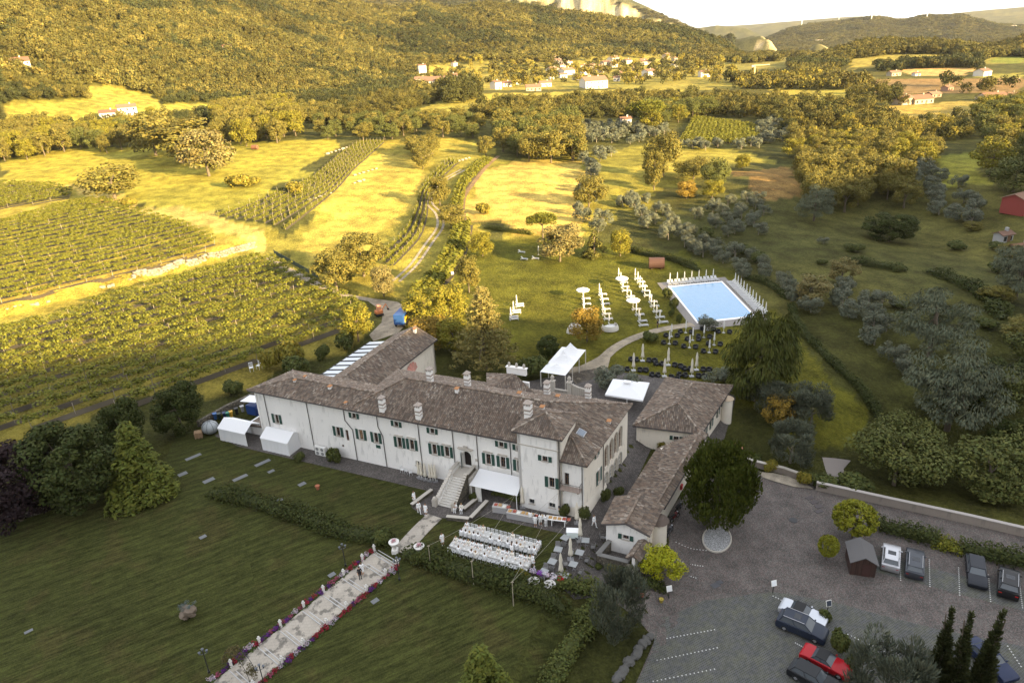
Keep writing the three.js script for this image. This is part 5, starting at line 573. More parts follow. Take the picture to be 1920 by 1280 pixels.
{
  const v = VT('low_wing', 'long narrow tiled outbuilding linking guest house and gatehouse', 'outbuilding');
  const wr = wall(v, [37.6, 1.3], [39.2, 17], -4, 1.9, [[1.2, -0.7, 0.3, 0.5], [11, 0.2, 0.4, 0.5]], cream); windowAt(wr, 1.2, -0.7, 0.3, 0.5, { bare: 1 }); windowAt(wr, 11, 0.2, 0.4, 0.5, { bare: 1 }); const ba = new MB().rbox(0.5, 0.62, 0.22, 0.06).build('red_box', mat(0.45, 0.02, 0.02, 0.4), wr); ba.position.set(6.9, -0.1, 0.15);
  wall(v, [34.9, 12.8], [33.9, 1.3], -3, 1.3, [], cream); wall(v, [33.9, 1.3], [37.6, 1.3], -3, 1.6, [], cream); wall(v, [39.2, 17], [34.9, 12.8], -3, 1.5, [], cream);
  roofPlane(v, [[34.5, 12.9, 1.25], [33.5, 0.9, 1.25], [37.3, 0.9, 2.3], [38.9, 17.0, 2.3]], 70, { tone: 1.05 }); roofPlane(v, [[37.95, 0.9, 1.92], [39.65, 17.2, 1.92], [38.9, 17.2, 2.3], [37.3, 0.9, 2.3]], 71); ridgeTiles(v, [37.3, 0.9, 2.36], [38.9, 17, 2.36], 72); gutter(v, [38.05, 0.9, 1.85], [39.75, 17.2, 1.85]);
}
{
  const v = VT('gatehouse', 'small white gabled gatehouse with one shuttered window above the patio', 'gatehouse'), f = wall(v, [33.2, -3.7], [37.4, -3.75], -2.6, 2.2, [[2.05, 0.72, 0.62, 0.55]], plaster, { top: [[4.2, 2.2], [2.1, 2.85], [0, 2.2]] });
  windowAt(f, 2.05, 0.72, 0.62, 0.55, { shutters: [-1, 1] }); wall(v, [37.4, -3.75], [37.5, 1.0], -4, 2.2, [[1.0, 0.1, 0.25, 0.4]], cream); wall(v, [33.2, 0.6], [33.2, -3.7], -2.6, 2.2, [], plaster); wall(v, [37.5, 1.0], [33.2, 0.6], -2, 2.2, [], plaster);
  roofPlane(v, [[32.85, 0.9, 2.2], [32.85, -4.05, 2.2], [35.3, -4.05, 2.98], [35.5, 0.9, 2.98]], 80, { tone: 1.12 }); roofPlane(v, [[37.75, -4.1, 2.15], [37.95, 1.3, 2.15], [35.5, 0.9, 2.98], [35.3, -4.05, 2.98]], 82); ridgeTiles(v, [35.3, -4.05, 3.04], [35.5, 0.9, 3.04], 83, 0.13); gutter(v, [32.8, -4.15, 2.15], [35.3, -4.15, 2.93]); gutter(v, [35.3, -4.15, 2.93], [37.8, -4.2, 2.1]);
  const t = new MB().lathe([[0.95, 4.3], [0.95, 1.8], [1.05, 0.9], [1.3, 0]], 0, 0, 0, 18).build('round_buttress', cream, v); t.position.set(...L3(37.75, -0.6, -2.75)); new MB().cyl(1.15, 0.6, 0.42, 0, 4.45, 0, 18).build('buttress_roof', underTile, t);
}
// ---------------------------------------------------------------- hedges
const hedgeDark = leaf(0.040, 0.047, 0.012), hedgeGold = leaf(0.11, 0.11, 0.014), ivyMat = leaf(0.075, 0.085, 0.022), coreMat = mat(0.040, 0.047, 0.012, 1);
function hedge(name, label, pts, w, h, m, o = {}) { // leaves over a rounded core that follows a line
  const cv = new THREE.CatmullRomCurve3(pts.map((p) => V3(p.x, 0, p.z)), false, 'centripetal'), L = cv.getLength(), R = rng(o.seed ?? Math.round(L * 100)), p0 = cv.getPointAt(0.5), y0 = ground(p0.x, p0.z), t = T(name, label, 'hedge', [p0.x, y0, p0.z], 0, o.group), cl = [], core = new MB(), n = Math.ceil(L / (w * 0.3)); let last = null;
  for (let i = 0; i <= n; i++) { const u = i / n, c = cv.getPointAt(u), d = cv.getTangentAt(u), wv = 1 + (o.wavy ?? 0.4) * fbm(u * L / 2.5, 3.3), ends = o.square ? 1 : min(1, 0.45 + min(u, 1 - u) * L / w * 0.7); for (const k of [-0.36, 0, 0.36]) for (const [f, q] of [[0.28, 0.5], [0.74, 0.36]]) { const y = ground(c.x, c.z) - y0; cl.push([c.x - p0.x - d.z * k * w * wv, y + h * f * wv * ends, c.z - p0.z + d.x * k * w * wv, w * 0.27 * wv * ends * (0.85 + 0.3 * R()), h * q / (w * 0.27)].map((v, j) => (j === 4 ? clamp(v, 0.5, 1.6) : v))); }
    const cur = [c, d, ends]; if (last) { const a = last[0], q = (P, dd, k, y, e) => [P.x - p0.x - dd.z * k * w * 0.27 * e, ground(P.x, P.z) - y0 + y * h * 0.62 * e, P.z - p0.z + dd.x * k * w * 0.27 * e]; const s = [[-1, 0], [-1, 0.85], [-0.6, 1], [0.6, 1], [1, 0.85], [1, 0]]; for (let j = 0; j < 5; j++) core.quad(q(a, last[1], s[j][0], s[j][1], last[2]), q(a, last[1], s[j + 1][0], s[j + 1][1], last[2]), q(c, d, s[j + 1][0], s[j + 1][1], ends), q(c, d, s[j][0], s[j][1], ends)); } last = cur; }
  M('foliage', leafGeo(cl, Math.round(L * (w + 2 * h) * (o.dens ?? 55)), o.size ?? 0.28, R, { vary: 0.3, fill: 0.3, up: 0.5, asp: 0.7 }), m, t); core.build('inner_leaves', m === hedgeDark ? coreMat : mat(m.color.r, m.color.g, m.color.b, 1), t); return t;
}
hedge('clipped_hedge', 'long dark rounded hedge between the two lawns, left of the flower path', px([[396, 926], [450, 938], [510, 955], [570, 974], [640, 1002], [700, 1012], [732, 1018]]), 2.3, 1.5, hedgeDark, { seed: 1 });
hedge('clipped_hedge', 'dark rounded hedge between dining lawn and lower lawn, right of the flower path', px([[756, 1040], [820, 1058], [880, 1082], [935, 1095], [1000, 1118], [1060, 1150]]), 2.4, 1.7, hedgeDark, { seed: 2 });
hedge('patio_hedge', 'thick ivy hedge along the edge of the stone patio', px([[1030, 1098], [1075, 1104], [1140, 1112]]), 1.8, 1.3, ivyMat, { seed: 3 });
hedge('ivy_wall', 'ivy-covered wall running down beside the lower lawn', px([[1140, 1122], [1105, 1172], [1075, 1215], [1040, 1275], [1025, 1310]]), 1.9, 1.5, ivyMat, { seed: 4 });
hedge('clipped_hedge', 'dark clipped hedge above the parked cars beside the shed', px([[1648, 990], [1700, 1004], [1756, 1018]]), 2.0, 1.6, hedgeDark, { seed: 5, square: 1 });
hedge('golden_hedge', 'golden variegated stretch of hedge above the parked cars', px([[1750, 1020], [1800, 1034]]), 2.3, 1.7, hedgeGold, { seed: 6 });
hedge('clipped_hedge', 'dark clipped hedge above the black estate car', px([[1806, 1034], [1860, 1046], [1935, 1062]]), 2.1, 1.6, hedgeDark, { seed: 7, square: 1 });
hedge('pool_hedge', 'low dark hedge curving round the far end of the pool lawn', px([[1398, 522], [1430, 530], [1462, 548], [1478, 562]]), 1.6, 1.3, hedgeDark, { seed: 8 });
hedge('lawn_hedge', 'dark hedge along the upper edge of the pool lawn', px([[1176, 468], [1210, 478], [1260, 488], [1310, 508]]), 1.8, 1.5, hedgeDark, { seed: 9 });
hedge('lawn_hedge', 'low sunlit hedge beneath the dry slope', px([[908, 428], [950, 434], [1000, 440]]), 1.5, 1.2, leaf(0.10, 0.10, 0.02), { seed: 10 });
hedge('boundary_hedge', 'ragged hedge line running down the far side of the pool lawn', px([[1482, 572], [1500, 618], [1530, 650], [1570, 690], [1620, 740], [1652, 790]]), 1.3, 1.1, hedgeDark, { seed: 11 });
hedge('planter_hedge', 'dense planting beneath the yellow-green tree by the steps', px([[1190, 1090], [1215, 1096], [1250, 1108]]), 1.4, 0.9, hedgeDark, { seed: 12 });
hedge('wall_hedge', 'trimmed climbers under the white awning', stp([[18.9, -0.5], [20.6, -0.5], [22.4, -0.9]]), 0.9, 1.5, ivyMat, { seed: 13 });
hedge('terrace_hedge', 'dark planting in the scrub bank on the shaded meadow', px([[1590, 488], [1640, 500], [1700, 508]]), 2.2, 1.6, hedgeDark, { seed: 14, dens: 22, size: 0.4 });
hedge('terrace_hedge', 'dark bramble bank stepping down the shaded meadow', px([[1740, 510], [1790, 528], [1850, 560], [1880, 600]]), 3.2, 1.8, hedgeDark, { seed: 15, dens: 20, size: 0.45 });
// scattered single shrubs
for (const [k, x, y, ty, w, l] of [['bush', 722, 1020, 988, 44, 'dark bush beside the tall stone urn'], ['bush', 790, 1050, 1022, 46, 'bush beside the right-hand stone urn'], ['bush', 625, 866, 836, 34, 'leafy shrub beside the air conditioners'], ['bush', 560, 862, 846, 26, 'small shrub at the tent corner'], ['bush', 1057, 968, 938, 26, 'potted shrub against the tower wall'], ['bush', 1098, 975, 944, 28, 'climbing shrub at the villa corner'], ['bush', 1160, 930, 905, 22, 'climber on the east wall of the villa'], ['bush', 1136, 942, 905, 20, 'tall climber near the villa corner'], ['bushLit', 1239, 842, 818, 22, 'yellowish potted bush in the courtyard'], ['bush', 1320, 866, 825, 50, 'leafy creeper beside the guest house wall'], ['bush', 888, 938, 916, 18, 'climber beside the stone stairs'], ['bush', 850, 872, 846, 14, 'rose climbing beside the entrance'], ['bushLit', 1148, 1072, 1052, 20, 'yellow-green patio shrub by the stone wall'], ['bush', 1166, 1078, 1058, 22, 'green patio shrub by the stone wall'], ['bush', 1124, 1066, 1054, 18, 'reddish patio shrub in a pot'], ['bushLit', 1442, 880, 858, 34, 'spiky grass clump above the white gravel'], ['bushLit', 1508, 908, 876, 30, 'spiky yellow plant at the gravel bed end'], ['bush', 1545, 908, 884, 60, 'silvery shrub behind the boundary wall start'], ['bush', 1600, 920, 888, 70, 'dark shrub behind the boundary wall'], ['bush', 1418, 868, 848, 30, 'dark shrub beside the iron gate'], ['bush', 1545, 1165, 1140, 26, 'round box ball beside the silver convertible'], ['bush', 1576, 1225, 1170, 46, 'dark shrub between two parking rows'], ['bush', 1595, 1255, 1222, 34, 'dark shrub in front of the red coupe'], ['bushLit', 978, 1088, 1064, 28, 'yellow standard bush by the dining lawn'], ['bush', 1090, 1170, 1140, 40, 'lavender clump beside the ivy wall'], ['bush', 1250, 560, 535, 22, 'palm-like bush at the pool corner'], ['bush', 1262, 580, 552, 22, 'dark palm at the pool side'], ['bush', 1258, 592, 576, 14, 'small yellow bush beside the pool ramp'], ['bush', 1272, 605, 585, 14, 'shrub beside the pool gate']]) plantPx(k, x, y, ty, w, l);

// ---------------------------------------------------------------- pool
{
  const c = px([[1257, 539], [1353, 530], [1413, 593], [1309, 604]]), mid = c.reduce((a, p) => a.add(p), V3(0, 0, 0)).multiplyScalar(0.25), grow = (k) => c.map((p) => { const d = p.clone().sub(mid); return mid.clone().addScaledVector(d.clone().normalize(), d.length() + k * 1.414); }); globalThis.POOL = { c, mid };
  const tile = tex(256, (u, v) => { const n = 16, x = u * n % 1, y = v * n % 1, g = x < 0.05 || y < 0.05 ? 0.9 : 1, k = (0.97 + 0.05 * (tn(u, v, 16, 3) - 0.5)) * g; return [0.42 * k, 0.66 * k, 0.83 * k]; }); tile.repeat.set(0.2, 0.2);
  const deck = tex(256, (u, v) => { const n = 8, x = u * n % 1, y = v * n % 1, k = 0.50 + 0.06 * (tn(u, v, 32, 4) - 0.5) - (x < 0.04 || y < 0.04 ? 0.06 : 0); return [k, k * 0.95, k * 0.91]; }); deck.repeat.set(0.25, 0.25);
  struct('pool_deck', drape([...grow(2.9)], 0.05, 1.5, 0.2), new THREE.MeshStandardMaterial({ map: deck, roughness: 0.85, color: rgb(0.95, 0.95, 0.95) }));
  const t = T('swimming_pool', 'rectangular pale blue swimming pool with a white coping', 'pool', [mid.x, mid.y, mid.z]), rel = (p, y) => [p.x - mid.x, y, p.z - mid.z];
  const wm = new THREE.MeshPhysicalMaterial({ map: tile, color: rgb(0.74, 0.76, 0.78), roughness: 0.05, clearcoat: 0.6, clearcoatRoughness: 0.03, bumpMap: tex(256, (u, v) => { const k = tfbm(u, v, 8, 4, 71); return [k, k, k]; }, false, [0.16, 0.16]), bumpScale: 0.05 }), w = drape(c, 0.10, 2.5, 0.2); w.translate(-mid.x, -mid.y, -mid.z); M('water', w, wm, t);
  const o = grow(0.55); for (let i = 0; i < 4; i++) { const j = (i + 1) % 4, m = new MB(); m.quad(rel(c[i], 0.17), rel(c[j], 0.17), rel(o[j], 0.17), rel(o[i], 0.17)); m.quad(rel(o[i], 0.17), rel(o[j], 0.17), rel(o[j], 0), rel(o[i], 0)); m.quad(rel(c[j], 0.17), rel(c[i], 0.17), rel(c[i], 0), rel(c[j], 0)); m.build('coping', new THREE.MeshStandardMaterial({ color: rgb(0.82, 0.80, 0.78), roughness: 0.7, side: THREE.DoubleSide }), t); }
}
// ---------------------------------------------------------------- entrance stairs, awning, low walls
{
  const v = VT('stone_staircase', 'pale stone staircase with curled balustrades leading up to the arched entrance', 'staircase'), sm = new THREE.MeshStandardMaterial({ map: plasterTex, color: rgb(0.62, 0.60, 0.57), roughness: 0.85 });
  new MB().box(2.6, 2.75, 2.1, 15.75, 1.2, 1.05).build('landing', paleStone, v); const n = 12; for (let i = 0; i < n; i++) { const h = 2.56 * (1 - (i + 0.5) / n), w = 1.55 + 0.55 * i / n; new MB().box(w, h + 0.3, 0.215, 15.6 - i * 0.05, (h - 0.3) / 2, 2.2 + i * 0.205).build('step', sm, v); }
  for (const q of [-1, 1]) { const m = new MB(), cx = (i) => 15.6 - i * 0.05 + q * (0.92 + 0.28 * i / n); for (let i = -9; i <= n; i++) { const h = i < 0 ? 2.56 : 2.56 * (1 - i / n); m.box(0.3, h + 0.75, 0.215, cx(max(i, 0)) + (i < 0 ? q * 0.12 : 0), (h + 0.75) / 2 - 0.2, 2.2 + i * 0.205); } m.build('balustrade', q > 0 ? rubble : plaster, v); const p = new MB(); p.box(0.42, 0.16, 4.6, 0, 0, 0, 0, 0); const cap = new MB(); for (let i = -9; i <= n; i++) { const h = i < 0 ? 2.56 : 2.56 * (1 - i / n); cap.box(0.42, 0.1, 0.24, cx(max(i, 0)) + (i < 0 ? q * 0.12 : 0), h + 0.6, 2.2 + i * 0.205, 0, i < 0 ? 0 : 0.5); } cap.sph(0.26, cx(n), 1.0, 2.2 + n * 0.205 + 0.1, 0.9, 1, 1).box(0.5, 1.3, 0.5, cx(n), 0.3, 2.2 + n * 0.205 + 0.1); cap.build('coping', paleStone, v); }
  for (const [a, b, l] of [[[17.3, -4.6], [17.8, -2.4], 'low stone bench wall right of the staircase'], [[18.75, -5.7], [19.1, -2.4], 'longer pale low wall beside the buffet terrace'], [[11.5, -5.9], [12.2, -2.7], 'low stone wall on the lawn side of the stairs'], [[16.2, -6.4], [18.6, -5.9], 'low stone kerb at the foot of the stair terrace']]) { const A = vp(...a), B = vp(...b), c = A.clone().lerp(B, 0.5), g = T('low_wall', l, 'wall', [c.x, ground(c.x, c.z), c.z], Math.atan2(-(B.z - A.z), B.x - A.x)); new MB().rbox(A.distanceTo(B), 0.5, 0.42, 0.04, 0, 0.25, 0).build('stone_body', rubble, g); new MB().rbox(A.distanceTo(B) + 0.1, 0.1, 0.5, 0.03, 0, 0.52, 0).build('coping', paleStone, g); }
  const a = VT('canvas_awning', 'large white canvas awning stretched beside the staircase', 'awning'), fab = new THREE.MeshPhysicalMaterial({ color: rgb(0.86, 0.86, 0.87), roughness: 0.8, transmission: 0.25, side: THREE.DoubleSide }), P = []; const cs = [[17.3, -0.3, 2.95], [22.6, -0.3, 2.95], [22.85, -2.4, 2.0], [17.0, -2.4, 2.0]]; const g = new THREE.PlaneGeometry(1, 1, 12, 6), pp = g.attributes.position; for (let i = 0; i < pp.count; i++) { const u = pp.getX(i) + 0.5, w = 0.5 - pp.getY(i), A = cs[0].map((q, k) => lerp(q, cs[1][k], u)), B = cs[3].map((q, k) => lerp(q, cs[2][k], u)), c = A.map((q, k) => lerp(q, B[k], w)); pp.setXYZ(i, c[0], c[2] - 0.14 * sin(PI * w) * (0.7 + 0.3 * sin(u * 5)), -c[1]); } g.computeVertexNormals(); M('canvas', g, fab, a);
  for (const s of [17.2, 22.7]) new MB().rod(L3(s, -2.35, -0.1), L3(s, -2.35, 2.0), 0.04).build('pole', white, a); new MB().rod(L3(17.0, -2.4, 2.0), L3(22.85, -2.4, 2.0), 0.035).build('front_bar', white, a); const cu = new MB(); for (let i = 0; i < 7; i++) cu.cyl(0.07, 0.06, 2, 17.75 + i * 0.1, 0.95, 2.3 + 0.05 * (i % 2), 6); cu.build('tied_curtain', mat(0.7, 0.68, 0.64, 0.9), a);
}
// ---------------------------------------------------------------- tents and big parasols
const canvas = new THREE.MeshPhysicalMaterial({ color: rgb(0.84, 0.84, 0.85), roughness: 0.8, transmission: 0.2, side: THREE.DoubleSide });
function partyTent(s, t, w, d, label, open) { const g = VT('party_tent', label, 'tent'); const p = vp(s, t), y = ground(p.x, p.z) / KS, hh = 1.9, rd = 2.75, m = new MB(), roof = new MB(); const P = (x, z, h) => [s + x, y + h, -(t + z)];
  roof.quad(P(-w / 2 - 0.08, -d / 2 - 0.1, hh), P(w / 2 + 0.08, -d / 2 - 0.1, hh), P(w / 2 + 0.08, 0, rd), P(-w / 2 - 0.08, 0, rd)); roof.quad(P(w / 2 + 0.08, d / 2 + 0.1, hh), P(-w / 2 - 0.08, d / 2 + 0.1, hh), P(-w / 2 - 0.08, 0, rd), P(w / 2 + 0.08, 0, rd)); for (let i = 0; i < 20; i++) { const x = -w / 2 + (i + 0.5) * w / 20; roof.quad(P(x - w / 40, -d / 2 - 0.1, hh), P(x + w / 40, -d / 2 - 0.1, hh), P(x + w / 50, -d / 2 - 0.12, hh - 0.2), P(x - w / 50, -d / 2 - 0.12, hh - 0.2)); } roof.build('roof', canvas, g);
  const side = (a, b, n, nm) => { const q = new MB(); for (let i = 0; i < n; i++) { const u = i / n, v2 = (i + 1) / n, A = [lerp(a[0], b[0], u), lerp(a[1], b[1], u)], B = [lerp(a[0], b[0], v2), lerp(a[1], b[1], v2)], bz = i % 2 ? 0.05 : 0; q.quad(P(A[0], A[1] - (i % 2 ? 0.05 : 0), 0), P(B[0], B[1] - (i % 2 ? 0 : 0.05), 0), P(B[0], B[1], hh), P(A[0], A[1], hh)); } q.build('side_panel', canvas, g); };
  side([-w / 2, -d / 2], [w / 2, -d / 2], 14); side([-w / 2, d / 2], [-w / 2, -d / 2], 8); if (!open) { side([w / 2, -d / 2], [w / 2, d / 2], 8); new MB().tri(P(w / 2, -d / 2, hh), P(w / 2, d / 2, hh), P(w / 2, 0, rd)).build('gable', canvas, g); } side([w / 2, d / 2], [-w / 2, d / 2], 10); new MB().tri(P(-w / 2, -d / 2, hh), P(-w / 2, d / 2, hh), P(-w / 2, 0, rd)).build('gable', canvas, g);
  for (const [x, z] of [[-1, -1], [1, -1], [1, 1], [-1, 1]]) new MB().rod(P(x * w / 2, z * d / 2, -0.05), P(x * w / 2, z * d / 2, hh), 0.04).build('pole', white, g); return g; }
partyTent(-18.1, -0.75, 4.6, 2.8, 'white party tent with an open end beside the covered round object', true); partyTent(-11.0, -0.75, 4.3, 2.8, 'closed white party tent against the villa wall', false);
{ // three-peaked canopy behind the villa
  const g = VT('peaked_canopy', 'white stretched canopy with pointed peaks behind the villa', 'canopy'), h = 2.5; for (let k = 0; k < 3; k++) { const t0 = 25.6 + k * 3.1, m = new MB(), N = 10, cx = 16.3 + (k === 0 ? 0 : 0), hp = k === 0 ? 3.2 : 3.9, pt = (a, b) => { const x = (a / N - 0.5) * 2, z = (b / N - 0.5) * 2, r = min(1, hypot(x, z)), f = Math.pow(1 - min(1, max(abs(x), abs(z)) * 0.5 + r * 0.5), 1.9); return L3(cx + x * 1.95, t0 + 1.55 + z * 1.55, h + (hp - h) * f + 0.22 * (1 - min(1, r))); }; for (let a = 0; a < N; a++) for (let b = 0; b < N; b++) m.quad(pt(a, b), pt(a + 1, b), pt(a + 1, b + 1), pt(a, b + 1)); m.build('canvas_bay', canvas, g); } for (let k = 0; k < 4; k++) for (const x of [-1.9, 1.9]) new MB().rod(L3(16.3 + x, 25.7 + k * 3.05, -0.3), L3(16.3 + x, 25.7 + k * 3.05, h), 0.07).build('pole', mat(0.6, 0.56, 0.5, 0.8), g); }
{ const g = VT('square_parasol', 'very large square white parasol beside the guest house', 'parasol'), h = 2.4, a = L3(27.6, 24.6, 3.35), c = [[24.9, 26.9], [30.0, 27.4], [30.4, 22.1], [25.2, 22.1]]; for (let i = 0; i < 4; i++) { const j = (i + 1) % 4; new MB().tri(L3(...c[i], h), L3(...c[j], h), a).quad(L3(...c[i], h), L3(...c[j], h), L3(...c[j], h - 0.22), L3(...c[i], h - 0.22)).build('canopy_panel', canvas, g); } new MB().rod(L3(27.6, 24.6, -1.6), L3(27.6, 24.6, 3.3), 0.06).build('pole', white, g); new MB().box(1.0, 0.14, 0.7, ...L3(27.6, 24.6, 3.5)).build('vent_cap', canvas, g); }
{ // stone gate with balusters behind the roof terrace
  const g = VT('garden_gate', 'old stone gate piers with urns and a curved balustrade behind the villa', 'gate'); for (const [s, t, h] of [[16.8, 24.2, 2.1], [19.2, 24.6, 2.1]]) { new MB().box(0.6, h, 0.6, ...L3(s, t, h / 2)).box(0.75, 0.14, 0.75, ...L3(s, t, h)).build('pier', paleStone, g); new MB().lathe([[0.02, 0.9], [0.16, 0.8], [0.3, 0.5], [0.14, 0.2], [0.25, 0]], ...L3(s, t, h + 0.06)).build('urn', paleStone, g); } for (let i = 0; i < 8; i++) new MB().lathe([[0.1, 0.75], [0.06, 0.6], [0.11, 0.3], [0.06, 0.1], [0.1, 0]], ...L3(17.3 + i * 0.21, 24.3, 0), 8).build('baluster', paleStone, g); new MB().box(2.2, 0.14, 0.3, ...L3(18, 24.3, 0.8)).build('rail', paleStone, g); const cv = new MB(); for (let i = 0; i < 10; i++) { const a = i / 9; cv.box(0.34, 1.4 * (1 - 0.75 * a) + 0.3, 0.4, ...L3(19.6 + a * 2.2, 24.8 + 1.2 * a * a, (1.4 * (1 - 0.75 * a) + 0.3) / 2)); } cv.build('curved_wing', paleStone, g); }
// ---------------------------------------------------------------- walls
function stoneWall(name, label, pts, h, th, o = {}) { const P = pts.map((p) => p.clone ? p : V3(...p)), p0 = P[0], g = T(name, label, 'wall', [p0.x, ground(p0.x, p0.z), p0.z]); for (let i = 0; i < P.length - 1; i++) { const A = P[i], B = P[i + 1], L = A.distanceTo(V3(B.x, A.y, B.z)), n = Math.max(1, Math.round(L / 2.2)), m = new MB(), cp = new MB(), ry = Math.atan2(-(B.z - A.z), B.x - A.x); for (let k = 0; k < n; k++) { const u = (k + 0.5) / n, x = lerp(A.x, B.x, u), z = lerp(A.z, B.z, u), y = ground(x, z), hh = typeof h === 'function' ? h((i + u) / (P.length - 1)) : h; m.box(L / n + 0.01, hh + 0.6, th, x - p0.x, y - g.position.y + hh / 2 - 0.3, z - p0.z, ry); if (o.cap) cp.box(L / n + 0.02, 0.1, th + 0.14, x - p0.x, y - g.position.y + hh + 0.05, z - p0.z, ry); } m.build('wall_body', o.mat ?? rubble, g); if (o.cap) cp.build('coping', o.cap, g); } return g; }
stoneWall('boundary_wall', 'long pinkish rendered boundary wall with pale coping beside the car park', px([[1530, 918], [1620, 938], [1720, 960], [1820, 982], [1940, 1010]]), 1.15, 0.35, { mat: new THREE.MeshStandardMaterial({ map: plasterTex, color: rgb(0.29, 0.25, 0.22), roughness: 0.95 }), cap: mat(0.33, 0.30, 0.275, 0.9) });
stoneWall('garden_wall', 'low rendered wall behind the white gravel bed', px([[1358, 864], [1400, 870], [1420, 876], [1470, 888], [1525, 908]]), 0.9, 0.35, { mat: new THREE.MeshStandardMaterial({ map: plasterTex, color: rgb(0.26, 0.22, 0.19), roughness: 0.95 }), cap: paleStone });
stoneWall('patio_wall', 'grey rubble wall enclosing the gatehouse yard', stp([[33.6, -3.8], [33.1, -6.2], [36.2, -6.2]]), 1.5, 0.4, { cap: mat(0.15, 0.145, 0.135, 0.95) }); stoneWall('patio_wall', 'tall rubble wall between patio and car park', stp([[36.4, -6.6], [36.6, -7.7], [36.0, -9.7]]), 1.7, 0.4); stoneWall('bin_yard_wall', 'rough stone wall round the bin yard beside the white tents', px([[372, 800], [425, 770], [452, 758], [478, 745]]), 1.0, 0.5); stoneWall('lawn_wall', 'crumbling low stone wall at the foot of the dark trees', px([[-30, 985], [30, 972], [60, 966], [102, 952]]), 0.6, 0.6);
{ const g = VT('gate_coping', 'short wall with a tiled coping beside the gatehouse steps', 'wall'); wall(g, [36.9, -6.5], [37.4, -3.8], -3, 1.0, [], plaster, { thick: 0.3 }); roofPlane(g, [[37.45, -6.6, 0.95], [37.9, -3.8, 0.95], [37.2, -3.8, 1.35], [36.75, -6.6, 1.35]], 91); roofPlane(g, [[36.6, -3.8, 0.95], [36.1, -6.6, 0.95], [36.75, -6.6, 1.35], [37.2, -3.8, 1.35]], 92); }
// boulders edging the car park
{ const R = rng(33), g = T('boulder_edge', 'row of loose grey boulders along the car park edge', 'boulders', (() => { const p = hit(1200, 1210); return [p.x, p.y, p.z]; })()); for (let i = 0; i < 26; i++) { const u = i / 25, p = hit(lerp(1218, 1152, u) + (R() - 0.5) * 10, lerp(1196, 1278, u)), s = 0.45 + 0.45 * R(), m = M('stone', STONES[i % 4], mat(0.085, 0.082, 0.076), g); m.position.set(p.x - g.position.x, p.y - g.position.y + s * 0.25, p.z - g.position.z); m.scale.set(s, s * 0.8, s); m.rotation.y = R() * 6; } }
// cobbled island round the oval tree, white gravel bed
{ const c = vp(43.3, 2.9), oval = (rx, rz, n = 28) => Array.from({ length: n }, (_, i) => { const a = i / n * 2 * PI, s = 43.3 + cos(a) * rx, t = 3.0 + sin(a) * rz; return vp(s, t); }); const g = T('tree_island', 'raised cobble island with a grey kerb under the oval tree', 'planter', [c.x, ground(c.x, c.z), c.z]); const d = drape(oval(1.35, 2.1), 0.16, 1); d.translate(-c.x, -g.position.y, -c.z); const pb = tex(256, (u, v) => { const k = 0.42 + 0.35 * tn(u, v, 48, 3); return [k, k, k]; }); pb.repeat.set(0.3, 0.3); M('pebble_top', d, new THREE.MeshStandardMaterial({ map: pb, roughness: 0.9, color: rgb(0.8, 0.8, 0.8) }), g); const ks = oval(1.42, 2.18); ks.forEach((p, i) => { const q = ks[(i + 1) % ks.length], m = M('kerb_stone', gk('kerb', () => new RoundedBoxGeometry(1, 0.3, 0.16, 1, 0.03)), paleStone, g); m.position.set((p.x + q.x) / 2 - c.x, 0.08, (p.z + q.z) / 2 - c.z); m.scale.x = p.distanceTo(q) * 0.98; m.rotation.y = Math.atan2(-(q.z - p.z), q.x - p.x); }); }
struct('white_gravel', drape(px([[1424, 886], [1450, 888], [1478, 894], [1510, 908], [1526, 918], [1490, 914], [1450, 903], [1430, 896]]), 0.14, 0.8), new THREE.MeshStandardMaterial({ map: gravelTex, color: rgb(1, 1, 1), roughness: 0.95 }));
struct('concrete_ramp', drape(px([[1542, 858], [1570, 860], [1596, 864], [1582, 880], [1590, 905], [1556, 902], [1548, 880]]), 0.07, 1), mat(0.22, 0.19, 0.17, 0.95));
for (const [x, y, w, h, l] of [[1519, 934, 1, 0.55, 'first'], [1527, 942, 1, 0.55, 'second'], [1536, 950, 1, 0.55, 'third'], [1536, 959, 1, 0.55, 'fourth']]) { const p = hit(x, y), g = tag(new MB().box(1.0, 0.05, 0.6, 0, 0, 0, 0.35).build('drain_grate', mat(0.05, 0.04, 0.04, 0.6)), `dark drain grate, ${l} of four counted from the boundary wall`, 'drain grate'); g.position.set(p.x, p.y + 0.07, p.z); }
{ const p = hit(1488, 976), g = tag(new MB().cyl(0.5, 0.5, 0.05, 0, 0, 0, 16).build('manhole_cover', iron), 'round dark manhole cover on the cobbled car park', 'manhole cover'); g.position.set(p.x, p.y + 0.07, p.z); for (const [x, y] of [[1342, 1098], [1350, 1092]]) { const q = hit(x, y), m = tag(new MB().box(x < 1345 ? 0.95 : 0.6, 0.04, x < 1345 ? 0.7 : 0.5, 0, 0, 0, 0.4).build('inspection_cover', mat(0.06, 0.06, 0.065, 0.5)), x < 1345 ? 'larger dark inspection cover on the cobbles near the yellow-green tree' : 'smaller dark inspection cover on the cobbles', 'inspection cover'); m.position.set(q.x, q.y + 0.07, q.z); } }
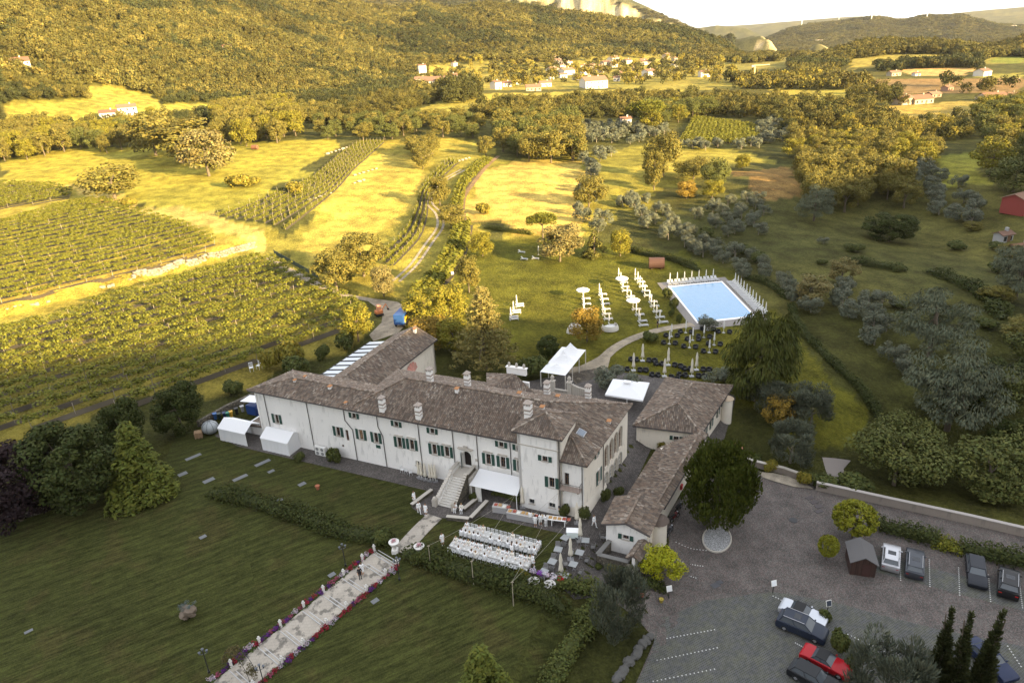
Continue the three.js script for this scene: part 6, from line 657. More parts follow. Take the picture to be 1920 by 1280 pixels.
// stepping slabs and covers in the lawns
for (const [x, y, w, d, l] of [[362, 857, 2.2, 0.7, 'long grey slab in the upper lawn near the conifer'], [450, 896, 2.0, 0.7, 'grey slab in the upper lawn beside the hedge end'], [342, 889, 1.2, 0.8, 'small dark slab beside the conifer'], [391, 901, 1.5, 0.8, 'dark square slab above the hedge end'], [492, 868, 2.2, 0.7, 'grey slab in the lawn in front of the white tents'], [566, 908, 1.0, 0.7, 'pale slab in the upper lawn near the pots'], [524, 938, 0.8, 0.6, 'small pale slab behind the long hedge'], [210, 948, 0.7, 0.5, 'small pale cover in the open lawn by the trees'], [380, 1007, 0.8, 0.6, 'small white cover in the large lawn'], [622, 1078, 0.8, 0.6, 'small pale cover beside the upper flower path'], [703, 1127, 0.8, 0.6, 'small white cover in the lower right lawn'], [53, 1184, 0.8, 0.4, 'thin pale cover in the far left lawn'], [508, 884, 0.9, 0.6, 'short grey slab beyond the tents']]) { const p = hit(x, y), m = tag(new MB().box(w, 0.05, d, 0, 0, 0, 0.75).build('lawn_slab', mat(0.14, 0.145, 0.15, 0.9)), l, 'slab'); m.position.set(p.x, p.y + 0.05, p.z); }
// ---------------------------------------------------------------- flower path with steps
const pathTex = tex(512, (u, v) => { const n = 12, x = u * n, y = v * n, j = floor(y), fx = (x + (j & 1) * 0.5) % 1, fy = y % 1, a = tfbm(u, v, 5, 6, 51), st2 = ss(0.52, 0.72, tfbm(u, v, 7, 5, 61)), k = 0.70 + 0.16 * (a - 0.5) - (fx < 0.05 || fy < 0.06 ? 0.09 : 0) - 0.22 * st2; return [k, k * 0.96, k * 0.90]; }); pathTex.repeat.set(0.22, 0.22);
const pathMat = new THREE.MeshStandardMaterial({ map: pathTex, roughness: 0.9, color: rgb(0.78, 0.76, 0.73) });
struct('stone_walk', ribbon(px([[815, 968], [790, 992], [750, 1036]]), 2.2, 0.075), pathMat);
{
  const A = hit(722, 1048), B = hit(432, 1288), d = B.clone().sub(A).setY(0), L = d.length(); d.normalize(); const side = V3(-d.z, 0, d.x), w = 3.7; struct('flower_walk', ribbon([0, 0.25, 0.5, 0.75, 1.15].map((u) => A.clone().addScaledVector(d, u * L)), w, 0.075), pathMat);
  // steps: groups of pale treads across the walk with pedestals at both ends
  const turn = Math.atan2(-side.z, side.x), FL = [[0.20, 0.014, 0.028], [0.085, 0.02, 0.12], [0.34, 0.28, 0.32], [0.19, 0.045, 0.075]], blob = [0, 1, 2, 3].map((k) => { const R = rng(400 + k), c = []; for (let i = 0; i < 7; i++) c.push([(R() - 0.5) * 0.6, 0.22 + 0.12 * R(), (R() - 0.5) * 0.6, 0.24, 0.8]); return leafGeo(c, 90, 0.14, R, { up: 0.9, asp: 1, vary: 0.5 }); });
  const nm = ['crimson', 'violet', 'white and pink', 'rose red'], R = rng(12), py = [[716, 1052], [690, 1068], [655, 1098], [615, 1128], [577, 1158], [530, 1192], [487, 1222], [432, 1265]];
  py.forEach(([x, y], i) => { const c = hit(x + 22, y + 4), u = c.clone().sub(A).dot(d), P = A.clone().addScaledVector(d, u), g = T('step_flight', `flight of three pale steps across the flower walk, number ${['one', 'two', 'three', 'four', 'five', 'six', 'seven', 'eight'][i]} from the hedge gap`, 'steps', [P.x, ground(P.x, P.z), P.z], turn); for (let k = 0; k < 3; k++) { const t = M('tread', gk('tread', () => new RoundedBoxGeometry(3.55, 0.12, 0.1, 1, 0.02)), mat(0.40, 0.39, 0.375, 0.8), g); t.position.set(0, 0.055 - k * 0.015, (k - 1) * 0.38); }
    for (const q of [-1, 1]) { const S = P.clone().addScaledVector(side, q * 1.95), p = T('stone_pedestal', `white stone pedestal with a ball on the ${q < 0 ? 'dining lawn' : 'large lawn'} side of the flower walk`, 'pedestal', [S.x, ground(S.x, S.z), S.z], turn, `pedestals, ${q < 0 ? 'dining lawn' : 'large lawn'} side`); M('shaft', gk('ped', () => new MB().rbox(0.22, 0.75, 0.22, 0.03, 0, 0.36, 0).rbox(0.3, 0.1, 0.3, 0.03, 0, 0.76, 0).rbox(0.3, 0.12, 0.3, 0.03, 0, 0.06, 0).geo()), mat(0.60, 0.58, 0.55, 0.8), p); M('cap_ball', gk('pedb', () => new THREE.SphereGeometry(0.12, 10, 8)), mat(0.56, 0.54, 0.5, 0.8), p).position.y = 0.92; } });
  const n = 34; for (let i = 0; i < n; i++) for (const q of [-1, 1]) { const u = (i + 0.5) / n * L * 1.05, S = A.clone().addScaledVector(d, u).addScaledVector(side, q * (w / 2 + 0.32 + (R() - 0.5) * 0.15)), k = floor(R() * 4), g = T('flower_clump', `${nm[k]} flower clump edging the ${q < 0 ? 'dining lawn' : 'large lawn'} side of the flower walk`, 'flowers', [S.x, ground(S.x, S.z) - 0.02, S.z], R() * 6, `${nm[k]} flowers, ${q < 0 ? 'dining lawn' : 'large lawn'} side`); const f = M('blossoms', blob[k], leaf(...FL[k]), g), s = 0.6 + 0.45 * R(); f.scale.setScalar(s); const lf = M('leaves', blob[(k + 1) % 4], leaf(0.05, 0.07, 0.02), g); lf.scale.set(s * 1.15, s * 0.8, s * 1.15); lf.position.y = -0.06; }
}
// ---------------------------------------------------------------- outdoor furniture
const cloth = mat(0.62, 0.61, 0.59, 0.85), linen = mat(0.46, 0.45, 0.43, 0.9), creamCloth = mat(0.62, 0.57, 0.47, 0.9), black = mat(0.012, 0.012, 0.013, 0.7), greyPad = mat(0.34, 0.34, 0.36, 0.85), metal = mat(0.3, 0.3, 0.31, 0.4, { metalness: 0.6 });
const onLand = (p, y = 0) => [p.x, ground(p.x, p.z) + 0.055 + y, p.z];
const P_ = {}; // prototypes kept as unplaced groups
const protoG = (n, f) => { const g = new THREE.Group(); g.name = n; f(g); return (P_[n] = g); };
const place = (n, p, turn, label, category, group, s) => { const o = dup(P_[n], p, turn, label, group, s); o.userData.category = category; return o; };
protoG('sun_lounger', (g) => { const f = new MB(); f.box(0.05, 0.05, 1.9, -0.31, 0.3, 0).box(0.05, 0.05, 1.9, 0.31, 0.3, 0).box(0.62, 0.05, 0.05, 0, 0.3, 0.93).build('frame', white, g); new MB().rbox(0.6, 0.09, 1.2, 0.04, 0, 0.37, 0.34).build('pad', mat(0.34, 0.335, 0.335, 0.85), g); const b = new MB().rbox(0.6, 0.09, 0.78, 0.04).build('backrest', mat(0.5, 0.5, 0.49, 0.8), g); b.position.set(0, 0.58, -0.56); b.rotation.x = 0.75; for (const x of [-0.29, 0.29]) for (const z of [-0.8, 0.85]) new MB().box(0.05, 0.3, 0.05, x, 0.15, z).build('leg', white, g); });
protoG('closed_parasol', (g) => { new MB().cyl(0.3, 0.3, 0.08, 0, 0.04, 0, 12).build('base', metal, g); new MB().cyl(0.03, 0.03, 2.6, 0, 1.3, 0, 8).build('pole', white, g); const m = new MB(), n = 8; m.lathe([[0.02, 2.62], [0.08, 2.45], [0.13, 2.0], [0.11, 1.7], [0.17, 1.15], [0.2, 0.98], [0.02, 1.05]], 0, 0, 0, 9); m.build('folded_canopy', cloth, g); });
protoG('cream_parasol', (g) => { new MB().box(0.7, 0.12, 0.7, 0, 0.06, 0).build('base', metal, g); new MB().cyl(0.04, 0.04, 3, 0, 1.5, 0, 8).build('pole', white, g); const gg = new THREE.LatheGeometry([[0.02, 3.1], [0.1, 2.9], [0.2, 2.2], [0.16, 1.75], [0.24, 1.1], [0.3, 0.75], [0.03, 0.85]].map((p) => new THREE.Vector2(...p)), 16), pp = gg.attributes.position; for (let i = 0; i < pp.count; i++) { const a = Math.atan2(pp.getZ(i), pp.getX(i)), k = 1 + 0.22 * sin(a * 8); pp.setX(i, pp.getX(i) * k); pp.setZ(i, pp.getZ(i) * k); } gg.computeVertexNormals(); M('folded_canopy', gg, creamCloth, g); });
protoG('open_parasol', (g) => { new MB().cyl(0.3, 0.3, 0.08, 0, 0.04, 0, 12).build('base', metal, g); new MB().cyl(0.03, 0.03, 2.6, 0, 1.3, 0, 8).build('pole', white, g); const m = new MB(); for (let i = 0; i < 8; i++) { const a = i * PI / 4, b = a + PI / 4; m.tri([0, 2.65, 0], [cos(b) * 1.45, 2.1, sin(b) * 1.45], [cos(a) * 1.45, 2.1, sin(a) * 1.45]); m.quad([cos(a) * 1.45, 2.1, sin(a) * 1.45], [cos(b) * 1.45, 2.1, sin(b) * 1.45], [cos(b) * 1.45, 1.92, sin(b) * 1.45], [cos(a) * 1.45, 1.92, sin(a) * 1.45]); } m.build('canopy', canvas, g); for (let i = 0; i < 8; i++) { const a = i * PI / 4; new MB().rod([0, 1.95, 0], [cos(a) * 0.8, 2.3, sin(a) * 0.8], 0.012, 0.012, 4).build('rib', white, g); } });
protoG('tub_chair', (g) => { new MB().rbox(0.8, 0.34, 0.8, 0.1, 0, 0.24, 0).build('seat', black, g); const m = new MB(); for (let i = 0; i <= 8; i++) { const a = PI * i / 8; m.rbox(0.22, 0.42, 0.16, 0.05, cos(a) * 0.4, 0.5, -sin(a) * 0.38, a - PI / 2); } m.build('backrest', black, g); });
protoG('banquet_chair', (g) => { const white = mat(0.68, 0.68, 0.68, 0.6); new MB().rbox(0.42, 0.06, 0.42, 0.02, 0, 0.46, 0).build('seat', white, g); const b = new MB(); b.box(0.42, 0.06, 0.035, 0, 0.92, -0.2).box(0.42, 0.05, 0.03, 0, 0.62, -0.2); for (let i = -2; i <= 2; i++) b.box(0.03, 0.34, 0.025, i * 0.085, 0.76, -0.2); b.build('backrest', white, g); for (const x of [-0.18, 0.18]) { new MB().rod([x, 0, 0.19], [x, 0.45, 0.18], 0.018).build('leg', white, g); new MB().rod([x, 0, -0.22], [x, 0.94, -0.2], 0.018).build('leg', white, g); } });
protoG('patio_table', (g) => { new MB().rbox(0.9, 0.04, 0.9, 0.015, 0, 0.74, 0).build('tabletop', mat(0.27, 0.28, 0.28, 0.6), g); new MB().cyl(0.04, 0.04, 0.7, 0, 0.37, 0, 8).build('column', metal, g); new MB().box(0.6, 0.03, 0.08, 0, 0.02, 0).box(0.08, 0.03, 0.6, 0, 0.021, 0).build('foot', metal, g); });
protoG('patio_chair', (g) => { const c = mat(0.17, 0.165, 0.16, 0.8); new MB().rbox(0.5, 0.06, 0.48, 0.02, 0, 0.44, 0).build('seat', c, g); const b = new MB().rbox(0.5, 0.5, 0.04, 0.02).build('backrest', c, g); b.position.set(0, 0.7, -0.26); b.rotation.x = -0.2; for (const x of [-0.22, 0.22]) { for (const z of [-0.2, 0.2]) new MB().rod([x, 0, z], [x, 0.44, z], 0.018).build('leg', metal, g); new MB().box(0.04, 0.03, 0.46, x * 1.15, 0.64, 0).build('armrest', c, g); } });
// loungers at the pool
{
  const { c, mid } = POOL, edge = (A, B, n, out, side, lab, grp) => { const d = B.clone().sub(A).setY(0), L = d.length(); d.normalize(); const nn = V3(-d.z, 0, d.x); if (nn.dot(A.clone().sub(mid)) < 0) nn.negate(); const turn = Math.atan2(-nn.x, -nn.z); for (let i = 0; i < n; i++) { const p = A.clone().addScaledVector(d, (i + 0.5) / n * L).addScaledVector(nn, out); place('sun_lounger', onLand(p), turn + (i % 2 ? 0.06 : -0.06), lab, 'sun lounger', grp); if (i % 2 === 0) { const q = A.clone().addScaledVector(d, (i + 1) / n * L).addScaledVector(nn, out + 0.75); place('closed_parasol', onLand(q), 0, 'folded parasol ' + lab.replace(/^.*? (on|along) /, 'behind the loungers $1 '), 'parasol', grp + ' parasols', [0.8, 0.95, 0.8]); } } };
  edge(c[0], c[1], 14, 2.0, 1, 'pale sun lounger on the short far side of the pool', 'loungers on the short far side of the pool'); edge(c[1], c[2], 22, 2.0, 1, 'pale sun lounger along the long side of the pool facing the olives', 'loungers on the olive side of the pool');
}
// loungers with parasols on the lawn
{
  const rows = [['row beside the orange-tinted tree', [[1093, 560, 1], [1094, 570], [1095, 580], [1095, 590]]], ['row in the middle of the lawn', [[1124, 552], [1127, 561], [1129, 570], [1130, 580], [1131, 589], [1134, 598], [1142, 610]]], ['row with two open parasols', [[1160, 522], [1164, 530], [1166, 538, 1], [1168, 545], [1176, 556], [1183, 566], [1187, 580, 1], [1193, 590], [1198, 602], [1200, 610]]], ['row nearest the pool', [[1191, 523], [1196, 529], [1200, 537], [1205, 546], [1209, 554], [1218, 566], [1221, 574], [1226, 584], [1231, 595], [1237, 604]]], ['short row beside the cedar', [[969, 574], [963, 586], [958, 598]]]];
  for (const [nm, l] of rows) for (const [x, y, op] of l) { const p = hit(x, y); place(op ? 'open_parasol' : 'closed_parasol', onLand(p, -0.05), 0, op ? `open white parasol in the lawn ${nm}` : `folded white parasol in the lawn ${nm}`, 'parasol', `parasols of the ${nm}`); for (const q of nm.startsWith('short') ? [-0.85, 0.85] : [0.8]) { const r = V3(p.x + 0.6, 0, p.z + q * 0.75); place('sun_lounger', onLand(r, -0.05), PI / 2 + 0.1, `grey sun lounger in the lawn ${nm}`, 'sun lounger', `loungers of the ${nm}`); } }
  for (const [x, y, l] of [[1004, 486, 'white lounger on the sunlit lawn beside the bare-branched tree'], [978, 474, 'white lounger in the tree shadow on the upper lawn'], [983, 487, 'second lounger on the sunlit upper lawn']]) { const p = hit(x, y); place('sun_lounger', onLand(p, -0.05), 1.2, l, 'sun lounger'); } const pp = hit(1010, 478); place('closed_parasol', onLand(pp, -0.05), 0, 'single folded parasol on the sunlit upper lawn', 'parasol');
}
// black tub chairs round folded parasols
{
  const set = (x, y, big, nm) => { const p = hit(x, y); place(big ? 'cream_parasol' : 'closed_parasol', onLand(p, -0.05), 0, big ? `tall cream folded parasol in the ${nm}` : `white folded parasol in the ${nm}`, 'parasol', 'parasols of the ' + nm, big ? 1.1 : 1); for (const q of big ? [-1.9, -1.0, 1.0, 1.9] : [-0.95, 0.95]) { const r = V3(p.x + q * 1.05, 0, p.z + 0.25 * q + 0.2); place('tub_chair', onLand(r, -0.05), q > 0 ? -0.7 : 0.7, `black tub chair in the ${nm}`, 'armchair', 'tub chairs of the ' + nm); } };
  for (const [x, y] of [[1259, 631], [1255, 645], [1286, 624], [1299, 638], [1293, 652], [1327, 619], [1320, 633], [1339, 647], [1330, 661], [1357, 624]]) set(x, y, 0, 'lounge lawn near the pool'); for (const [x, y] of [[1205, 677], [1188, 695], [1253, 685], [1246, 706], [1306, 694], [1297, 706]]) set(x, y, 1, 'lounge lawn behind the guest house');
}
// wicker pods
for (const [x, y, a, l] of [[1076, 622, 0.3, 'white domed wicker daybed beside the orange-tinted tree'], [1144, 618, -0.9, 'curved open wicker sofa ring on the lawn']]) { const p = hit(x, y), g = T('wicker_daybed', l, 'daybed', onLand(p, -0.05), a), m = new MB(), N = 16; for (let i = 0; i < N; i++) for (let k = 0; k < 6; k++) { const q = (ii, kk) => { const th = -0.55 * PI + 1.5 * PI * ii / N, ph = kk / 6 * (x < 1100 ? 1.25 : 0.6); return [cos(th) * 1.7 * cos(ph), 0.15 + 1.75 * sin(ph), sin(th) * 1.7 * cos(ph)]; }; m.quad(q(i, k), q(i + 1, k), q(i + 1, k + 1), q(i, k + 1)); } m.build('woven_shell', new THREE.MeshStandardMaterial({ color: rgb(0.55, 0.52, 0.46), roughness: 0.9, side: THREE.DoubleSide }), g); new MB().cyl(1.35, 1.35, 0.35, 0, 0.3, 0, 18).build('cushion', cloth, g); }
// barrel huts
for (const [x, y, s, l, c] of [[1231, 503, 1.25, 'dark brown wooden barrel sauna on the pool lawn', [0.055, 0.024, 0.019]], [478, 280, 1.0, 'red-brown barrel hut on the upper meadow', [0.13, 0.055, 0.03]]]) { const p = hit(x, y), g = T('barrel_hut', l, 'barrel hut', onLand(p, -0.05), -0.15); const n = 16; for (let i = 0; i < n; i++) { const a = i / n * 2 * PI; const m = M('stave', gk('stave' + s, () => new THREE.BoxGeometry(2.9 * s, 0.08, 0.41 * s)), mat(...c, 0.8), g); m.position.set(0, 1.1 * s + sin(a) * 1.02 * s, cos(a) * 1.02 * s); m.rotation.x = PI / 2 - a; } new MB().cyl(0.98 * s, 0.98 * s, 0.06, 1.3 * s, 1.1 * s, 0, 20, 0, 0, PI / 2).cyl(0.98 * s, 0.98 * s, 0.06, -1.3 * s, 1.1 * s, 0, 20, 0, 0, PI / 2).build('end_wall', mat(c[0] * 2.2, c[1] * 2.4, c[2] * 2, 0.8), g); new MB().box(0.06, 1.4 * s, 0.6 * s, 1.36 * s, 0.95 * s, 0).build('door', mat(0.05, 0.025, 0.02, 0.6), g); new MB().box(0.2, 0.25 * s, 1.5 * s, -0.9 * s, 0.1, 0).box(0.2, 0.25 * s, 1.5 * s, 0.9 * s, 0.1, 0).build('cradle', mat(0.1, 0.06, 0.04), g); }

// ---------------------------------------------------------------- people
function body(bones, colour, o = {}) { // bones: [ax,ay,az, bx,by,bz, ra, rb, tag]; smooth union meshed as one surface
  const N = 64, S = 1.02, cy = o.cy ?? 0.92, mc = new MarchingCubes(N, new THREE.MeshBasicMaterial(), false, false, 60000); mc.isolation = 0; const dist = (x, y, z) => { let acc = 0, best = 9, who = 0; for (const b of bones) { const ex = b[3] - b[0], ey = b[4] - b[1], ez = b[5] - b[2], q = clamp(((x - b[0]) * ex + (y - b[1]) * ey + (z - b[2]) * ez) / (ex * ex + ey * ey + ez * ez + 1e-9), 0, 1), d = hypot(x - b[0] - ex * q, y - b[1] - ey * q, z - b[2] - ez * q) - lerp(b[6], b[7], q); acc += exp(-d * 42); if (d < best) { best = d; who = b[8]; } } return [-Math.log(acc + 1e-30) / 42, who]; };
  for (let k = 0; k < N; k++) for (let j = 0; j < N; j++) for (let i = 0; i < N; i++) mc.field[k * N * N + j * N + i] = -dist((i - N / 2) / (N / 2) * S, (j - N / 2) / (N / 2) * S + cy, (k - N / 2) / (N / 2) * S)[0];
  mc.update(); const n = mc.count, p = new Float32Array(n * 3), nn = new Float32Array(n * 3), c = new Float32Array(n * 3); for (let i = 0; i < n; i++) { const x = mc.positionArray[i * 3] * S, y = mc.positionArray[i * 3 + 1] * S + cy, z = mc.positionArray[i * 3 + 2] * S; p.set([x, y, z], i * 3); nn.set([mc.normalArray[i * 3], mc.normalArray[i * 3 + 1], mc.normalArray[i * 3 + 2]], i * 3); c.set(colour(dist(x, y, z)[1], x, y, z), i * 3); }
  const g = new THREE.BufferGeometry(); g.setAttribute('position', new THREE.BufferAttribute(p, 3)); g.setAttribute('normal', new THREE.BufferAttribute(nn, 3)); g.setAttribute('color', new THREE.BufferAttribute(c, 3));
  const m = new MB(); m.add(g); const head = bones.find((b) => b[8] === 'head'), hx = (head[0] + head[3]) / 2, hy = (head[1] + head[4]) / 2, hz = (head[2] + head[5]) / 2, sk = o.skin; // nose, eyes, mouth, ears, fingers
  m.add(paint(new MB().sph(0.016, hx, hy - 0.01, hz + 0.105, 0.9, 1.3, 1.1, 5).sph(0.02, hx - 0.085, hy, hz, 0.5, 1, 0.7, 5).sph(0.02, hx + 0.085, hy, hz, 0.5, 1, 0.7, 5).geo(), ...sk)); m.add(paint(new MB().sph(0.009, hx - 0.032, hy + 0.025, hz + 0.094, 1, 1, 1, 5).sph(0.009, hx + 0.032, hy + 0.025, hz + 0.094, 1, 1, 1, 5).geo(), 0.02, 0.015, 0.01)); m.add(paint(new MB().box(0.04, 0.008, 0.01, hx, hy - 0.055, hz + 0.095).geo(), 0.3, 0.1, 0.08));
  for (const b of bones.filter((q) => q[8] === 'hand')) { const d = V3(b[3] - b[0], b[4] - b[1], b[5] - b[2]).normalize(), s = V3(d.y, -d.x, 0.3).normalize(), f = new MB(); [[-0.03, 0.07], [-0.01, 0.082], [0.01, 0.078], [0.03, 0.062]].forEach(([k, l]) => { const a = [b[3] + s.x * k, b[4] + s.y * k, b[5] + s.z * k], e = [a[0] + d.x * l * 0.6, a[1] + d.y * l * 0.6 - 0.004, a[2] + d.z * l * 0.6]; f.rod(a, e, 0.009, 0.008, 5).rod(e, [e[0] + d.x * l * 0.5, e[1] + d.y * l * 0.5 - 0.02, e[2] + d.z * l * 0.5], 0.008, 0.006, 5); }); f.rod([b[0] + s.x * 0.03, b[1] + s.y * 0.03, b[2] + s.z * 0.03], [b[3] + s.x * 0.065, b[4] + s.y * 0.065, b[5] + s.z * 0.065], 0.01, 0.007, 5); m.add(paint(f.geo(), ...sk)); }
  return m.geo();
}
const SK = [[0.45, 0.27, 0.18], [0.36, 0.20, 0.13]], HR = [[0.02, 0.014, 0.01], [0.10, 0.055, 0.025], [0.30, 0.20, 0.09]], WH = [0.80, 0.80, 0.80], personMat = new THREE.MeshStandardMaterial({ vertexColors: true, roughness: 0.85 });
function standing(o) { const a = o.arms, skirt = o.skirt, st2 = o.stride ?? 0, B = [[0, 1.58, 0.01, 0, 1.68, 0, 0.088, 0.095, 'head'], [0, 1.42, 0, 0, 1.55, 0.01, 0.05, 0.05, 'neck'], [-0.14, 1.37, 0, 0.14, 1.37, 0, 0.075, 0.075, 'top'], [0, 1.3, 0, 0, 1.02, 0, 0.145, 0.12, 'top'], [-0.07, 0.94, 0, 0.07, 0.94, 0, 0.125, 0.125, 'hip']];
  for (const s of [-1, 1]) { const k = s * st2; B.push([s * 0.09, 0.9, 0, s * 0.1, 0.5, k * 0.16 + 0.02, 0.088, 0.06, 'thigh'], [s * 0.1, 0.5, k * 0.16 + 0.02, s * 0.1, 0.09, k * 0.26, 0.056, 0.04, 'calf'], [s * 0.1, 0.045, k * 0.26 - 0.02, s * 0.11, 0.035, k * 0.26 + 0.15, 0.042, 0.035, 'shoe']); const [ex, ey, ez, hx, hy, hz] = a[s < 0 ? 0 : 1]; B.push([s * 0.19, 1.36, 0, s * ex, ey, ez, 0.055, 0.043, 'sleeve'], [s * ex, ey, ez, s * hx, hy, hz, 0.04, 0.028, 'arm'], [s * hx, hy, hz, s * hx * 0.98, hy - 0.05, hz + 0.05, 0.03, 0.03, 'hand']); } if (skirt) for (let i = 0; i < 6; i++) { const t = i * PI / 3; B.push([cos(t) * 0.06, 0.95, sin(t) * 0.06, cos(t) * 0.17, skirt, sin(t) * 0.17, 0.09, 0.06, 'hip']); }
  return body(B, (w, x, y, z) => (w === 'head' ? (y > 1.67 || z < -0.015 ? o.hair : o.skin) : w === 'neck' || w === 'hand' ? o.skin : w === 'arm' ? (o.long ? o.top : o.skin) : w === 'top' || w === 'sleeve' ? o.top : w === 'hip' || w === 'thigh' ? (o.shorts && y < 0.5 ? o.skin : o.leg) : w === 'calf' ? (o.shorts || skirt ? o.skin : o.leg) : o.shoe ?? WH), { skin: o.skin }); }
function seated(o) { const l = o.lean ?? 0, B = [[0, 1.16, 0.02 + l, 0, 1.26, 0.01 + l, 0.088, 0.095, 'head'], [0, 1.0, l * 0.8, 0, 1.12, 0.01 + l, 0.05, 0.05, 'neck'], [-0.14, 0.95, l * 0.7, 0.14, 0.95, l * 0.7, 0.075, 0.075, 'top'], [0, 0.9, l * 0.6, 0, 0.62, -0.05, 0.145, 0.12, 'top'], [-0.08, 0.56, -0.05, 0.08, 0.56, -0.05, 0.125, 0.125, 'hip']]; for (const s of [-1, 1]) { B.push([s * 0.1, 0.54, -0.03, s * 0.11, 0.53, 0.38, 0.09, 0.066, 'thigh'], [s * 0.11, 0.52, 0.38, s * 0.11, 0.09, 0.34, 0.058, 0.04, 'calf'], [s * 0.11, 0.045, 0.32, s * 0.12, 0.035, 0.48, 0.042, 0.035, 'shoe'], [s * 0.19, 0.94, l * 0.7, s * 0.25, 0.72, 0.14, 0.055, 0.043, 'sleeve'], [s * 0.25, 0.72, 0.14, s * 0.14, 0.80, 0.38, 0.04, 0.028, 'arm'], [s * 0.14, 0.80, 0.38, s * 0.12, 0.79, 0.45, 0.03, 0.03, 'hand']); } return body(B, (w, x, y, z) => (w === 'head' ? (y > 1.25 || z < l - 0.005 ? o.hair : o.skin) : w === 'neck' || w === 'hand' ? o.skin : w === 'arm' ? (o.long ? o.top : o.skin) : w === 'calf' && o.bare ? o.skin : w === 'shoe' ? WH : w === 'thigh' || w === 'hip' || w === 'calf' ? o.leg : o.top), { skin: o.skin, cy: 0.7 }); }
const relaxed = [[0.25, 1.08, -0.02, 0.24, 0.84, 0.06], [0.25, 1.08, -0.02, 0.24, 0.84, 0.06]], serving = [[0.24, 1.1, 0.02, 0.16, 1.08, 0.3], [0.24, 1.1, 0.02, 0.16, 1.08, 0.3]];
const SEAT = [seated({ skin: SK[0], hair: HR[0], top: WH, leg: WH, long: 1 }), seated({ skin: SK[0], hair: HR[1], top: WH, leg: WH, lean: 0.1 }), seated({ skin: SK[1], hair: HR[0], top: WH, leg: WH, bare: 1, lean: 0.05 }), seated({ skin: SK[0], hair: HR[2], top: [0.74, 0.70, 0.62], leg: WH, long: 1 })];
const STAND = { serve: standing({ skin: SK[0], hair: HR[0], top: WH, leg: WH, long: 1, arms: serving }), shorts: standing({ skin: SK[1], hair: HR[0], top: WH, leg: WH, shorts: 1, arms: serving }), dress: standing({ skin: SK[0], hair: HR[1], top: WH, leg: WH, skirt: 0.55, arms: relaxed }), walk: standing({ skin: SK[0], hair: HR[1], top: WH, leg: WH, long: 1, stride: 1, arms: relaxed }), black: standing({ skin: SK[0], hair: HR[0], top: [0.012, 0.011, 0.012], leg: [0.015, 0.013, 0.014], shoe: [0.02, 0.02, 0.02], arms: relaxed }), cook: standing({ skin: SK[0], hair: HR[0], top: [0.03, 0.03, 0.05], leg: [0.02, 0.02, 0.02], arms: serving }) };
function person(geo, p, turn, label, group, s = 1) { const m = M('person', geo, personMat); m.position.set(p[0] ?? p.x, p[1] ?? p.y, p[2] ?? p.z); m.rotation.y = turn; m.scale.setScalar(s); return tag(m, label, 'person', group); }
const face = (d) => Math.atan2(d.x, d.z), toCam = VV.clone().negate();
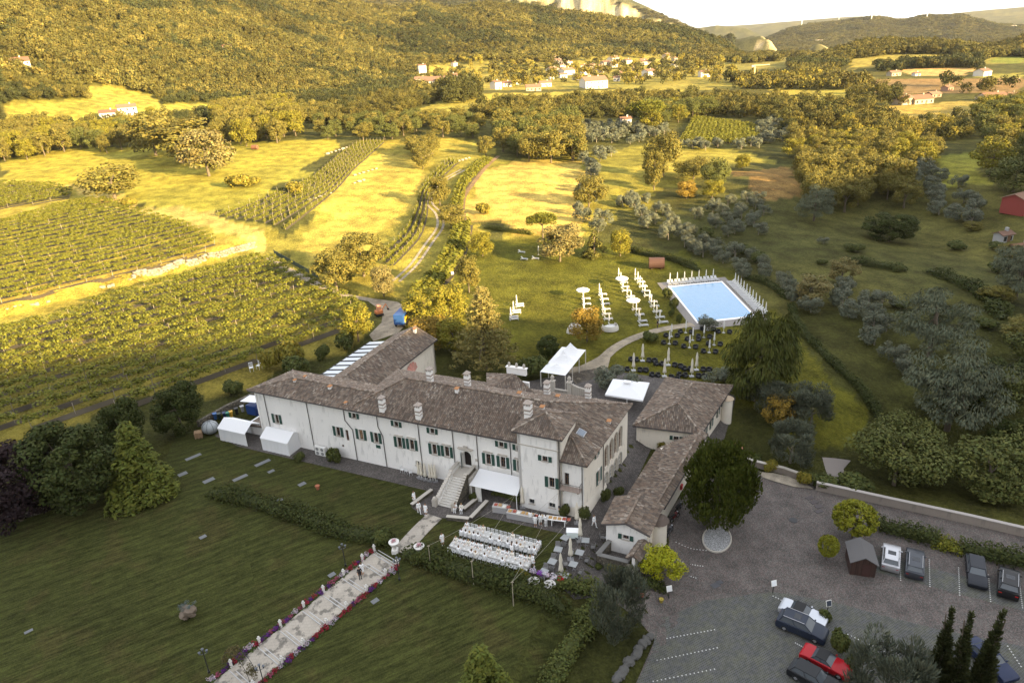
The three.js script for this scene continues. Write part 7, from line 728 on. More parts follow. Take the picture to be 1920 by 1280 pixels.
// ---------------------------------------------------------------- dinner on the lawn
{
  const R = rng(91), dirS = VU, n = 18; let k = 0;
  [[18.9, 27.5, -7.9, 'upper'], [18.9, 27.6, -10.45, 'lower']].forEach(([s0, s1, t, nm]) => {
    const c = vp((s0 + s1) / 2, t), L = (s1 - s0) * KS, g = T('dining_table', `${nm} of two long white-clothed dining tables on the lawn`, 'table', onLand(c, -0.02), -AZ); const cl = new MB().rbox(L, 0.03, 1.0, 0.01, 0, 0.76, 0); for (const q of [-1, 1]) { for (let i = 0; i < 40; i++) cl.box(L / 40, 0.34, 0.012, -L / 2 + (i + 0.5) * L / 40, 0.6, q * (0.5 + (i % 2) * 0.02), (i % 2 ? 0.12 : -0.12)); cl.box(0.012, 0.34, 1.0, q * L / 2, 0.6, 0); } cl.build('tablecloth', linen, g); for (let i = 0; i < 6; i++) for (const q of [-0.38, 0.38]) new MB().box(0.06, 0.74, 0.06, -L / 2 + 0.4 + i * (L - 0.8) / 5, 0.37, q).build('leg', frameWhite, g);
    const st2 = new MB(); for (let i = 0; i < n; i++) for (const q of [-1, 1]) { const x = -L / 2 + (i + 0.5) * L / n; st2.cyl(0.13, 0.14, 0.02, x, 0.79, q * 0.3, 10).cyl(0.03, 0.035, 0.16, x + 0.17, 0.86, q * 0.18, 6); } st2.build('place_settings', mat(0.58, 0.58, 0.56, 0.3), g).userData.kind = 'stuff'; const fl = new MB(); for (let i = 0; i < 9; i++) { const x = -L / 2 + (i + 0.6) * L / 9.2; fl.cyl(0.05, 0.06, 0.16, x, 0.86, 0, 7).sph(0.12, x, 1.0, 0, 1, 0.8, 1, 7); } fl.build('centrepieces', mat(0.62, 0.55, 0.48, 0.8), g).userData.kind = 'stuff';
    for (let i = 0; i < n; i++) for (const q of [-1, 1]) { const s = lerp(s0, s1, (i + 0.5) / n), p = vp(s, t + q * 0.66), side = q > 0 ? 'villa' : 'hedge', turn = -AZ + (q > 0 ? 0 : PI) + (R() - 0.5) * 0.16; place('banquet_chair', onLand(p, -0.02), turn, `white dining chair on the ${side} side of the ${nm} long table`, 'chair', `chairs, ${side} side, ${nm} table`); if (R() < (nm === 'upper' ? (q > 0 ? 0.62 : 0.55) : (q > 0 ? 0.7 : 0.5))) person(SEAT[k++ % 4], onLand(p, -0.02), turn, `guest in white seated on the ${side} side of the ${nm} long table`, `guests, ${side} side, ${nm} table`, 0.97 + 0.06 * R()); }
  });
  const P = (x, y) => onLand(hit(x, y), -0.02);
  person(STAND.dress, P(830, 1022), 0.6, 'person in white standing at the lawn end of the lower table, carrying something'); person(STAND.walk, P(960, 1042), 2.4, 'person in white walking between the two long tables'); person(STAND.dress, P(1000, 1062), 1.9, 'person in pale dress standing at the patio end of the lower table');
  person(STAND.serve, P(995, 980), PI - 0.3, 'person in white shirt and trousers queuing at the buffet'); person(STAND.shorts, P(1004, 988), PI - 0.2, 'person in white shirt and shorts at the buffet'); person(STAND.shorts, P(1014, 985), PI + 0.1, 'person in white tunic leaning over the buffet'); person(STAND.serve, P(1024, 987), PI + 0.2, 'tall person in white at the end of the grey buffet'); person(STAND.cook, P(1051, 966), 0, 'cook in dark clothes behind the white buffet table'); person(STAND.walk, P(1114, 988), 0.8, 'person in white walking beside the gatehouse'); person(STAND.walk, [...(() => { const p = vp(32.6, 2.4); return [p.x, ground(p.x, p.z) + 0.06, p.z]; })()], PI, 'person in white walking up the side courtyard');
  person(STAND.dress, P(777, 942), 1.0, 'person in white standing on the lawn by the low wall'); person(STAND.walk, P(786, 962), 0.4, 'person in white stepping down beside the stairs'); person(STAND.dress, P(799, 966), -0.4, 'person in cream beside the foot of the stairs'); person(SEAT[1], P(855, 958), -0.4, 'person in white sitting at the foot of the stairs'); person(SEAT[3], P(866, 960), -0.2, 'second person in white sitting beside the staircase foot');
  person(STAND.black, P(676, 1086), 0.5, 'person dressed in black standing on the flower walk'); person(STAND.dress, P(680, 1078), 3.4, 'person in a pale dress standing behind the one in black on the flower walk'); person(STAND.black, P(1233, 615), 0.8, 'person in dark clothes walking on the curved path by the pool'); person(STAND.black, (() => { const p = vp(17.9, 19.5); return [p.x, ground(p.x, p.z) + 0.06, p.z]; })(), 0, 'person in black on the terrace behind the roof');
}
// buffet
{
  const b = (s0, s1, t, l, grey) => { const A = vp(s0, t), B = vp(s1, t + (grey ? 0.2 : 0.5)), c = A.clone().lerp(B, 0.5), L = A.distanceTo(B), g = T('buffet_table', l, 'table', onLand(c), Math.atan2(-(B.z - A.z), B.x - A.x)); if (grey) { new MB().rbox(L, 0.82, 0.85, 0.02, 0, 0.43, 0).build('cloth_skirt', mat(0.33, 0.32, 0.32, 0.9), g); new MB().rbox(L + 0.06, 0.04, 0.92, 0.01, 0, 0.87, 0).build('tabletop', mat(0.42, 0.40, 0.38, 0.8), g); } else { new MB().rbox(L, 0.05, 0.85, 0.015, 0, 0.86, 0).build('tabletop', white, g); for (const x of [-1, 0, 1]) for (const z of [-0.36, 0.36]) new MB().box(0.07, 0.84, 0.07, x * (L / 2 - 0.1), 0.42, z).build('leg', white, g); } const R = rng(Math.round(s0 * 10)); for (let i = 0; i < L / 0.55; i++) { const x = -L / 2 + 0.35 + i * 0.55, k = R(); new MB().rbox(0.42, 0.07, 0.5, 0.02, x, 0.93, (R() - 0.5) * 0.2).build('food_tray', k < 0.5 ? mat(0.45, 0.27, 0.10, 0.7) : k < 0.75 ? mat(0.7, 0.68, 0.62, 0.5) : mat(0.35, 0.08, 0.05, 0.6), g); } };
  b(22.2, 25.5, -3.7, 'grey-skirted buffet table loaded with food trays by the tower', true); b(25.7, 28.6, -3.45, 'white serving table at the end of the buffet', false); b(20.3, 21.9, -3.3, 'short grey buffet table at the awning end', true);
  const p = vp(29.9, -4.6), g = T('ice_cart', 'small white and mint cart beside the patio parasols', 'cart', onLand(p), -AZ + 0.3); new MB().rbox(1.3, 0.85, 0.8, 0.05, 0, 0.62, 0).build('cabinet', mat(0.68, 0.76, 0.74, 0.4), g); new MB().box(1.4, 0.05, 0.9, 0, 1.07, 0).build('counter', white, g); for (const x of [-0.45, 0.45]) new MB().cyl(0.18, 0.18, 0.06, x, 0.2, 0.42, 12, PI / 2).build('wheel', iron, g);
}
// patio
{
  const R = rng(7); [[1143, 1017], [1060, 1018], [1098, 1023], [1047, 1040], [1087, 1046], [1036, 1063], [1075, 1068], [1020, 1082], [1058, 1089]].forEach(([x, y], i) => { const p = hit(x, y), tn2 = -AZ + (R() - 0.5) * 0.5; place('patio_table', onLand(p), tn2, 'grey square table on the cobbled patio', 'table', 'patio tables'); for (const a of i % 2 ? [0.3, PI + 0.3] : [PI / 2, -PI / 2 + 0.4]) { const q = V3(p.x + sin(a + tn2) * 0.85, 0, p.z + cos(a + tn2) * 0.85); place('patio_chair', onLand(q), a + tn2 + PI, 'dark woven chair at a square patio table', 'chair', 'patio chairs'); } });
  for (const [x, y, l] of [[1070, 1050, 'tall cream folded parasol in the middle of the patio'], [1052, 1080, 'cream folded parasol near the flower boxes'], [1088, 1012, 'cream folded parasol beside the ice cart'], [1082, 982, 'cream folded parasol against the villa corner'], [980, 952, 'cream folded parasol leaning at the tower wall']]) place('cream_parasol', onLand(hit(x, y)), 0, l, 'parasol'); for (const [x, y] of [[786, 896], [791, 898], [798, 900], [807, 902], [812, 902], [817, 903]]) place('cream_parasol', onLand(hit(x, y)), x, 'cream parasol stored folded against the villa front', 'parasol', 'parasols stored by the stairs', 0.86);
  [[0.40, 0.35, 0.42], [0.22, 0.06, 0.34], [0.5, 0.4, 0.46], [0.55, 0.5, 0.55], [0.36, 0.015, 0.02]].forEach((c, i) => { const p = hit(1000 + i * 13, 1080 + i * 3.6), g = T('flower_pot', `${['pale pink', 'violet', 'pink and lilac', 'white and lilac', 'scarlet'][i]} flowers in a pot along the patio edge`, 'flower pot', onLand(p)); new MB().cyl(0.2, 0.28, 0.45, 0, 0.22, 0, 10).build('pot', mat(0.1, 0.08, 0.07), g); const Q = rng(i + 70), cl = []; for (let k = 0; k < 10; k++) cl.push([(Q() - 0.5) * 0.5, 0.6 + 0.2 * Q(), (Q() - 0.5) * 0.5, 0.2, 0.8]); M('blossoms', leafGeo(cl, 160, 0.12, Q, { up: 0.8, asp: 1 }), leaf(...c), g); }); for (const [x, y] of [[1001, 1100], [1031, 1106]]) { const p = hit(x, y), g = T('round_table', x < 1010 ? 'pale round garden table behind the hedge, beside the pink pot' : 'pale round garden table behind the hedge, beside the scarlet pot', 'table', onLand(p)); new MB().cyl(0.65, 0.65, 0.06, 0, 0.74, 0, 20).build('tabletop', mat(0.45, 0.43, 0.4, 0.7), g); new MB().cyl(0.25, 0.07, 0.72, 0, 0.36, 0, 10).build('pedestal', mat(0.4, 0.38, 0.35), g); }
  for (const [x, y] of [[755, 886], [763, 888], [770, 891]]) place('banquet_chair', onLand(hit(x, y)), x, 'white chair standing spare by the villa wall', 'chair', 'spare chairs by the villa wall');
}
// ---------------------------------------------------------------- lamps, urns, cables, arch, rock planter
protoG('garden_lamp', (g) => { new MB().cyl(0.09, 0.12, 0.35, 0, 0.17, 0, 8).cyl(0.04, 0.05, 2.7, 0, 1.6, 0, 8).build('post', iron, g); for (const [x, z, y] of [[0, 0, 3.05], [0.32, 0, 2.75], [-0.32, 0, 2.75]]) { const a = new MB(); if (x) a.rod([0, 2.5, 0], [x, 2.55, z], 0.025).rod([x, 2.55, z], [x, 2.66, z], 0.025); else a.rod([0, 2.9, 0], [0, 2.95, 0], 0.03); a.cyl(0.07, 0.12, 0.26, x, y, z, 6).cyl(0.15, 0.03, 0.1, x, y + 0.18, z, 6); a.build('lantern', mat(0.10, 0.11, 0.13, 0.3), g); } });
for (const [x, y, l] of [[648, 1062, 'black garden lamp on the large lawn beside the flower walk'], [749, 1088, 'black garden lamp at the hedge gap'], [392, 1262, 'black garden lamp at the lower end of the flower walk'], [497, 1292, 'black garden lamp on the dining side of the flower walk end']]) place('garden_lamp', onLand(hit(x, y), -0.05), 0.4, l, 'lamp');
for (const [x, y, l] of [[741, 1036, 'tall stone urn planted with flowers at the hedge gap'], [788, 1044, 'stone urn half hidden behind the right-hand hedge']]) { const p = hit(x, y), g = T('stone_urn', l, 'urn', onLand(p, -0.03)); new MB().box(0.7, 0.5, 0.7, 0, 0.25, 0).lathe([[0.22, 0.5], [0.18, 0.7], [0.4, 1.1], [0.58, 1.45], [0.62, 1.55], [0.5, 1.5], [0.05, 1.45]]).build('urn_bowl', mat(0.66, 0.64, 0.6, 0.85), g); const Q = rng(3), cl = []; for (let k = 0; k < 6; k++) cl.push([(Q() - 0.5) * 0.6, 1.6, (Q() - 0.5) * 0.6, 0.16, 0.7]); M('flowers', leafGeo(cl, 80, 0.12, Q, { up: 0.9, asp: 1 }), leaf(0.4, 0.2, 0.22), g); }
{ const posts = [[808, 1066], [888, 1096], [963, 1136]].map(([x, y]) => hit(x, y)), tops = posts.map((p) => V3(p.x, p.y + 3.2, p.z)), W = [vp(22.6, -2.4, 2.1), vp(27.3, -1.75, 3.0), vp(30.0, -1.4, 2.2), vp(22.7, -1.7, 3.6)]; posts.forEach((p, i) => { const g = T('cable_post', 'wooden string-light post standing in the hedge', 'post', [p.x, p.y, p.z], 0, 'string-light posts'); new MB().cyl(0.05, 0.035, 3.3, 0, 1.6, 0, 8).build('pole', mat(0.34, 0.29, 0.22), g); new MB().box(0.3, 0.06, 0.06, 0, 3.15, 0).build('crossbar', mat(0.34, 0.29, 0.22), g); });
  [[tops[0], W[0], 'from the first post to the awning'], [tops[1], W[0], 'from the second post to the awning corner'], [tops[1], W[1], 'from the second post to the tower'], [tops[2], W[1], 'from the third post to the tower'], [tops[2], W[2], 'from the third post to the villa corner']].forEach(([a, b, l]) => { const c = new THREE.QuadraticBezierCurve3(a, a.clone().lerp(b, 0.5).setY((a.y + b.y) / 2 - 0.7), b); tag(M('string_light', new THREE.TubeGeometry(c, 24, 0.014, 5), mat(0.34, 0.31, 0.25, 0.7)), `string of festoon lights ${l}`, 'string light'); }); }
{ const p = hit(452, 1262), g = T('rose_arch', 'rose-covered metal arch over the lower end of the flower walk', 'garden arch', onLand(p, -0.05), -0.6), m = new MB(), Q = rng(19), cl = []; for (const z of [-0.4, 0.4]) for (let i = 0; i < 14; i++) { const a = PI * i / 14, b = PI * (i + 1) / 14, q = (t) => [cos(t) * 1.9, 0.4 + sin(t) * 2.5, z]; m.rod(q(a), q(b), 0.025, 0.025, 5); } m.build('hoop', iron, g); for (let i = 0; i < 46; i++) { const a = PI * Q(); cl.push([cos(a) * 1.9, 0.4 + sin(a) * 2.5, (Q() - 0.5) * 0.9, 0.28, 0.9]); } M('roses', leafGeo(cl, 1500, 0.15, Q, { vary: 0.5 }), leaf(0.09, 0.075, 0.03), g); }
{ const p = hit(356, 1156), g = T('rock_planter', 'stack of brown rocks topped with grey plants on the large lawn', 'rock planter', onLand(p, -0.05)), R = rng(23); for (let i = 0; i < 11; i++) { const m = M('rock', STONES[i % 4], mat(0.15, 0.115, 0.085), g), s = 0.6 + 0.5 * R(); m.position.set((R() - 0.5) * 0.8, 0.2 + 0.09 * i, (R() - 0.5) * 0.7); m.scale.set(s, s * 0.8, s); m.rotation.y = R() * 6; } const cl = []; for (let k = 0; k < 12; k++) cl.push([(R() - 0.5) * 1.5, 1.35 + 0.35 * R(), (R() - 0.5) * 1.2, 0.24, 0.6]); M('plants', leafGeo(cl, 260, 0.22, R, { asp: 0.3 }), leaf(0.10, 0.12, 0.11), g); }
for (const [x, y, s, l, c] of [[596, 918, 0.6, 'terracotta pot on the upper lawn', [0.4, 0.14, 0.07]], [1190, 1112, 0.8, 'tall terracotta pot beside the car park', [0.38, 0.12, 0.06]], [1204, 1120, 0.45, 'small terracotta pot beside the car park', [0.3, 0.1, 0.06]], [1240, 1130, 0.5, 'yellow pot standing alone by the cobbles', [0.35, 0.27, 0.05]]]) { const p = hit(x, y), g = T('terracotta_pot', l, 'pot', onLand(p)); new MB().lathe([[0.25 * s, 0], [0.45 * s, 0.7 * s], [0.52 * s, 1.0 * s], [0.42 * s, 0.98 * s], [0.05, 0.9 * s]]).build('pot_body', mat(...c, 0.85), g); new MB().lathe([[0.5 * s, 0.95 * s], [0.56 * s, 1.0 * s], [0.5 * s, 1.06 * s]]).build('rim', mat(...c, 0.85), g); }
// ---------------------------------------------------------------- vehicles
const tyreG = new THREE.TorusGeometry(0.24, 0.095, 8, 18), rimG = new MB().cyl(0.2, 0.2, 0.12, 0, 0, 0, 14, PI / 2).geo(), spokeG = new MB().box(0.36, 0.05, 0.03, 0, 0, 0.07).box(0.05, 0.36, 0.03, 0, 0, 0.071).geo(), glassMat = mat(0.016, 0.019, 0.024, 0.06), rubber = mat(0.012, 0.012, 0.012, 0.85), rimMat = mat(0.45, 0.45, 0.47, 0.3, { metalness: 0.8 }), lampMat = mat(0.6, 0.62, 0.65, 0.1), tailMat = mat(0.35, 0.012, 0.012, 0.2), plateMat = mat(0.62, 0.62, 0.6, 0.5), trim = mat(0.02, 0.02, 0.022, 0.5);
function car(label, rear, front, o) { // rear, front: pixels of the two ends on the ground
  const A = hit(...rear), B = hit(...front), c = A.clone().lerp(B, 0.5), L = o.len, W = o.wid ?? 1.82, H = o.h, belt = o.belt ?? 0.92, g = T('parked_car', label, 'car', onLand(c, 0.02), Math.atan2(-(B.z - A.z), B.x - A.x)), paintM = new THREE.MeshPhysicalMaterial({ color: rgb(...o.c), roughness: 0.4, specularIntensity: 0.35, metalness: o.metal ?? 0, clearcoat: 0.28, clearcoatRoughness: 0.05 }), x0 = -L / 2, x1 = L / 2, wr = x0 + 0.85, wf = x1 - 0.88;
  const s = new THREE.Shape(); s.moveTo(x0 + 0.06, 0.28); s.lineTo(wr - 0.37, 0.26); s.absarc(wr, 0.30, 0.37, PI, 0, true); s.lineTo(wf - 0.37, 0.22); s.absarc(wf, 0.30, 0.37, PI, 0, true); s.lineTo(x1 - 0.08, 0.26); s.quadraticCurveTo(x1 + 0.02, 0.45, x1 - 0.04, 0.62); s.quadraticCurveTo(x1 - 0.2, o.hood - 0.02, o.ws + 0.1, o.hood + 0.06); s.lineTo(o.ws, belt); s.lineTo(o.rw, belt + 0.02); if (o.tail) s.quadraticCurveTo(x0 + 0.2, belt + 0.02, x0 + 0.02, belt - 0.1); else s.lineTo(x0 + 0.06, belt); s.quadraticCurveTo(x0 - 0.05, 0.6, x0 + 0.06, 0.28);
  const bg = new THREE.ExtrudeGeometry(s, { depth: W - 0.24, bevelEnabled: true, bevelSize: 0.07, bevelThickness: 0.12, bevelSegments: 3, curveSegments: 8 }); bg.translate(0, 0, -(W - 0.24) / 2); M('body', toCreasedNormals(bg, 0.6), paintM, g);
  const q = (x, y, z) => [x, y, z], a = W * 0.455, b = W * 0.36, R0 = o.rr, R1 = o.rf, gl = new MB(), P = [q(o.rw, belt, 0), q(o.ws, belt - 0.02, 0), q(R1, H - 0.03, 0), q(R0, H - 0.04, 0)]; const cab = (z0, z1) => [[P[0][0], P[0][1], z0], [P[1][0], P[1][1], z0], [P[2][0], P[2][1], z1], [P[3][0], P[3][1], z1]], lf = cab(a, b), rt = cab(-a, -b);
  gl.quad(lf[0], lf[1], lf[2], lf[3]); gl.quad(rt[1], rt[0], rt[3], rt[2]); gl.quad(lf[1], rt[1], rt[2], lf[2]); gl.quad(rt[0], lf[0], lf[3], rt[3]); gl.build('windows', new THREE.MeshStandardMaterial({ color: rgb(0.075, 0.085, 0.095), roughness: 0.05, side: THREE.DoubleSide }), g);  // glass colour lightened to stand for the reflected sky
  const roof = new MB().rbox(abs(R1 - R0) + 0.16, 0.09, 2 * b + 0.1, 0.04, (R0 + R1) / 2, H - 0.03, 0).build('roof', o.roof ? mat(...o.roof, 0.8) : paintM, g); if (o.rails) new MB().rbox(0.7, 0.02, 0.8, 0.01, (R0 + R1) / 2 + 0.2, H + 0.018, 0).build('sunroof', glassMat, roof);
  const pil = new MB(); for (const Z of [lf, rt]) { for (const [i, j] of [[0, 3], [1, 2]]) pil.rod(Z[i], Z[j], 0.05, 0.045, 5); const mx = lerp(P[0][0], P[1][0], 0.5), tx = lerp(R0, R1, 0.42); pil.rod([mx, belt, Z[0][2] * 1.005], [tx, H - 0.04, Z[3][2] * 1.01], 0.035, 0.035, 5); } pil.build('pillars', o.roof ? trim : paintM, g);
  for (const x of [wr, wf]) for (const z of [-1, 1]) { const w = M('wheel', rimG, rimMat, g); w.position.set(x, 0.33, z * (W / 2 - 0.1)); if (z < 0) w.rotation.y = PI; M('tyre', tyreG, rubber, w); M('spokes', spokeG, rimMat, w); }
  for (const z of [-1, 1]) { new MB().rbox(0.16, 0.13, 0.42, 0.05, x1 - 0.08, 0.62, z * (W / 2 - 0.3), 0, 0, 0).build('headlight', lampMat, g); new MB().rbox(0.12, 0.16, 0.32, 0.04, x0 + 0.0, belt - 0.22, z * (W / 2 - 0.24)).build('tail_light', tailMat, g); new MB().rbox(0.14, 0.13, 0.2, 0.04, o.ws - 0.22, belt + 0.08, z * (W / 2 + 0.06)).build('mirror', paintM, g); new MB().box(L - 1.9, 0.07, 0.04, 0, 0.28, z * (W / 2 - 0.015)).build('sill', trim, g); }
  for (const z of [-1, 1]) { const sm = new MB(); for (const x of [o.ws - 0.35, o.ws - 1.35, o.ws - 2.25]) if (x > wr - 0.3) sm.box(0.018, belt - 0.42, 0.012, x, belt * 0.5 + 0.2, z * (W / 2 + 0.002)); sm.box(0.14, 0.03, 0.03, o.ws - 1.2, belt - 0.14, z * (W / 2 + 0.008)); sm.build('door_seams', trim, g); } new MB().box(0.02, 0.02, W * 0.7, o.ws + 0.16, o.hood + 0.07, 0).build('wiper', trim, g);
  new MB().rbox(0.06, 0.2, 0.9, 0.02, x1 - 0.03, 0.42, 0).build('grille', trim, g); new MB().box(0.03, 0.12, 0.5, x0 - 0.04, 0.55, 0).build('number_plate', plateMat, g); new MB().box(0.03, 0.11, 0.48, x1 + 0.02, 0.5, 0).build('number_plate', plateMat, g); if (o.rails) for (const z of [-1, 1]) new MB().rod([R0, H + 0.06, z * b], [R1, H + 0.06, z * b], 0.022).build('roof_rail', mat(0.5, 0.5, 0.52, 0.3), g); return g;
}
const hatch = { len: 4.3, h: 1.48, hood: 0.86, ws: 1.05, rw: -1.95, rr: -1.55, rf: 0.3 }, estate = { len: 4.7, h: 1.46, hood: 0.84, ws: 1.15, rw: -2.15, rr: -1.75, rf: 0.35 }, suv = { len: 4.65, h: 1.68, hood: 0.98, belt: 1.04, ws: 1.15, rw: -2.1, rr: -1.75, rf: 0.3, wid: 1.9 }, coupe = { len: 4.5, h: 1.28, hood: 0.76, belt: 0.84, ws: 0.75, rw: -1.35, rr: -0.85, rf: 0.0, tail: 1, soft: 1 }, sedan = { len: 4.8, h: 1.44, hood: 0.82, ws: 1.1, rw: -1.75, rr: -1.1, rf: 0.3, tail: 1 };
car('silver hatchback parked beside the wooden shed', [1668, 1072], [1671, 1034], { ...hatch, c: [0.5, 0.5, 0.52], metal: 0.7, rails: 1 }); car('dark grey estate car parked next to the silver hatchback', [1713, 1084], [1715, 1044], { ...estate, c: [0.06, 0.065, 0.075], metal: 0.5, rails: 1 }); car('long black estate car parked nose out under the hedge', [1826, 1056], [1832, 1106], { ...estate, c: [0.012, 0.014, 0.02] }); car('black sport utility car parked beside the black estate', [1888, 1122], [1890, 1080], { ...suv, c: [0.012, 0.012, 0.013], rails: 1 });
car('silver convertible with a black soft top', [1466, 1142], [1546, 1176], { ...coupe, c: [0.52, 0.54, 0.58], metal: 0.6, roof: [0.012, 0.012, 0.013] }); car('dark blue sport utility car parked alongside the convertible', [1458, 1166], [1550, 1204], { ...suv, c: [0.018, 0.024, 0.04], rails: 1 }); car('red coupe with a black roof', [1506, 1228], [1594, 1272], { ...coupe, c: [0.33, 0.006, 0.012], roof: [0.012, 0.012, 0.013] }); car('black car parked beside the red coupe', [1490, 1262], [1560, 1300], { ...hatch, c: [0.012, 0.013, 0.015] }); car('dark blue saloon parked behind the cypresses', [1816, 1212], [1892, 1282], { ...sedan, c: [0.012, 0.02, 0.055] });
function bike(x, y, turn, l, c) { const p = hit(x, y), g = T('motorcycle', l, 'motorcycle', onLand(p), turn); for (const q of [-0.7, 0.7]) { const w = M('wheel', rimG, rimMat, g); w.position.set(q, 0.33, 0); M('tyre', tyreG, rubber, w); } new MB().rbox(0.9, 0.35, 0.3, 0.1, 0, 0.62, 0).rbox(0.5, 0.22, 0.32, 0.1, 0.2, 0.88, 0).rod([0.7, 0.33, 0], [0.42, 1.0, 0], 0.04).build('frame', mat(...c, 0.3), g); new MB().rbox(0.7, 0.12, 0.28, 0.05, -0.35, 0.88, 0).build('seat', rubber, g); new MB().rod([0.42, 1.02, -0.35], [0.42, 1.02, 0.35], 0.02).build('handlebar', iron, g); new MB().sph(0.1, 0.6, 0.88, 0).build('headlight', lampMat, g); }
bike(1272, 958, 0.9, 'black motorcycle leaning nearest the low wing corner', [0.02, 0.02, 0.022]); bike(1265, 975, 0.8, 'dark motorcycle with red tail parked between two others', [0.10, 0.012, 0.012]); bike(1256, 1002, 1.0, 'grey and black motorcycle beside the gatehouse buttress', [0.08, 0.08, 0.085]);
{ const p = hit(757, 606), g = T('flatbed_truck', 'blue and yellow lorry parked at the road bend', 'lorry', onLand(p), 1.35); new MB().rbox(4.2, 2.1, 2.1, 0.05, -0.6, 1.75, 0).build('cargo_box', mat(0.02, 0.07, 0.24, 0.5), g); new MB().box(2.6, 1.3, 0.05, -0.7, 1.6, 1.08).build('side_panel', mat(0.6, 0.4, 0.03, 0.6), g); new MB().rbox(1.5, 1.9, 2.0, 0.12, 2.4, 1.45, 0).build('cab', mat(0.02, 0.07, 0.24, 0.4), g); new MB().box(0.05, 0.7, 1.7, 3.15, 1.85, 0).build('windscreen', glassMat, g); for (const x of [-1.9, 2.2]) for (const z of [-1, 1]) { const w = M('wheel', rimG, rimMat, g); w.scale.setScalar(1.35); w.position.set(x, 0.42, z * 0.95); M('tyre', tyreG, rubber, w); } }
{ const p = hit(711, 592), g = T('orange_digger', 'small orange digger standing by the road wall', 'digger', onLand(p), 0.5); const or = mat(0.5, 0.17, 0.06, 0.6); new MB().rbox(1.6, 0.7, 1.2, 0.1, 0, 0.9, 0).build('engine_body', or, g); new MB().rbox(0.9, 1.2, 1.0, 0.1, 0.1, 1.8, 0).build('cab', mat(0.55, 0.25, 0.14, 0.5), g); new MB().rod([0.7, 1.1, 0], [1.7, 2.3, 0], 0.1).rod([1.7, 2.3, 0], [2.1, 1.2, 0], 0.08).build('arm', or, g); new MB().rbox(0.4, 0.35, 0.5, 0.05, 2.1, 1.05, 0).build('bucket', iron, g); for (const z of [-0.5, 0.5]) new MB().rbox(1.8, 0.45, 0.32, 0.2, 0, 0.25, z).build('track', rubber, g); }
// ---------------------------------------------------------------- sheds, signs and clutter
{ const p = hit(1612, 1062), g = T('wooden_shed', 'dark brown wooden shed with a grey gable roof beside the clipped trees', 'shed', onLand(p), -0.28), br = [mat(0.045, 0.022, 0.016, 0.8), mat(0.055, 0.027, 0.02, 0.8), mat(0.038, 0.018, 0.013, 0.8)], w = 2.5, d = 3.1, h = 1.75; for (let i = 0; i < 12; i++) { for (const z of [-d / 2, d / 2]) { const m = M('plank', gk('plA', () => new THREE.BoxGeometry(w / 12 - 0.015, 1, 0.05)), br[i % 3], g), x = -w / 2 + (i + 0.5) * w / 12, hh = h + 0.75 * (1 - abs(x) / (w / 2)); m.scale.y = hh; m.position.set(x, hh / 2, z); } for (const x of [-w / 2, w / 2]) { const m = M('plank', gk('plB', () => new THREE.BoxGeometry(0.05, 1.75, d / 12 - 0.015)), br[(i + 1) % 3], g); m.position.set(x, h / 2, -d / 2 + (i + 0.5) * d / 12); } } for (const q of [-1, 1]) { const m = new MB().box(w / 2 + 0.45, 0.07, d + 0.5).build('roof_slope', mat(0.10, 0.095, 0.095, 0.85), g); m.position.set(q * (w / 4 + 0.08), h + 0.40, 0); m.rotation.z = -q * 0.54; } new MB().box(0.8, 1.6, 0.04, 0.3, 0.8, d / 2 + 0.05).build('door', mat(0.05, 0.02, 0.016, 0.8), g); }
{ const p = vp(42.4, 17.6), g = T('garden_pavilion', 'open garden pavilion with an orange tiled roof beside the guest house', 'pavilion', [p.x, ground(p.x, p.z), p.z], -AZ - 0.1), rd = mat(0.40, 0.17, 0.10, 0.85); for (const q of [-1, 1]) for (let i = 0; i < 7; i++) { const m = M('roof_panel', gk('pav', () => new THREE.BoxGeometry(1.55, 0.06, 0.42)), i % 2 ? rd : mat(0.45, 0.20, 0.12, 0.85), g); m.position.set(q * 0.74, 2.55, -1.3 + i * 0.435); m.rotation.z = -q * 0.3; } new MB().box(0.16, 0.1, 3.2, 0, 2.8, 0).build('ridge_cap', mat(0.6, 0.5, 0.42), g); for (const x of [-1.2, 1.2]) for (const z of [-1.3, 1.3]) new MB().box(0.12, 2.4, 0.12, x, 1.2, z).build('post', woodBrown, g); new MB().box(0.08, 2.0, 2.5, -1.25, 1.1, 0).build('back_panel', mat(0.12, 0.045, 0.03), g); }
for (const [x, y, l, c] of [[1449, 1112, 'white parking sign on a black post at the grass pavers', [0.75, 0.76, 0.78]], [1551, 1150, 'dark information board with a white frame in the car park', [0.04, 0.05, 0.07]], [849, 522, 'white notice board at the end of the trained vines', [0.75, 0.72, 0.62]], [1254, 1122, 'small white sign on the cobbles', [0.7, 0.7, 0.7]], [1419, 702, 'small white sign at the foot of the drooping tree', [0.75, 0.78, 0.8]]]) { const p = hit(x, y), g = T('sign_board', l, 'sign', onLand(p), 0.2); new MB().cyl(0.05, 0.05, 1.3, 0, 0.65, 0, 8).build('post', iron, g); new MB().rbox(0.62, 0.66, 0.05, 0.01, 0, 1.35, 0.04, 0, -0.35).build('panel', frameWhite, g); new MB().rbox(0.52, 0.56, 0.05, 0.01, 0, 1.36, 0.055, 0, -0.35).build('sheet', mat(...c, 0.6), g); }
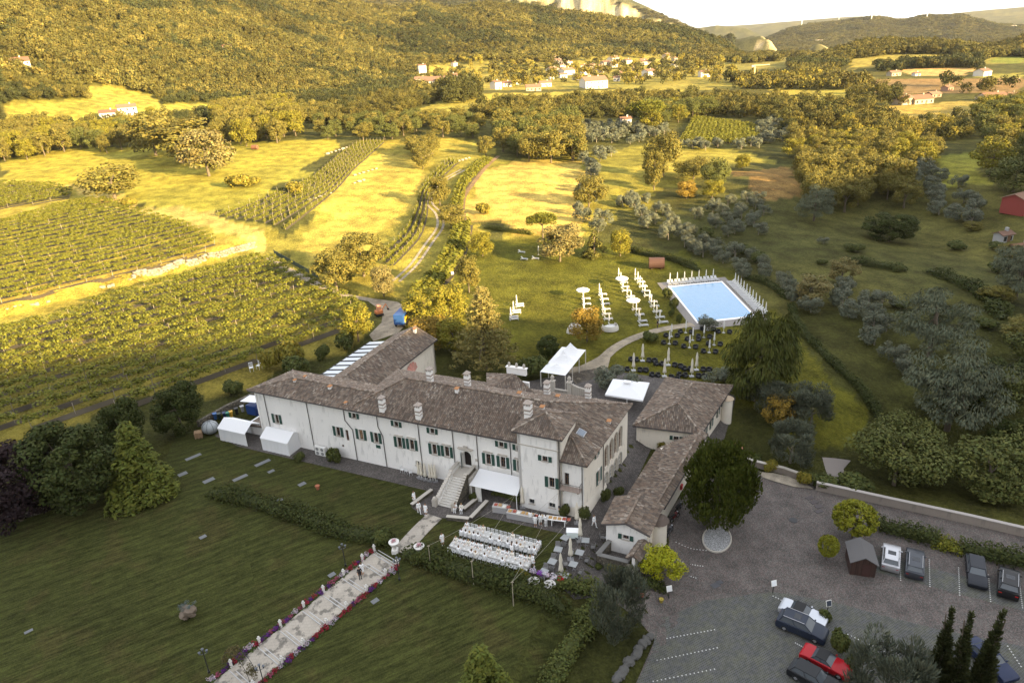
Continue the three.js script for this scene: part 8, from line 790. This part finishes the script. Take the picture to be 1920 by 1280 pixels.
for (const [x, y, c, l] of [[404, 786, [0.03, 0.10, 0.28], 'blue bin at the end of the bin row'], [412, 786, [0.012, 0.025, 0.02], 'black bin next to the blue end bin'], [422, 784, [0.015, 0.03, 0.08], 'dark blue bin in the bin row'], [428, 784, [0.02, 0.16, 0.11], 'green bin in the bin row'], [434, 782, [0.5, 0.29, 0.03], 'yellow bin in the bin row'], [444, 776, [0.015, 0.015, 0.015], 'black bin near the grey crate'], [455, 772, [0.3, 0.3, 0.3], 'grey bin at the ramp']]) { const p = hit(x, y), g = T('wheelie_bin', l, 'bin', onLand(p), 0.5); new MB().cyl(0.27, 0.36, 0.95, 0, 0.5, 0, 4, 0, PI / 4).build('bin_body', mat(...c, 0.5), g); new MB().rbox(0.62, 0.08, 0.66, 0.03, 0, 1.0, 0).build('lid', mat(c[0] * 1.2, c[1] * 1.2, c[2] * 1.2, 0.5), g); }
{ const p = hit(476, 775), g = T('blue_container', 'blue storage boxes under a small white canopy behind the villa', 'container', onLand(p), -AZ); new MB().rbox(1.8, 1.6, 1.2, 0.04, 0, 0.8, 0).build('box', mat(0.015, 0.05, 0.2, 0.5), g); new MB().rbox(1.3, 1.4, 1.0, 0.04, 1.6, 0.7, 0.1).build('box', mat(0.012, 0.03, 0.12, 0.5), g); const r = new MB().box(3.2, 0.06, 2.2, 0.6, 2.6, 0).build('canopy', canvas, g); r.rotation.z = 0.1; for (const x of [-0.8, 2.0]) new MB().rod([x, 0, -0.9], [x, 2.6, -0.9], 0.04).build('pole', white, g); }
{ const p = hit(396, 812), g = T('covered_float', 'round object wrapped in grey tarpaulin beside the tents', 'tarpaulin bundle', onLand(p)); new MB().sph(1.25, 0, 1.0, 0, 1, 0.85, 1, 14).build('tarpaulin', mat(0.30, 0.32, 0.33, 0.5), g); const r = new MB(); for (let i = 0; i < 4; i++) r.add(new THREE.TorusGeometry(1.26, 0.025, 5, 30), new THREE.Matrix4().makeRotationY(i * PI / 4).scale(V3(1, 0.85, 1)).setPosition(0, 1.0, 0)); r.build('rope', mat(0.08, 0.08, 0.08), g); }
{ const p = hit(373, 820), g = T('pallet_stack', 'upright stack of wooden pallets at the lawn corner', 'pallets', onLand(p), 0.3); for (let i = 0; i < 6; i++) { const m = new MB(); for (let k = 0; k < 5; k++) m.box(1.1, 0.025, 0.12, 0, 0.1, -0.44 + k * 0.22); for (const x of [-0.45, 0, 0.45]) m.box(0.09, 0.09, 1.0, x, 0.045, 0); m.build('pallet', mat(0.36, 0.24, 0.14, 0.9), g).position.y = i * 0.17; } }
for (const [x, y, l] of [[598, 853, 'white air-conditioning unit beside the closed tent'], [607, 855, 'white air-conditioning unit next to the shrub']]) { const p = hit(x, y), g = T('air_conditioner', l, 'air conditioner', onLand(p), -AZ); new MB().rbox(0.95, 1.4, 0.4, 0.03, 0, 0.75, 0).build('casing', mat(0.66, 0.65, 0.62, 0.5), g); for (const q of [0.42, 1.08]) { new MB().cyl(0.26, 0.26, 0.03, 0, q, 0.2, 16, PI / 2).build('fan_grille', mat(0.2, 0.2, 0.2, 0.6), g); } }
for (const [x, y, a, l] of [[472, 696, 0.4, 'white garden chair facing the shrub on the vineyard terrace'], [486, 692, -0.4, 'white garden chair beside the golden shrub']]) place('banquet_chair', onLand(hit(x, y), -0.05), a, l, 'chair', undefined, 1.7);
{ const p = vp(-17.0, 1.5), g = T('lean_to_roof', 'low tiled lean-to roof with a white edge beside the tents', 'lean-to', [p.x, ground(p.x, p.z), p.z], -AZ); const v = VT('side_shed', 'low stone shed with a mossy tiled roof at the villa end', 'shed'); g.removeFromParent(); used.set('lean_to_roof', 0); wall(v, [-17.6, 0.6], [-14.9, 0.6], -1, 1.5, [], plaster); wall(v, [-17.6, 5.4], [-17.6, 0.6], -1, 1.5, [], plaster); roofPlane(v, [[-17.8, 0.4, 1.4], [-14.8, 0.4, 1.6], [-14.2, 5.4, 1.9], [-17.2, 5.6, 1.7]], 95, { tone: 0.95 }); new MB().rod(L3(-17.9, 0.4, 1.5), L3(-17.3, 5.6, 1.8), 0.14, 0.14, 4).build('white_verge', white, v); }
// ---------------------------------------------------------------- houses, village, masts
const roofRed = [mat(0.16, 0.078, 0.045, 0.9), mat(0.13, 0.07, 0.046, 0.9), mat(0.19, 0.105, 0.066, 0.9)], hw = { white: mat(0.58, 0.55, 0.50, 0.9), cream: mat(0.34, 0.29, 0.22, 0.9), pink: mat(0.30, 0.18, 0.13, 0.9), stone: mat(0.36, 0.32, 0.27, 0.95), red: mat(0.22, 0.038, 0.03, 0.85), grey: mat(0.30, 0.30, 0.30, 0.9) };
function house(x, y, wpx, hpx, col, turn, label, group, o = {}) { const p = hit(x, y), w = metres(p, wpx), h = max(2.4, metres(p, hpx) * 0.72), d = w * (o.deep ?? 0.75), rh = o.flat ? 0.2 : w * 0.16, g = T(o.name ?? 'house', label, o.cat ?? 'house', [p.x, p.y - 0.3, p.z], turn, group); const s = new THREE.Shape(); s.moveTo(-d / 2, 0); s.lineTo(d / 2, 0); s.lineTo(d / 2, h); s.lineTo(0, h + rh); s.lineTo(-d / 2, h); const wg = new THREE.ExtrudeGeometry(s, { depth: w, bevelEnabled: false }); wg.translate(0, 0, -w / 2); wg.rotateY(PI / 2); M('wall', wg, hw[col], g);
  const sl = hypot(d / 2, rh) + 0.5, a = Math.atan2(rh, d / 2), rm = roofRed[floor(hash2(x, y) * 3)]; for (const q of [-1, 1]) { const r = new MB().box(w + 0.8, 0.18, sl).build('roof', o.roof ?? rm, g); r.position.set(0, h + rh / 2 + 0.02, q * (d / 4 + 0.12)); r.rotation.x = q * a; }
  const n = clamp(floor(w / 3.2), 2, 6), fl = h > 4.8 ? 2 : 1, wh = min(1.4, h / fl * 0.5); for (const q of [-1, 1]) for (let f = 0; f < fl; f++) for (let i = 0; i < n; i++) { const m = M('window', gk('hwin', () => new THREE.BoxGeometry(0.95, 1, 0.12)), paneDark, g); m.scale.y = wh; m.position.set(-w / 2 + (i + 0.5) * w / n, h / fl * (f + 0.55), q * (d / 2)); } new MB().box(1.1, 2, 0.14, w * 0.1, 1.1, d / 2).build('door', woodBrown, g); if (!o.flat) new MB().box(0.7, 1.5, 0.7, w * 0.2, h + rh + 0.2, 0).build('chimney', hw[col], g); return g; }
[[240, 216, 32, 22, 'white', 0.5, 'bright white house on the left meadow under the wood'], [204, 219, 28, 13, 'white', 0.3, 'low white house beside the bright one on the left meadow'], [32, 130, 44, 20, 'white', 0.6, 'white villa among the trees at the wood edge'], [3, 118, 16, 14, 'white', 0.5, 'white house partly hidden beside the wood-edge villa'], [426, 96, 16, 14, 'cream', 0.4, 'lone small house high in the wooded hillside'],
  [1113, 165, 44, 20, 'white', 0.25, 'big pale farmhouse with a long grey roof at the village edge'], [1172, 236, 20, 20, 'white', 0.2, 'white gabled house among dark trees by the pines'], [1692, 196, 30, 18, 'cream', 0.4, 'tall square farm building on the yellow field'], [1722, 194, 40, 14, 'cream', 0.2, 'long cream farm wing on the yellow field'], [1750, 182, 22, 10, 'pink', 0.3, 'tiled barn beside the farm tower'], [1676, 142, 20, 9, 'cream', 0.2, 'cream barn between the ploughed fields'], [1718, 142, 12, 5, 'white', 0.3, 'small white barn at the ploughed field'], [1842, 142, 26, 13, 'white', 0.5, 'white two-storey house on the right-hand fields'], [1860, 188, 44, 11, 'stone', 0.1, 'long low stone farm with a tiled roof'], [1896, 186, 20, 14, 'cream', 0.3, 'cream house at the end of the long stone farm'], [1776, 170, 18, 10, 'pink', 0.5, 'brown-tiled house among the farm trees'],
  [1912, 396, 56, 40, 'red', 0.5, 'red-walled house with a brown roof at the wood edge'], [1880, 452, 26, 22, 'grey', 0.3, 'weathered grey shed on the shaded slope'], [1912, 478, 40, 18, 'stone', 0.2, 'low stone shed beside the grey tree']].forEach((a) => house(...a));
{ const g = 'houses of the village below the wooded hill', R = rng(66), nm = ['small pale village house with a red tiled roof below the wooded hill', 'cream village house with a red tiled roof below the wooded hill']; for (const [x, y, w, h, c] of [[740, 154, 16, 8], [818, 162, 44, 16], [790, 160, 22, 18], [846, 150, 24, 12], [930, 167, 18, 18], [949, 162, 18, 10], [852, 124, 10, 9], [1000, 170, 28, 11], [1022, 162, 22, 10], [1036, 139, 20, 14], [1062, 140, 26, 12], [1098, 140, 16, 10], [1121, 136, 20, 10], [1010, 147, 14, 10], [1150, 114, 18, 8], [1176, 119, 16, 8], [1205, 121, 16, 8], [1216, 142, 24, 12], [1250, 109, 16, 9], [1320, 144, 18, 13], [1135, 122, 16, 8], [1190, 127, 14, 7], [975, 158, 14, 8], [880, 160, 14, 9], [1082, 150, 14, 8], [1230, 130, 14, 8], [1345, 146, 10, 7], [1160, 142, 14, 8], ...Array.from({ length: 30 }, () => [1000 + R() * 270, 112 + R() * 40, 8 + R() * 6, 6 + R() * 4])]) { const k = R() < 0.6 ? 0 : 1; house(x, y, w, h, k ? 'cream' : 'white', R() * 1.2 - 0.3, nm[k], g + (k ? ', cream' : ', pale')); }
  const t = house(793, 150, 14, 36, 'white', 0.3, 'white church tower rising above the village', undefined, { name: 'church_tower', cat: 'tower', deep: 0.9 }); for (let i = 0; i < 16; i++) house(1690 + i * 6 + (R() - 0.5) * 6, 80 - i * 0.6 + R() * 4, 7, 4, R() < 0.5 ? 'white' : 'cream', R(), 'tiny pale house of the distant town under the hazy ridge', 'houses of the distant town'); house(1884, 52, 30, 5, 'white', 0.2, 'long white factory hall on the hazy plain', undefined, { flat: 1, name: 'factory_hall', cat: 'building' }); house(1536, 80, 13, 7, 'white', 0.2, 'pale fort on the small hill in the valley', undefined, { flat: 1, name: 'hill_fort', cat: 'fort' }); }
for (const [x, y, l] of [[1503, 52, 'wind turbine standing apart on the near end of the hazy ridge'], [1573, 42, 'thin wind turbine between two others on the hazy ridge'], [1634, 40, 'wind turbine behind the wooded crest of the ridge'], [1738, 36, 'wind turbine beside the conical summit on the ridge']]) { const p = hit(x, y), g = T('wind_turbine', l, 'wind turbine', [p.x, p.y - 1, p.z]), h = 52; new MB().cyl(2.2, 1.3, h, 0, h / 2, 0, 8).build('tower', white, g); new MB().rbox(3, 3, 7, 0.6, 0, h + 1, 0).build('nacelle', white, g); for (let i = 0; i < 3; i++) { const a = i * 2.094 + x; new MB().rod([0, h + 1, 4], [cos(a) * 26, h + 1 + sin(a) * 26, 4], 1.2, 0.3, 4).build('blade', white, g); } }
{ const p = hit(1414, 150), g = T('tower_crane', 'yellow building crane standing among the cypresses', 'crane', [p.x, p.y, p.z]), y = mat(0.55, 0.45, 0.22, 0.7), H2 = metres(p, 26), m = new MB(); m.box(1, H2, 1, 0, H2 / 2, 0); m.build('mast', y, g); new MB().box(H2 * 1.1, 0.7, 0.7, H2 * 0.5, H2, 0).build('jib', y, g); new MB().box(2.4, 1.6, 1.4, -2, H2 - 0.6, 0).build('counterweight', hw.grey, g); }
{ const R = rng(44); for (let i = 0; i < 34; i++) { const x = 1372 + (i % 17) * 6.2 + (R() - 0.5) * 4, p = hit(x, 152 + R() * 4), h = metres(p, 15 + 9 * R()); plant('cypress', p, h * 0.28, h, 'dark pointed cypress in the row beside the crane', 'cypresses beside the crane'); } for (let i = 0; i < 9; i++) { const p = hit(748 + i * 9 + R() * 4, 146 + R() * 4), h = metres(p, 14 + 6 * R()); plant('cypress', p, h * 0.26, h, 'pointed cypress beside the village church', 'cypresses beside the church'); } const p = hit(1212, 246); plant('pine', p, metres(p, 80), metres(p, 62), 'broad umbrella pine beside the white gabled house'); }
// pale rock outcrops in the meadows
{ const R = rng(10); [[605, 368, 5, 'pale rock outcrop beside the sloping vineyard'], [636, 282, 6, 'white rock outcrop at the head of the sloping vineyard'], [690, 322, 6, 'chain of white rocks on the upper meadow'], [678, 340, 3, 'white boulder on the meadow'], [800, 292, 5, 'rocks beside the lane head'], [870, 300, 5, 'white rocks under the farm track']].forEach(([x, y, n, l]) => { const p = hit(x, y), g = T('rock_outcrop', l, 'rocks', [p.x, p.y, p.z]); for (let i = 0; i < n; i++) { const m = M('rock', STONES[i % 4], mat(0.30, 0.26, 0.2), g), s = 0.8 + 0.9 * R(), dx = (i - n / 2) * 1.5 * (x < 300 ? 2.2 : 0.9), dz = -(i - n / 2) * (x < 300 ? 0.3 : 2.2); m.position.set(dx, ground(p.x + dx, p.z + dz) - p.y + 0.3, dz); m.scale.set(s, s * 0.7, s); m.rotation.y = R() * 6; } }); }
// road fence and vineyard gate
{ const A = hit(514, 476), B = hit(597, 522), g = T('road_fence', 'dark green screen fence along the farm road', 'fence', [A.x, A.y, A.z]), n = 10; for (let i = 0; i < n; i++) { const p = A.clone().lerp(B, (i + 0.5) / n), m = M('screen_panel', gk('fencep', () => new THREE.BoxGeometry(1, 1.1, 0.06)), mat(0.035, 0.06, 0.045, 0.8), g); m.position.set(p.x - A.x, ground(p.x, p.z) - A.y + 0.6, p.z - A.z); m.scale.x = A.distanceTo(B) / n * 0.98; m.rotation.y = Math.atan2(-(B.z - A.z), B.x - A.x); const q = A.clone().lerp(B, i / n), t = M('post', gk('fencq', () => new THREE.BoxGeometry(0.1, 1.3, 0.1)), iron, g); t.position.set(q.x - A.x, ground(q.x, q.z) - A.y + 0.65, q.z - A.z); } }
renderer.render(scene, camera);
